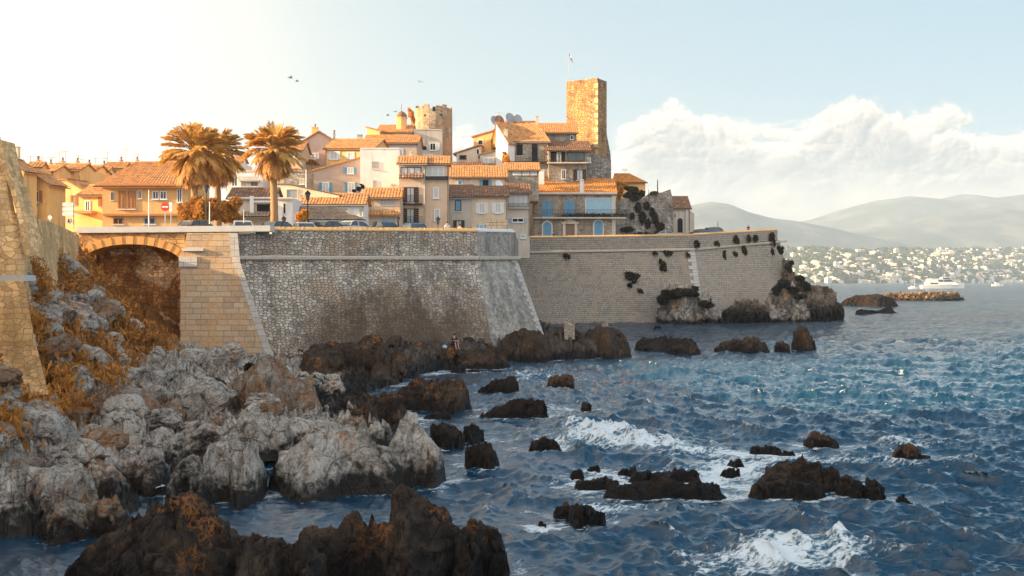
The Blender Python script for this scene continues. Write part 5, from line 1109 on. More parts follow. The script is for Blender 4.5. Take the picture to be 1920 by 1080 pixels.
M_farw2 = ashlar('far_rampart_stone_light', (.46, .41, .355), (.33, .29, .245), (.14, .115, .095), .58, .34, .09, warm=(.38, .31, .24), mort=.035)
M_bridge = fin_rub(rubble('bridge_stone', (.70, .42, .19), (.58, .32, .13), (.34, .17, .07), 1.1, .5, .05, None, .06, warm=(.60, .34, .12)))
M_vous = plain('arch_stone', (.72, .36, .12), .9, 0, .3, 2.0)
# back wall of the arch: patchy render over brown stone
M_recess, t, c0_, h0_, _b = rubble('arch_back_wall', (.74, .50, .30), (.52, .31, .15), (.30, .15, .06), .5, .3, .06, None, .06)
pz = t.n('ShaderNodeNewGeometry'); n1 = t.noise(pz, .42, 8, .6, .5); n2 = t.noise(pz, 4, 6, .7); pm = t.sstep(n1, .49, .55)
c_ = t.mix(pm, t.vm('MULTIPLY', c0_, (.55, .36, .20)), c0_); c_ = t.vm('SCALE', c_, sc=t.m('ADD', t.m('MULTIPLY', n2, .7), .7)); finish(t, c_, .95, t.m('ADD', h0_, t.m('MULTIPLY', pm, .6)), .8, .08)
M_left_glow = fin_rub(rubble('left_wall_glow_stone', (.85, .56, .29), (.76, .47, .22), (.60, .35, .15), .36, .22, .05, None, .03, warm=(.66, .42, .20)))  # bright orange colour stands in for warm light on the left walls
def solid_from_front(mb, front, n, depth): mb.prism(front, [Vector(q)-Vector(n)*depth for q in front])

bas = empty('bastion', P(700, 640, 94), 'great sloping stone bastion wall with a cordon moulding and brown sea stain', 'rampart')
Ct, Cb = P(440, 480, 90), P(512, 662, 90)
Dt, Db = P(895, 481, 99), P(922, 650, 97.4)
Et, Eb = P(967, 481, 106), P(1024, 640, 104.5)
down = 3.5
def ext(a, b, k): return b+(b-a)*k
Cb2, Db2, Eb2 = ext(Ct, Cb, .25), ext(Dt, Db, .25), ext(Et, Eb, .25)
inn = Vector((-6, 9, 0))
mb = MB(); mb.prism([Ct, Cb2, Db2, Dt], [Ct+inn, Cb2+inn, Db2+inn, Dt+inn]); mb.build('battered_face', M_bast, bas)
mb = MB(); Gt, Gb = Vector((Et.x-1.5, Et.y+30, Et.z)), Vector((Eb2.x-1.5, Eb2.y+30, Eb2.z))
mb.prism([Dt, Db2, Eb2, Et], [Dt+inn, Db2+inn, Vector((Eb2.x-8, Eb2.y+6, Eb2.z)), Vector((Et.x-7, Et.y+6, Et.z))]); mb.build('rendered_flank', M_render, bas)
mb = MB(); mb.prism([Et, Eb2, Gb, Gt], [v-Vector((6, 0, 0)) for v in (Et, Eb2, Gb, Gt)]); mb.build('return_wall', M_stoneg, bas)
# corner quoins down the sharp edge
mb = MB()
for k in range(26):
    f0, f1 = k/26, (k+.94)/26; a, b = Et.lerp(Eb, f0), Et.lerp(Eb, f1); w2 = 1.2 if k % 2 else .75; d = (Dt-Et).normalized(); n_ = Vector((.45, -.9, 0)).normalized()
    q = [b+d*w2, b, a, a+d*w2]; mb.prism([v+n_*.05 for v in q], [v-n_*.1 for v in q])
mb.build('corner_stones', M_quoin, bas)
def strip(mb, pts, z_lo, z_hi, out0, out1, n_fn):   # band along a plan polyline
    for (a, b) in zip(pts[:-1], pts[1:]):
        d = (b-a).normalized(); n = Vector((d.y, -d.x, 0))
        if n.y > 0: n = -n
        n = n.normalized(); e = d*out1*.0
        q = [a+n*out1-e, b+n*out1+e, b-n*out0, a-n*out0]
        mb.hexa([Vector((v.x, v.y, z_lo(v))) for v in q]+[Vector((v.x, v.y, z_hi(v))) for v in q])
poly = [P(440, 476, 90), P(895, 476, 99), P(967, 476, 106)]
zc = lambda v: v.z
for i, (a, b) in enumerate(zip(poly[:-1], poly[1:])):
    pass
def band2(name, a, b, h0, h1, o_out, o_in, mat, parent, bevel=0.0):
    """a, b: 3D base line; h0,h1 heights above it; bevel slopes the top outward edge"""
    d = Vector((b.x-a.x, b.y-a.y, 0)).normalized(); n = Vector((d.y, -d.x, 0)); n = -n if n.y > 0 else n; mb = MB()
    u0, u1 = Vector((0, 0, h0)), Vector((0, 0, h1)); ub = Vector((0, 0, h1-bevel))
    fr = [a+n*o_out+u0, a+n*o_out+ub, a+n*(o_out-bevel)+u1, a-n*o_in+u1, a-n*o_in+u0]; bk = [v+(b-a) for v in fr]
    if bevel == 0: fr = [fr[0], fr[1], fr[3], fr[4]]; bk = [v+(b-a) for v in fr]
    mb.prism(fr, bk); return mb.build(name, mat, parent)
band2('cordon', Ct, Dt, -.28, .02, .32, .4, M_cord, bas, .1); band2('cordon', Dt, Et+Vector((.2, 0, 0)), -.28, .02, .30, .4, M_cord, bas, .1)
pa, pb, pc = Ct+Vector((0, 0, .02)), Dt+Vector((0, 0, .02)), Et+Vector((0, 0, .02))
h0 = Z(431, 90)-pa.z; h1 = Z(434.5, 99)-pb.z; h2 = Z(436, 106)-pc.z
def parapet(a, b, ha, hb, mat, parent, top, th_=1.4):
    d = Vector((b.x-a.x, b.y-a.y, 0)).normalized(); n = Vector((d.y, -d.x, 0)); n = -n if n.y > 0 else n; ua, ub = Vector((0, 0, ha)), Vector((0, 0, hb))
    mb = MB(); mb.hexa([a, b, b-n*th_, a-n*th_, a+ua, b+ub, b+ub-n*th_, a+ua-n*th_]); mb.build('parapet', mat, parent)
    if top:
        mb = MB(); k = 110; fr, r2 = [], []
        prof = lambda q: [q+n*.06, q+n*.02+Vector((0, 0, .10)), q-n*.45+Vector((0, 0, .34)), q-n*th_+Vector((0, 0, .30)), q-n*th_]
        L0 = len(mb.v)
        for i in range(k+1):
            f_ = i/k; q = (a+ua).lerp(b+ub, f_)+Vector((0, 0, .004)); rj_ = random.Random(i*3+7); pr_2 = prof(q); pr_2[1].z += rj_.uniform(-.012, .012); pr_2[2].z += rj_.uniform(-.02, .02); mb.v += [tuple(v) for v in pr_2]
        for i in range(k):
            for j in range(5): j2 = (j+1) % 5; mb.f.append((L0+i*5+j, L0+i*5+j2, L0+(i+1)*5+j2, L0+(i+1)*5+j))
        mb.build('coping', top, parent)
parapet(P(512, 478, 91.4)*1, pb, Z(432, 91.4)-Z(478, 91.4), h1, M_bast, bas, M_grass); parapet(Vector((pa.x, pa.y, pa.z)), P(512, 478, 91.4), h0-.35, Z(432, 91.4)-Z(478, 91.4)-.3, M_bast, bas, None)
parapet(pb, pc, h1, h2, M_render, bas, M_cop)
parapet(pc+Vector((-.1, 0, 0)), pc+Vector((.4, 24, 0)), h2, h2, M_render, bas, None, .8)
# cut-stone pier and the bridge
br = empty('bridge', P(250, 640, 90), 'orange stone arch bridge with a pale coping, joined to a cut stone pier', 'bridge')
A0 = Vector((0, 90, 0))
def Q(px, py, off=0.0): v = P(px, py, 90); return v+Vector((0, -off, 0))
def boxp(mb, pts, o0, o1): return mb.prism([Q(a, b, o1) for a, b in pts], [Q(a, b, o0) for a, b in pts])
mb = MB(); boxp(mb, [(340, 690), (523, 690), (440, 480), (440, 437), (352, 437), (346, 468), (340, 478)], -8, .25); mb.build('pier', M_ashl, br)
mb = MB(); boxp(mb, [(500, 668), (514, 668), (452, 492), (447, 437), (430, 437), (436, 480)], .26, .30); mb.build('quoin_strip', M_quoin, br)
mb = MB(); boxp(mb, [(338, 482), (372, 482), (372, 492), (372, 500), (338, 500)], -.2, .42); mb.build('impost', M_quoin, br); mb = MB(); boxp(mb, [(342, 466), (384, 466), (384, 471), (346, 471)], .2, .5); mb.build('ledge', M_cop, br)
# arch front wall built as slices above the arch curve
def arch_y(px):
    u = (px-246)/100.0; return 458+ (1-math.sqrt(max(0, 1-min(1, abs(u)**2.1))))*44 if abs(u) <= 1 else 502
mb = MB(); xs_ = list(np.linspace(148, 346, 42))
for a, b in zip(xs_[:-1], xs_[1:]): boxp(mb, [(a, 437), (a, arch_y(a)), (b, arch_y(b)), (b, 437)][::-1], -.6, 0)
mb.build('spandrel_wall', M_bridge, br)
xs2 = [246+100*math.sin(a) for a in np.linspace(-math.pi/2*.97, math.pi/2*.97, 32)]
mb = MB()
for i, (a, b) in enumerate(zip(xs2[:-1], xs2[1:])):
    def outp(p_): u = (p_-246)/100.; return (p_+u*9, arch_y(p_)-15+abs(u)**3*6)
    g = .9 if i % 2 else .0; boxp(mb, [(a+.15, arch_y(a)), (b-.15, arch_y(b)), outp(b-.15), outp(a+.15)], -.5, .10+g*.05)
mb.build('arch_ring', M_vous, br)
mb = MB()  # intrados
for a, b in zip(xs2[:-1], xs2[1:]): mb.prism([Q(a, arch_y(a), -.5), Q(b, arch_y(b), -.5), Q(b, arch_y(b)-4, -.5), Q(a, arch_y(a)-4, -.5)], [Q(a, arch_y(a), -6)+Vector((0, 0, 0)), Q(b, arch_y(b), -6), Q(b, arch_y(b)-4, -6), Q(a, arch_y(a)-4, -6)])
mb.build('vault', M_vous, br)
mb = MB(); mb.prism([P(80, 720, 92.3), P(420, 720, 92.3), P(420, 440, 92.3), P(80, 440, 92.3)], [P(80, 720, 95), P(420, 720, 95), P(420, 440, 95), P(80, 440, 95)]); mb.build('back_wall', M_recess, br)
mb = MB(); boxp(mb, [(146, 437), (508, 434), (508, 423), (146, 426)], -1.5, .28); mb.build('coping', M_cop, br); mb = MB(); boxp(mb, [(140, 437), (440, 437), (440, 434.2), (140, 434.2)], -1.2, .10); mb.build('string_course', M_bridge, br)
mb = MB(); boxp(mb, [(150, 440), (420, 440), (420, 437.2), (150, 437.2)], -1.2, .02); mb.build('deck_edge', M_bridge, br)
# retaining wall leading from the viewer to the bridge
lw = empty('retaining_wall', P(90, 470, 70), 'pale orange retaining wall along the road above the dry slope', 'wall')
pts = [(-140, 372, 34), (-20, 385, 46), (40, 402, 58), (100, 418, 74), (148, 440, 89)]; tp = [P(*q) for q in pts]; mb = MB()
for a, b in zip(tp[:-1], tp[1:]):
    d = (b-a).normalized(); n = Vector((d.y, -d.x, 0)).normalized(); lo = Vector((0, 0, -7)); mb.prism([a, a+lo+n*.8, b+lo+n*.8, b], [a-n*1.2, a+lo-n*1.2, b+lo-n*1.2, b-n*1.2])
mb.build('wall_face', M_left_glow, lw)
# near left buttress
nb = empty('corner_buttress', P(10, 520, 44), 'big leaning stone buttress with a white ledge at the left picture edge', 'wall')
def L(px, py, D=44.0): return P(px, py, D)
mb = MB(); mb.prism([L(-160, 700), L(60, 700, 43.2), L(44, 470), (L(30, 405)), (L(2, 262)), L(-10, 200), L(-160, 100)], [v+Vector((-5, 6, 0)) for v in (L(-160, 700), L(60, 700, 43.2), L(44, 470), L(30, 405), L(2, 262), L(-10, 200), L(-160, 100))]); mb.build('wall_face', M_left_glow, nb)
mb = MB(); mb.prism([L(-160, 527, 43.4), L(46, 527, 43.4), L(46, 516, 43.4), L(-160, 516, 43.4)], [v+Vector((0, 1, 0)) for v in (L(-160, 527, 43.4), L(46, 527, 43.4), L(46, 516, 43.4), L(-160, 516, 43.4))]); mb.build('ledge', M_cop, nb)
mb = MB(); e_ = [(2, 262), (10, 300), (30, 360), (52, 440), (58, 480)]
for a, b in zip(e_[:-1], e_[1:]): mb.prism([L(a[0]-10, a[1], 43.7), L(b[0]-10, b[1], 43.7), L(b[0], b[1], 43.7), L(a[0], a[1], 43.7)], [v+Vector((0, 1.2, 0)) for v in (L(a[0]-10, a[1], 43.7), L(b[0]-10, b[1], 43.7), L(b[0], b[1], 43.7), L(a[0], a[1], 43.7))])
mb.build('raking_coping', M_left_glow, nb)
mb = MB(); lowf_ = [L(-160, 900, 41), L(205, 720, 47), L(120, 560, 46), L(46, 527, 43.2), L(-160, 527, 42)]; 
mb.prism([L(-160, 760, 41.5), L(92, 740, 43), L(66, 640, 43), L(44, 527, 43.1), L(-160, 527, 43.1)], [v+Vector((-3, 5, 0)) for v in (L(-160, 760, 41.5), L(92, 740, 43), L(66, 640, 43), L(44, 527, 43.1), L(-160, 527, 43.1))]); mb.build('footing', M_left_glow, nb)
# far rampart, two faces
fw_ = empty('rampart', P(1200, 600, 190), 'long grey rampart wall behind the bastion, with a quoined corner and parapet', 'rampart')
S1t = [P(940, 472, 184), P(1302, 466, 190)]; S1b = [P(940, 612, 181), P(1322, 612, 186.6)]
S2t = [P(1302, 466, 190), P(1462, 450.5, 200)]; S2b = [P(1322, 612, 186.6), P(1500, 612, 197)]
bk = Vector((-3, 12, 0))
for tp_, bt_, mt in ((S1t, S1b, M_farw), (S2t, S2b, M_farw2)):
    mb = MB(); mb.prism([tp_[0], bt_[0], bt_[1], tp_[1]], [v+bk for v in (tp_[0], bt_[0], bt_[1], tp_[1])]); mb.build('battered_face', mt, fw_)
parapet(S1t[0]+Vector((0, 0, .02)), S1t[1]+Vector((0, 0, .02)), Z(447, 184)-S1t[0].z, Z(442, 190)-S1t[1].z, M_farw, fw_, M_grass, 1.6)
parapet(S2t[0]+Vector((0, 0, .02)), S2t[1]+Vector((-.4, 0, .02)), Z(441, 190)-S2t[0].z, Z(432, 200)-S2t[1].z, M_farw2, fw_, M_grass, 1.6)
band2('cordon', S1t[0], S1t[1], -.3, .03, .35, .3, M_cord, fw_, .1); band2('cordon', S2t[0], S2t[1]+Vector((1.2, .6, 0)), -.3, .03, .35, .3, M_cord, fw_, .1)
mb = MB()
for k in range(22):
    a, b = S1t[1].lerp(S1b[1], k/22), S1t[1].lerp(S1b[1], (k+.92)/22); w2 = 1.5 if k % 2 else .9; d = Vector((-1, -.2, 0)).normalized(); q = [b+d*w2, b, a, a+d*w2]; nn2 = Vector((.2, -1, 0)); mb.prism([v+nn2*.08 for v in q], [v-nn2*.1 for v in q])
mb.build('corner_stones', M_quoin, fw_)
mb = MB(); e3 = [P(940, 447, 184), P(940, 612, 181)]; a, b = Vector((1.5, 108, 0)), S1t[0]; z_ = Z(447, 184)
mb.box(-3, -.6, 128, 184, -1, z_); mb.build('return_wall', M_farw, fw_)
mb = MB(); a = S2t[1]; mb.prism([a, S2b[1], S2b[1]+Vector((4, 22, 0)), a+Vector((1, 22, 0))], [v-Vector((5, 0, 0)) for v in (a, S2b[1], S2b[1]+Vector((4, 22, 0)), a+Vector((1, 22, 0)))]); mb.build('end_wall', M_farw2, fw_)
# ground of the town behind the walls
def zg(x, y): return float(np.interp(y, [92, 110, 150, 180, 200, 230, 260], [10.6, 10.8, 11.2, 13.4, 15.2, 24, 26]))
rim = [(-90, 60), (-60, 85), (-38, 92.5), (-22, 92.5), (-3.6, 101), (-1, 108), (-1.5, 184), (30, 192.5), (47, 203), (52, 230), (10, 262), (-160, 262), (-160, 60)]
RN = np.array(rim, float)
def in_poly(x, y):
    ins = False
    for k in range(len(RN)):
        a, b = RN[k], RN[(k+1) % len(RN)]
        if (a[1] <= y) != (b[1] <= y) and x < a[0]+(y-a[1])*(b[0]-a[0])/(b[1]-a[1]): ins = not ins
    return ins
gx, gy = np.arange(-160, 60, 2.0), np.arange(40, 264, 2.0); nx2, ny2 = len(gx), len(gy); gv = []; inside = np.zeros((ny2, nx2), bool)
for j, yy in enumerate(gy):
    for i, xx in enumerate(gx):
        inside[j, i] = in_poly(xx, yy); z = 10.4 if yy < 92 else zg(xx, yy)
        if xx > -2 and yy > 150: z = float(np.interp(yy, [184, 192, 203, 215, 262], [13.2, 14.0, 15.0, 16, 18]))
        gv.append((xx, yy, z))
gf = [(j*nx2+i, j*nx2+i+1, (j+1)*nx2+i+1, (j+1)*nx2+i) for j in range(ny2-1) for i in range(nx2-1) if inside[j, i] and inside[j, i+1] and inside[j+1, i] and inside[j+1, i+1]]
mb = MB(); mb.v = gv; mb.f = gf; tag(mb.build('town_ground', plain('paved_ground', (.30, .24, .18), .9)), kind='structure')
# ------------------------------------------------------------------ palms
def palm(label, px, ytop, ybase, D, crown_px, ycrown, seed, sk=1.0, nf=64):
    base = P(px, ybase, D); c = P(px, ycrown, D); R0 = crown_px/F*D; rr = random.Random(seed); root = empty('palm_tree', base, label, 'palm')
    mb = MB(); pts = []; rad = []
    for k in range(13): f = k/12; pts.append(base.lerp(c, f)+Vector((math.sin(f*3+seed)*.08, 0, -1.0 if k == 0 else 0))); rad.append((.36-.08*f)*(1.06 if k % 2 else 1))
    mb.tube(pts, rad, 12); mb.build('trunk', M_bark, root, smooth=True)
    def frond(mb, az, el, ln, droop, wl, nl=15):
        d = Vector((math.cos(az)*math.cos(el), math.sin(az)*math.cos(el), math.sin(el))); p = c+Vector((math.cos(az), math.sin(az), 0))*.15; path = []; n = 9; st = ln/n
        for i in range(n+1): path.append(p.copy()); p = p+d*st; d = (d+Vector((0, 0, -droop/n))).normalized()
        side0 = Vector((-math.sin(az), math.cos(az), 0))
        mb.tube(path[:n//2+1], [.035]*(n//2+1), 3, False)
        for i in range(nl):     # fan of long blades toward the tip
            f = .38+.62*i/(nl-1); k = min(int(f*n), n-1); q = path[k].lerp(path[k+1], f*n-k); dd = (path[k+1]-path[k]).normalized()
            L_ = wl*(.55+.6*math.sin(min(1, (1-f)*1.25+.15)*math.pi*.85)+.1)
            for sg in (-1, 1):
                s2 = (dd*(.75+.4*f)+side0*sg*(1.0-.35*f)+Vector((0, 0, rr.uniform(-.15, .12)))).normalized(); w_ = .045; tip = q+s2*L_+Vector((0, 0, -.28*L_*rr.uniform(.5, 1.4))); mid = q+s2*L_*.55
                up = dd.cross(s2).normalized(); ww = s2.cross(up).normalized()*w_; b = len(mb.v); mb.v += [tuple(v) for v in (q-ww*.5, q+ww*.5, mid+ww*1.1, tip, mid-ww*1.1)]; mb.f.append((b, b+1, b+2, b+3, b+4))
    cr = MB()
    for i in range(nf):
        el = R(rr.uniform(-18, 82)) if i > nf*.25 else R(rr.uniform(40, 88)); frond(cr, rr.uniform(0, 6.283), el, R0*rr.uniform(.82, 1.05)*(.85+.25*math.cos(el)), rr.uniform(.5, 1.1), R0*.30)
    cr.build('crown', L_palm, root, uv=False)
    sk_ = MB()
    for i in range(int(nf*1.1)): frond(sk_, rr.uniform(0, 6.283), R(rr.uniform(-80, -25)), R0*rr.uniform(.7, 1.0)*sk, rr.uniform(1.0, 2.2), R0*.26, 10)
    sk_.build('dead_frond_skirt', L_skirt, root, uv=False); return root
palm('broad bushy fan palm standing behind the round orange hedge, left of the other palms', 366, 235, 418, 107, 55, 286, 3, 1.15, 84)
palm('fan palm crown close to the right of the broad bushy palm, slightly lower', 408, 245, 418, 112, 49, 290, 8, 1.15, 76)
palm('slim fan palm with a bare straight trunk, rightmost and highest of the palms', 513, 235, 420, 104, 51, 282, 14, 1.0, 76)
# ------------------------------------------------------------------ shrubs and wall plants
def shrub(label, blobs, D, n, size, mat, seed, name='shrub', cat='shrub', wood=None, dy=.8):
    rb = random.Random(seed); bl2 = []
    for (a, b, c_, d_) in blobs:
        bl2.append((a, b, c_*.7, d_*.7))
        for _ in range(3): bl2.append((a+rb.uniform(-.75, .75)*c_, b+rb.uniform(-.75, .75)*d_, c_*rb.uniform(.25, .5), d_*rb.uniform(.25, .5)))
    blobs = bl2
    B_ = [(P(a, b, D+(k % 3-1)*dy*.4), (c_/F*D, max(.25, c_/F*D*dy), d_/F*D)) for k, (a, b, c_, d_) in enumerate(blobs)]
    lowp = min(q[0].z-q[1][2] for q in B_); cxy = B_[0][0]; root = empty(name, (cxy.x, cxy.y, lowp), label, cat)
    leaf_blob(B_, n, size, seed).build('foliage', mat, root, uv=False)
    mb = MB(); b0 = Vector((cxy.x, cxy.y, lowp-.3))
    for q, r in B_[:6]: mb.tube([b0, b0.lerp(q, .5)+Vector((.1, 0, .1)), q], [.09, .06, .02], 5)
    mb.build('stem', M_bark, root); return root
shrub('large round clipped orange hedge behind the road wall under the broad palm', [(385, 395, 38, 30), (352, 402, 24, 20), (425, 398, 30, 28), (400, 388, 34, 20), (440, 408, 16, 14)], 101, 26000, .13, L_hedge, 4, 'round_hedge', 'hedge')
shrub('flame coloured bush in front of the grey hipped roof by the street lamp', [(560, 406, 10, 12), (574, 403, 8, 13), (566, 412, 13, 8)], 116, 3500, .10, L_gold, 5)
shrub('golden tree climbing beside the upper house above the blue window pair', [(950, 298, 8, 12), (956, 310, 8, 12), (947, 290, 5, 7), (958, 322, 7, 6)], 199, 3200, .19, L_gold, 6, 'golden_tree', 'tree')
shrub('bright golden bush at the right end of the stone house roof', [(1163, 356, 8, 14), (1160, 372, 6, 10), (1172, 348, 9, 7), (1158, 344, 6, 8)], 208, 3000, .2, L_gold, 7)
shrub('dark rounded tree right of the golden bush, below the hip roofed house', [(1188, 358, 16, 12), (1196, 368, 12, 10), (1180, 366, 12, 8), (1204, 362, 6, 9)], 207, 4200, .2, L_dark, 8, 'dark_tree', 'tree')
shrub('orange tree beside the bell turret, touching the round tower', [(772, 216, 6, 12), (768, 208, 4, 6), (776, 226, 4, 8)], 217, 1800, .2, L_gold, 9, 'golden_tree', 'tree')
shrub('bush growing under the white shuttered window of the pointed gable house', [(584, 303, 9, 5), (578, 306, 6, 4), (592, 306, 6, 4)], 186, 1300, .18, L_hedge, 10)
shrub('dark potted bush on the roof edge left of the tall white block', [(672, 354, 6, 6), (680, 350, 5, 5), (664, 358, 5, 3)], 160, 1100, .14, L_dark, 11)
shrub('small orange bush at the sunlit roof beside the slim palm', [(556, 318, 10, 3), (540, 318, 7, 3)], 168, 900, .16, L_gold, 12)
shrub('dark bush crowning the pale bulging rock under the far wall', [(1262, 552, 28, 12), (1290, 548, 24, 9), (1240, 562, 12, 12), (1322, 570, 18, 7)], 181, 7000, .26, L_dark, 13)
shrub('dark bush on the right bulging rock at the wall end', [(1472, 532, 16, 10), (1490, 544, 14, 8), (1455, 545, 8, 12), (1500, 556, 14, 6)], 184, 4200, .26, L_dark, 14)
shrub('dark scrub down the ridge of the headland cliff', [(1478, 500, 8, 10), (1498, 522, 10, 8), (1512, 536, 10, 7), (1464, 470, 6, 9)], 196, 3000, .26, L_dark, 15)
tufts = [(1182, 518, 15, 12, 'largest dark caper tuft low on the far wall'), (1244, 499, 8, 14, 'tall dark tuft on the far wall left of the quoined corner'), (1252, 474, 9, 6, 'brown tuft just under the cordon left of the quoined corner'), (1228, 474, 6, 4, 'small tuft under the cordon, second left of the quoined corner'),
         (1062, 480, 7, 5, 'small tuft at the left of the far wall under the cordon'), (1306, 456, 6, 9, 'tuft right on the quoined corner of the far wall'), (1395, 468, 7, 12, 'dark tuft hanging below the cordon on the right wall face'), (1358, 478, 3, 8, 'thin tuft below the cordon on the right wall face'),
         (1378, 476, 6, 6, 'reddish tuft beside the thin one on the right wall face'), (1448, 446, 7, 16, 'dark creeper at the very end of the far wall'), (1416, 446, 5, 9, 'parapet tuft, second from the end of the far wall'), (1404, 447, 4, 9, 'parapet tuft, third from the end of the far wall'),
         (1380, 450, 7, 8, 'broad parapet tuft in the middle of the right wall face'), (1345, 456, 5, 5, 'low parapet tuft near the quoined corner'), (1448, 472, 4, 10, 'creeper tail under the cordon at the wall end'), (1200, 545, 6, 4, 'small tuft below the largest one'), (1302, 540, 8, 4, 'flat tuft at the foot of the right wall face'),
         (1290, 478, 3, 5, 'tiny tuft left of the quoined corner'), (1180, 535, 5, 4, 'small hanging tuft beneath the largest one')]
def wall_D(px, py):
    if px < 1302: D = 184+(px-940)/362*6; off = (py-470)/140*3.2
    else: D = 190+(px-1302)/160*10; off = (py-460)/150*3.2
    return D-max(0, off)-.3
for i, (a, b, c_, d_, lb) in enumerate(tufts): shrub(lb, [(a, b, c_, d_), (a+c_*.4, b+d_*.5, c_*.6, d_*.6)], wall_D(a, b), int(260+c_*d_*5), .2, L_dark, 30+i, 'wall_tuft', 'plant', dy=.5)
shrub('dark hollow bush beside the grey outcrop under the pier', [(468, 690, 14, 12), (476, 698, 8, 10)], 66, 1500, .14, L_dark, 60)
shrub('low dark bush on the rocks left of the pier foot', [(405, 716, 10, 6), (414, 720, 8, 5)], 62, 900, .14, L_dark, 61)
# dry scrub covering the slope: uncountable, orange brightened to carry the left glow
rg = np.random.default_rng(12); px_ = rg.uniform(-120, 345, 16000); Dn = np.exp(rg.uniform(math.log(32), math.log(89), 16000)); sx_ = (px_-960)/F*Dn; sz_, ssd, szi = terrain_z(sx_, Dn); vg = cliff_veg(sx_, Dn, szi)+fbm(np.stack([sx_*.35, Dn*.35, 0*sx_], 1), 4, 71)*.75
msk = (vg > .42); sx_, sy_, sz_ = sx_[msk], Dn[msk], sz_[msk]; ncl = len(sx_)
bl = 6; rep = np.repeat(np.arange(ncl), bl); sp = rg.normal(size=(len(rep), 3))*np.array([.28, .28, .12]); C_ = np.stack([sx_[rep], sy_[rep], sz_[rep]+.12], 1)+sp
a = rg.normal(size=(len(rep), 3))*np.array([.5, .5, 1.0]); a /= np.linalg.norm(a, axis=1)[:, None]; b = np.cross(a, rg.normal(size=(len(rep), 3))); b /= np.linalg.norm(b, axis=1)[:, None]; s = (.12+.16*rg.random(len(rep)))[:, None]
Vv = np.stack([C_-a*s, C_+b*s*.3, C_+a*s, C_-b*s*.3], 1).reshape(-1, 3); o = grid_mesh('tmp', np.zeros((4, 3)), 2, 2, None); bpy.data.objects.remove(o)
me = bpy.data.meshes.new('dry_scrub'); me.vertices.add(len(Vv)); me.vertices.foreach_set('co', Vv.astype('f').ravel()); me.loops.add(len(Vv)); me.loops.foreach_set('vertex_index', np.arange(len(Vv), dtype='i')); me.polygons.add(len(rep)); me.polygons.foreach_set('loop_start', np.arange(0, len(Vv), 4, dtype='i')); me.polygons.foreach_set('loop_total', np.full(len(rep), 4, 'i')); me.update(calc_edges=True)
tag(link_mesh('dry_scrub', me, L_scrub), 'dry orange scrub covering the slope under the road', 'scrub', None, 'stuff')

# ------------------------------------------------------------------ cars
def car(label, x, y, z, yaw, paint, group='cars parked behind the ramparts', van=False):
    root = empty('parked_car', (x, y, z), label, 'car', group); c, s = math.cos(yaw), math.sin(yaw)
    def W_(a, b, h): return (x+a*c-b*s, y+a*s+b*c, z+h)
    Lh, Wd = 2.1, .86; top = 1.48 if not van else 1.75
    prof = [(-Lh, .32), (-Lh, .75), (-Lh+.12, .92), (-1.0, 1.0) if not van else (-1.7, 1.05), (1.0, .98), (1.85, .82), (Lh, .62), (Lh, .32)]
    mb = MB(); secs = [(-Wd, .0), (-Wd*.98, .03), (Wd*.98, .03), (Wd, .0)]
    mb.prism([W_(a, -Wd, h) for a, h in prof], [W_(a, Wd, h) for a, h in prof]); mb.build('body', paint, root)
    cab = [(-1.55 if not van else -1.95, 1.0), (-1.15 if not van else -1.85, top-.10), (-.7, top), (.35, top-.02), (.62, top-.10), (1.12, .98)]
    mb = MB(); iw = Wd*.80; mb.prism([W_(a, -(Wd*.94 if h < 1.1 else iw), h) for a, h in cab], [W_(a, (Wd*.94 if h < 1.1 else iw), h) for a, h in cab]); mb.build('windows', M_glass, root)
    mb = MB(); rf = [(cab[1][0]-.02, top-.09), (-.7, top+.02), (.35, top), (.66, top-.12), (.62, top-.15), (.3, top-.05), (-.7, top-.04), (cab[1][0], top-.13)]; mb.prism([W_(a, -iw-.02, h) for a, h in rf], [W_(a, iw+.02, h) for a, h in rf])
    for sg in (-1, 1):
        for (a0, h0_, a1, h1_) in ((.64, top-.12, 1.14, .99), (-.35, top-.03, -.35, 1.0), (cab[1][0], top-.1, cab[0][0], 1.0)):
            w0, w1 = sg*(iw+.01), sg*(Wd*.95); mb.hexa([W_(a1-.05, w1-.02, h1_), W_(a1+.05, w1-.02, h1_), W_(a1+.05, w1+.02, h1_), W_(a1-.05, w1+.02, h1_), W_(a0-.05, w0-.02, h0_), W_(a0+.05, w0-.02, h0_), W_(a0+.05, w0+.02, h0_), W_(a0-.05, w0+.02, h0_)])
    mb.build('roof_frame', paint, root)
    for a in (-1.3, 1.3):
        for sg in (-1, 1):
            mb = MB(); cc0 = Vector(W_(a, sg*(Wd-.16), .32)); cc1 = Vector(W_(a, sg*(Wd+.02), .32)); mb.tube([cc0, cc1], .32, 16); w_ = mb.build('wheel', M_dk, root); mb = MB(); mb.tube([cc1, Vector(W_(a, sg*(Wd+.04), .32))], .19, 12); mb.build('rim', M_grey, w_)
    for sg in (-1, 1): mb = MB(); mb.prism([W_(Lh+.01, sg*.62-.16, .62), W_(Lh+.01, sg*.62+.16, .62), W_(Lh-.12, sg*.62+.16, .76), W_(Lh-.12, sg*.62-.16, .76)], [W_(Lh-.1, sg*.62-.16, .6), W_(Lh-.1, sg*.62+.16, .6), W_(Lh-.2, sg*.62+.16, .72), W_(Lh-.2, sg*.62-.16, .72)]); mb.build('headlight', M_white, root)
    return root
def paint(nm, c): return plain(nm, c, .25, .2, .05, 1, .6)
PT = {'silver': paint('paint_silver', (.50, .51, .52)), 'dark': paint('paint_charcoal', (.05, .05, .055)), 'blue': paint('paint_blue', (.06, .14, .26)), 'white': paint('paint_white', (.7, .7, .69)), 'brown': paint('paint_brown', (.18, .11, .07)), 'navy': paint('paint_navy', (.03, .06, .12))}
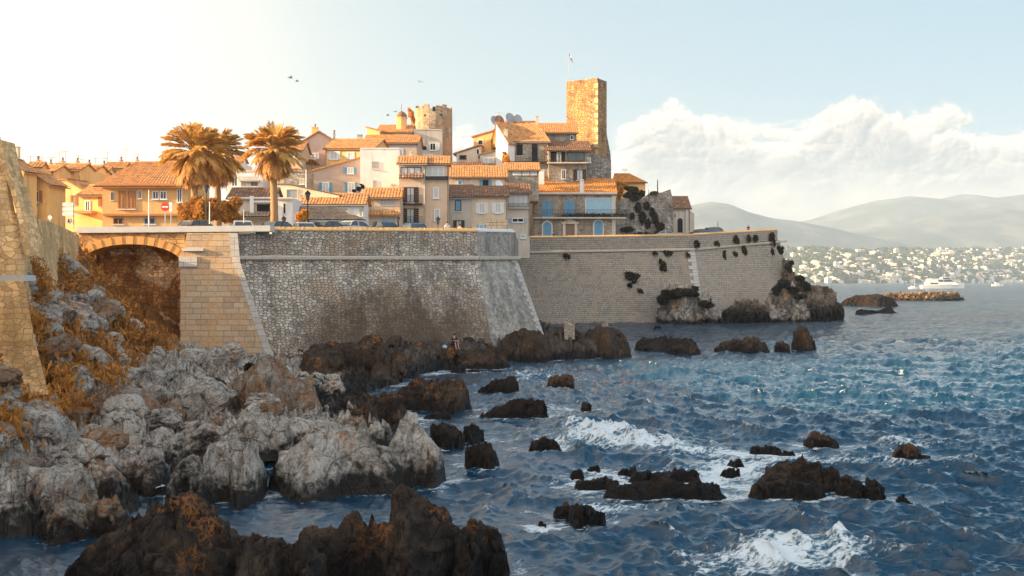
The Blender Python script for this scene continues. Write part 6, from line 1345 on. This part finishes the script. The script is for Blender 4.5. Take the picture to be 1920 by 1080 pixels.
for x0, x1, yt, col, lb, D in [(330, 392, 411, 'brown', 'dark brown car roof in front of the round hedge', 96), (424, 470, 412, 'white', 'white car roof at the right side of the round hedge', 97), (486, 546, 414, 'dark', 'dark car roof at the foot of the slim palm', 98),
        (540, 590, 415, 'silver', 'silver car roof under the street lamp', 99.5), (582, 642, 413.5, 'dark', 'dark estate car parked before the grey hipped roof', 101), (630, 692, 412.5, 'silver', 'silver hatchback, next right of the dark estate', 102.5), (684, 750, 413.5, 'navy', 'navy car parked in front of the house with two awnings', 104), (748, 802, 416, 'blue', 'dark blue car, last of the row by the two balconies', 106)]:
    px = (x0+x1)/2; z = Z(yt, D)-1.5; wd_ = (x1-x0)/F*D; yaw = math.acos(min(.98, max(.1, (wd_-.9)/4.0)))*(1 if x0 % 4 else -1); car(lb, X(px, D), D+1.5, z, yaw, PT[col])
car('silver car on the rampart in front of the ivy covered wall', X(1252, 196), 197.5, Z(432, 196)-1.5, .1, PT['silver']); car('dark blue car half hidden at the quoined corner of the far wall', X(1318, 198), 199, Z(429, 198)-1.5, .3, PT['navy']); car('blue van-like car, rightmost on the rampart', X(1346, 199), 200.5, Z(425.5, 199)-1.75, .25, PT['blue'], van=True)
# ------------------------------------------------------------------ street lamps, signs, posts
def lamp(label, px, ytop, ybase, D, k=1.0):
    b = P(px, ybase, D); tp = P(px, ytop, D); root = empty('street_lamp', b, label, 'street lamp', 'street lamps of the old town'); hgt = tp.z-b.z; mb = MB(); lz = .95*k
    mb.lathe(b-Vector((0, 0, 1.2)), [(.2*k, 0), (.16*k, 1.3), (.07*k, 1.5), (.055*k, 1.2+hgt-lz-.1), (.13*k, 1.2+hgt-lz)], 10); mb.build('post', M_dk, root)
    q = tp-Vector((0, 0, lz)); mb = MB(); mb.lathe(q, [(.13*k, 0), (.27*k, .55*k), (.25*k, .56*k)], 6); mb.build('lantern', M_glass, root); mb = MB(); mb.lathe(q, [(.32*k, .56*k), (.22*k, .74*k), (.07*k, .84*k), (.03*k, .95*k)], 6); mb.build('lamp_cap', M_dk, root)
lamp('tallest street lamp, black lantern in front of the ribbed roof', 577, 356, 416, 108, 1.0); lamp('street lamp with a dark lantern before the round hedge', 387, 344, 418, 99, .8); lamp('small street lamp in front of the tall pink house', 821, 405, 432, 128, 1.0); lamp('small lamp before the white house by the slim palm', 532, 404, 418, 112, .9); lamp('little wall-height lamp near the awnings at the dark blue car', 746, 404, 420, 125, .9)
def post_sign(label, px, ybase, D, name='road_sign', group=None):
    b = P(px, ybase, D); return empty(name, b, label, 'sign', group)
def disc(mb, c, r, y, seg=24): mb.prism([(c.x+r*math.cos(t), c.y+y, c.z+r*math.sin(t)) for t in np.linspace(0, 2*math.pi, seg, endpoint=False)], [(c.x+r*math.cos(t), c.y+y+.03, c.z+r*math.sin(t)) for t in np.linspace(0, 2*math.pi, seg, endpoint=False)])
M_red = plain('sign_red', (.55, .05, .03), .5, 0, .05)
D = 92; s_ = post_sign('round no entry sign, red with a white bar, before the hipped house', 310, 425, D); mb = MB(); mb.tube([P(310, 432, D), P(310, 384, D)], .04, 8); mb.build('post', M_grey, s_); mb = MB(); c = P(310, 388, D); disc(mb, c, .36, -.07); mb.build('sign_face', M_red, s_); mb = MB(); mb.box(c.x-.26, c.x+.26, c.y-.10, c.y-.075, c.z-.06, c.z+.06); mb.build('bar', M_white, s_)
s_ = post_sign('narrow white sign panel edge-on beside the no entry sign', 321, 425, D); mb = MB(); mb.tube([P(321, 432, D), P(321, 380, D)], .04, 8); mb.build('post', M_grey, s_); mb = MB(); c = P(321, 388, D); mb.box(c.x-.10, c.x+.12, c.y-.2, c.y-.05, c.z-.4, c.z+.4); mb.build('sign_face', M_white, s_)
D = 80; s_ = post_sign('stack of three white direction boards above a round white sign', 129, 424, D); mb = MB(); mb.tube([P(138, 430, D), P(138, 378, D)], .04, 8); mb.tube([P(122, 404, D), P(122, 379, D)], .03, 6); mb.build('post', M_grey, s_)
for k, (y0, y1) in enumerate(((379.5, 387), (388, 396), (396.5, 405))):
    a, b = P(118, y1, D), P(139, y0, D); mb = MB(); mb.prism([(a.x, D-.10, a.z), (b.x-.04, D-.10, a.z+.02), (b.x, D-.10, (a.z+b.z)/2), (b.x-.04, D-.10, b.z), (a.x, D-.10, b.z-.03)], [(a.x, D-.06, a.z), (b.x-.04, D-.06, a.z+.02), (b.x, D-.06, (a.z+b.z)/2), (b.x-.04, D-.06, b.z), (a.x, D-.06, b.z-.03)]); mb.build('direction_board', M_white, s_)
mb = MB(); c = P(129.5, 414, D); disc(mb, c, .22, -.06); fd = mb.build('round_face', M_grey, s_); mb = MB(); disc(mb, c, .18, -.10); mb.build('inner_face', M_white, fd)
mb = MB(); mb.box(c.x-.035, c.x+.035, c.y-.125, c.y-.104, c.z-.02, c.z+.12); mb.prism([(c.x-.11, c.y-.125, c.z-.02), (c.x, c.y-.125, c.z-.14), (c.x+.11, c.y-.125, c.z-.02)], [(c.x-.11, c.y-.104, c.z-.02), (c.x, c.y-.104, c.z-.14), (c.x+.11, c.y-.104, c.z-.02)]); mb.build('arrow', M_dk, fd)
D = 84; s_ = post_sign('small round white sign left of the direction boards', 95, 424, D); mb = MB(); mb.tube([P(95, 430, D), P(94, 402, D)], .035, 6); mb.build('post', M_grey, s_); mb = MB(); disc(mb, P(94, 408, D), .17, -.06); mb.build('sign_face', M_white, s_)
def vpole(label, px, y0, y1, D, r=.05, mat=None): return pole('white_pole', label, 'pole', px, y0, y1, D, r, mat or M_white)
vpole('tall slender white pole left of the no entry sign', 279, 356, 424, 92); vpole('white pole in front of the round hedge', 393, 378, 420, 94); vpole('small white pole at the hedge right side', 457, 392, 418, 95, .03); vpole('thin pale pole before the lilac slanting-roof house', 574, 318, 366, 150, .09)
vpole('left of two thin poles before the ivy wall', 1194, 424, 444, 198, .06, M_grey); vpole('right of two thin poles before the ivy wall', 1206, 422, 444, 198, .06, M_grey); vpole('thin upright mast behind the blue van-like car', 1346, 415, 428, 204, .07, M_dk)
s_ = empty('stone_post', P(1068, 626, 101), 'rubble masonry stump on the reef at the bastion corner', 'post'); mb = MB(); a = P(1068, 628, 101); mb.box(a.x-.5, a.x+.45, a.y-.5, a.y+.5, a.z-.4, Z(602, 101)); mb.build('shaft', M_stone, s_); mb = MB(); mb.box(a.x-.42, a.x+.38, a.y-.42, a.y+.42, Z(602, 101), Z(599.5, 101)); mb.build('cap', M_stone, s_)
s_ = empty('stone_post', P(1134, 613, 102), 'small square stone block on the round reef head', 'post'); mb = MB(); a = P(1134, 616, 102); mb.box(a.x-.3, a.x+.3, a.y-.3, a.y+.3, a.z-.5, Z(603, 102)); mb.build('shaft', M_stone, s_); mb = MB(); mb.box(a.x-.34, a.x+.34, a.y-.34, a.y+.34, Z(603, 102), Z(601, 102)); mb.build('cap', M_stone, s_)
# ------------------------------------------------------------------ people (skin modifier over a joint skeleton)
SKIN = plain('skin', (.46, .27, .18), .6, 0, .08, 8); HAIR = plain('dark_hair', (.02, .014, .010), .8); C_BLK = plain('black_cloth', (.018, .018, .02), .9); C_WH = plain('white_cloth', (.66, .66, .66), .9); C_GR = plain('grey_cloth', (.25, .25, .26), .9)
def person(label, o, yaw, pose, shirt, trousers, sit=False, stripes=False, bare=False):
    """o: floor point (standing) or seat point (sitting)"""
    root = empty('person', o, label, 'person'); c, s = math.cos(yaw), math.sin(yaw)
    def W_(x, y, z): return Vector((x*c-y*s, x*s+y*c, z))
    hz = .95 if not sit else .12
    J = {'pel': (0, 0, hz), 'sp': (0, .02 if not sit else -.03, hz+.25), 'ch': (0, 0 if not sit else -.09, hz+.47), 'nk': (0, .0 if not sit else -.13, hz+.60), 'hd': (0, -.02 if not sit else -.17, hz+.72), 'top': (0, -.02 if not sit else -.18, hz+.83)}
    E = [('pel', 'sp'), ('sp', 'ch'), ('ch', 'nk'), ('nk', 'hd'), ('hd', 'top')]; Rr = {'pel': .15, 'sp': .13, 'ch': .16, 'nk': .055, 'hd': .095, 'top': .07}
    for sg, k in ((-1, 'l'), (1, 'r')):
        y0 = J['ch'][1]
        if pose == 'angler': sh, eb, hn = (sg*.19, y0, hz+.50), (sg*.22, y0-.18, hz+.28), (sg*.10, y0-.42, hz+.25)
        elif pose == 'arms': sh, eb, hn = (sg*.19, y0, hz+.50), (sg*.27, y0+.05, hz+.25), (sg*.2, y0-.15, hz+.1)
        else: sh, eb, hn = (sg*.19, y0, hz+.50), (sg*.24, y0+.03, hz+.22), (sg*.25, y0-.06, hz-.03)
        J['sh'+k], J['eb'+k], J['hn'+k] = sh, eb, hn; Rr['sh'+k], Rr['eb'+k], Rr['hn'+k] = .065, .045, .032; E += [('ch', 'sh'+k), ('sh'+k, 'eb'+k), ('eb'+k, 'hn'+k)]
        dv = (Vector(hn)-Vector(eb)).normalized(); sd3 = Vector((1, 0, 0))
        for q in range(5):
            off = (q-2)*.018; ln = (.045, .085, .09, .085, .07)[q]; k1 = Vector(hn)+dv*.05+sd3*off*(1.6 if q == 0 else 1); k2 = k1+dv*ln*.6+Vector((off*.3, 0, -.015)); nm = f'f{k}{q}'
            J[nm+'a'], J[nm+'b'] = tuple(k1), tuple(k2); Rr[nm+'a'], Rr[nm+'b'] = .010, .008; E += [('hn'+k, nm+'a'), (nm+'a', nm+'b')]
        if sit: hp, kn, an, ft = (sg*.10, 0, hz), (sg*.14, -.42, hz+.10), (sg*.14, -.52, hz-.34), (sg*.15, -.68, hz-.38)
        else: hp, kn, an, ft = (sg*.09, 0, hz-.05), (sg*.11, -.03, .50), (sg*.11, .02, .08), (sg*.12, -.14, .04)
        for nm, v, r in (('hp', hp, .095), ('kn', kn, .062), ('an', an, .042), ('ft', ft, .035)): J[nm+k] = v; Rr[nm+k] = r
        E += [('pel', 'hp'+k), ('hp'+k, 'kn'+k), ('kn'+k, 'an'+k), ('an'+k, 'ft'+k)]
    def skinned(name, keys, mat, grow=0.0, lv=1):
        ks = [k for k in J if k in keys]; ix = {k: i for i, k in enumerate(ks)}; me = bpy.data.meshes.new(name); me.from_pydata([tuple(W_(*J[k])) for k in ks], [(ix[a], ix[b]) for a, b in E if a in ix and b in ix], [])
        o_ = link_mesh(name, me, mat, root if name != 'person_body' else root); md = o_.modifiers.new('Skin', 'SKIN'); md.use_smooth_shade = True
        for k in ks: v = me.skin_vertices[0].data[ix[k]]; v.radius = (Rr[k]+grow, (Rr[k]+grow)*(.72 if k in ('ch', 'sp', 'pel') else 1)); v.use_root = (k == ks[0])
        sb = o_.modifiers.new('Subdivision', 'SUBSURF'); sb.levels = lv; sb.render_levels = lv; return o_
    skinned('body', set(J), SKIN)
    skinned('shirt', {'pel', 'sp', 'ch', 'shl', 'shr', 'ebl', 'ebr'}, shirt, .018); 
    tk = {'pel', 'hpl', 'hpr', 'knl', 'knr'} | (set() if bare else {'anl', 'anr'}); skinned('trousers', tk, trousers, .014)
    hd = W_(*J['hd'])+root.location; mb = MB(); bm_c = hd+Vector((0, 0, .045))+W_(0, .02, 0); mb.lathe(bm_c-Vector((0, 0, .06)), [(.098, 0), (.108, .05), (.098, .10), (.06, .145), (.015, .16)], 12); mb.build('hair', HAIR, root, smooth=True)
    for sg in (-1, 1):
        fe = hd+W_(sg*.034, -.088, .01); mb = MB(); mb.lathe(fe-Vector((0, 0, .01)), [(.004, 0), (.012, .01), (.004, .02)], 8); mb.build('eye', HAIR, root)
        mb = MB(); mb.lathe(hd+W_(sg*.096, 0, -.03), [(.008, 0), (.018, .03), (.008, .06)], 8); mb.build('ear', SKIN, root)
    mb = MB(); q = hd+W_(0, -.098, -.03); mb.lathe(q, [(.016, 0), (.014, .015), (.006, .04)], 8); mb.build('nose', SKIN, root); mb = MB(); q = hd+W_(0, -.088, -.055); mb.lathe(q, [(.006, -.004), (.022, 0), (.006, .006)], 10); mb.build('mouth', plain('lips', (.32, .12, .10), .6), root)
    return root
m_st, t = new_mat('striped_shirt'); wv = t.n('ShaderNodeTexWave', {'Vector': t.n('ShaderNodeNewGeometry'), 'Scale': 6.0}, wave_type='BANDS', bands_direction='X'); finish(t, t.mix(t.sstep(wv, .5, .6), (.7, .7, .7), (.3, .3, .32)), .9)
zr = 10.85
def stand(label, px, ytop, D, yaw, shirt, tr, pose=''): zt = Z(ytop, D)-1.80; return person(label, Vector((X(px, D), D, zt)), yaw, pose, shirt, tr)
stand('person in a white striped shirt leaning behind the bastion parapet', 839, 415.5, 100.5, .3, m_st, C_GR, 'arms')
stand('person with bare brown shoulders further back, right of the striped shirt', 862, 420, 103, 2.8, SKIN, C_GR); 
stand('dark clad person sitting low at the parapet right of the other two', 882, 426, 103.5, 1.5, C_BLK, C_BLK)
stand('dark haired person passing the arched blue door of the stone house', 1037, 434, 186, 1.2, C_BLK, C_BLK)
stand('lone person in dark clothes behind the far right parapet', 1403, 421.5, 198, 0, C_BLK, C_BLK)
# seated angler on a cut of the dark outcrop
D = 89.2; sp_ = P(850, 647, D); person('seated angler in black with bare legs on the dark rocks below the wall', sp_+Vector((0, 0, -.02)), .75, 'angler', C_BLK, C_BLK, sit=True, bare=True)
st_ = bpy.data.objects.new('boulder', BD[1]); COL.objects.link(st_); st_.location = sp_+Vector((-.2, .5, -.62)); st_.scale = (1.0, .95, .75); tag(st_, 'flat topped dark boulder the angler sits on', 'boulder')
bg_ = empty('bag', P(834, 652, 88.6), 'pale blue bag lying left of the seated angler', 'bag'); a = P(834, 650, 88.6); mb = MB(); mb.lathe(a-Vector((0, 0, .15)), [(.14, 0), (.2, .08), (.18, .22), (.06, .3)], 10); mb.build('sack', M_lblue, bg_, smooth=True); mb = MB(); mb.tube([a+Vector((-.08, 0, .13)), a+Vector((0, 0, .26)), a+Vector((.08, 0, .13))], .012, 5); mb.build('handle', M_dk, bg_)
# ------------------------------------------------------------------ boats
def wpt(px, D, z=0.0): return Vector((X(px, D), D, z))
def hull(mb, D, xs, top, half, yc=0, z0=-.4):
    n = len(xs); b = len(mb.v)
    for x, t_, hw in zip(xs, top, half):
        mb.v += [(x, D+yc-hw, t_), (x, D+yc-hw*.75, z0), (x, D+yc+hw*.75, z0), (x, D+yc+hw, t_)]
    for i in range(n-1):
        for j in range(3): mb.f.append((b+4*i+j, b+4*i+4+j, b+4*i+5+j, b+4*i+1+j))
        mb.f.append((b+4*i+3, b+4*i+7, b+4*i+4, b+4*i))
    mb.f.append((b, b+1, b+2, b+3)); mb.f.append((b+4*n-1, b+4*n-2, b+4*n-3, b+4*n-4))
M_boat = plain('boat_white', (.80, .79, .77), .3, 0, .04); M_bglass = plain('boat_glass', (.03, .06, .10), .12, 0, .1, 1, .6)
D = 1030; s = D/F; y = empty('motor_yacht', wpt(1765, D), 'white three deck motor yacht lying off the far shore', 'yacht'); z_ = lambda py: max(0, HC-(py-HY)*s)
wl = 541.
mb = MB(); hull(mb, D, [X(q, D) for q in (1727, 1740, 1760, 1780, 1795, 1808)], [3.2, 3.2, 3.5, 4.3, 5.0, 5.6], [3.6, 3.9, 4.0, 3.4, 2.0, .15]); mb.build('hull', M_boat, y)
def deck(nm, x0, x1, z0, z1, hw, rake, mat): mb = MB(); mb.prism([(X(x0, D), D-hw, z0), (X(x1, D), D-hw, z0), (X(x1-rake, D), D-hw*.92, z1), (X(x0, D), D-hw*.92, z1)], [(X(x0, D), D+hw, z0), (X(x1, D), D+hw, z0), (X(x1-rake, D), D+hw*.92, z1), (X(x0, D), D+hw*.92, z1)]); return mb.build(nm, mat, y)
deck('main_deck', 1735, 1796, 3.3, 5.9, 3.2, 6, M_boat); deck('upper_deck', 1738, 1790, 5.95, 8.6, 2.9, 10, M_boat); deck('wheelhouse', 1764, 1784, 8.65, 10.6, 2.3, 8, M_boat); deck('sun_roof', 1740, 1770, 8.9, 9.2, 2.9, 0, M_boat)
for x0, x1, z0, z1, rk in ((1757, 1766, 6.6, 8.2, 0), (1768, 1786, 6.6, 8.2, 6), (1766, 1781, 9.1, 10.2, 5), (1742, 1756, 4.1, 5.4, 0)): mb = MB(); mb.prism([(X(x0, D), D-3.32, z0), (X(x1, D), D-3.32, z0), (X(x1-rk, D), D-3.2, z1), (X(x0, D), D-3.2, z1)], [(X(x0, D), D-2.0, z0), (X(x1, D), D-2.0, z0), (X(x1-rk, D), D-2.0, z1), (X(x0, D), D-2.0, z1)]); mb.build('window', M_bglass, y)
mb = MB(); mb.tube([(X(1772, D), D, 10.6), (X(1770, D), D, 14)], .15, 6); mb.tube([(X(1768, D), D-1.5, 12), (X(1768, D), D+1.5, 12)], .12, 5); mb.build('mast', M_boat, y)
D = 1000; bt_ = empty('sailing_boat', wpt(1714, D), 'small white sailing boat with a bare mast left of the yacht', 'sailing boat'); mb = MB(); hull(mb, D, [X(q, D) for q in (1704, 1710, 1716, 1722)], [1.5, 1.5, 1.6, 1.9], [1.2, 1.5, 1.3, .1]); mb.build('hull', M_boat, bt_); mb = MB(); mb.box(X(1708, D), X(1714, D), D-.8, D+.8, 1.5, 2.4); mb.build('cabin', M_boat, bt_); mb = MB(); mb.tube([(X(1715, D), D, 1.4), (X(1715, D), D, 14)], [.12, .07], 6); mb.build('mast', M_white, bt_)
D = 980; bt_ = empty('motor_launch', wpt(1718, D), 'small white launch moored just before the sailing boat', 'boat'); mb = MB(); hull(mb, D, [X(q, D) for q in (1706, 1712, 1719, 1726)], [1.2, 1.2, 1.4, 1.7], [1.1, 1.3, 1.1, .1]); mb.build('hull', M_boat, bt_); mb = MB(); mb.box(X(1709, D), X(1715, D), D-.8, D+.8, 1.2, 2.6); mb.build('cabin', M_boat, bt_)
D = 1500; bt_ = empty('fishing_boat', wpt(1880, D), 'low white fishing boat with a small cabin at the far right', 'boat'); mb = MB(); hull(mb, D, [X(q, D) for q in (1860, 1866, 1874, 1882)], [2.6, 2.4, 2.4, 3.4], [1.8, 2.4, 2.2, .2]); mb.build('hull', M_boat, bt_); mb = MB(); mb.box(X(1866, D), X(1873, D), D-1.4, D+1.4, 2.4, 5.2); mb.build('cabin', M_boat, bt_); mb = MB(); mb.box(X(1867, D), X(1872, D), D-1.5, D+1.5, 3.8, 4.7); mb.build('window', M_bglass, bt_)
# ------------------------------------------------------------------ gulls
def gull(label, px, py, D, flap, yaw, mat=None, sc=1.0):
    c = P(px, py, D); mb = MB(); d = Vector((math.cos(yaw), math.sin(yaw), 0)); n = Vector((-d.y, d.x, 0)); mb.tube([c-d*.24*sc, c-d*.08*sc, c+d*.12*sc, c+d*.24*sc], [.02*sc, .07*sc, .06*sc, .015*sc], 8)
    for sg in (-1, 1):
        a0, a1 = c+d*.10*sc, c-d*.08*sc; m0 = c+n*sg*.28*sc+Vector((0, 0, flap*.16))*sc; tp_ = c+n*sg*.66*sc+Vector((0, 0, flap*.06))*sc-d*.14*sc; b = len(mb.v); th_ = Vector((0, 0, .012)); mb.v += [tuple(v) for v in (a0, a1, m0-d*.09*sc, m0+d*.07*sc, tp_, a0+th_, a1+th_, m0-d*.09*sc+th_, m0+d*.07*sc+th_, tp_+th_)]
        mb.f += [(b, b+1, b+2, b+3), (b+3, b+2, b+4), (b+5, b+8, b+7, b+6), (b+8, b+9, b+7)]
    o = mb.build('gull', mat or M_grey, at=c); tag(o, label, 'gull')
gull('left of two gulls flying high left above the palms', 545, 146, 120, 1, .6); gull('right of two gulls flying high left above the palms', 557, 152, 125, .3, .2); gull('lone gull high above the round tower', 787, 154, 150, 1, 2.5); gull('gull gliding just left of the bell turret', 727, 216, 150, .8, .3)
gull('white gull resting on the water edge rock of the inlet', 300, 911, 36.5, 0, .2, M_white, .7); gull('pale gull near the sunlit roof left of the turret', 741, 209, 150, .4, 1.0)
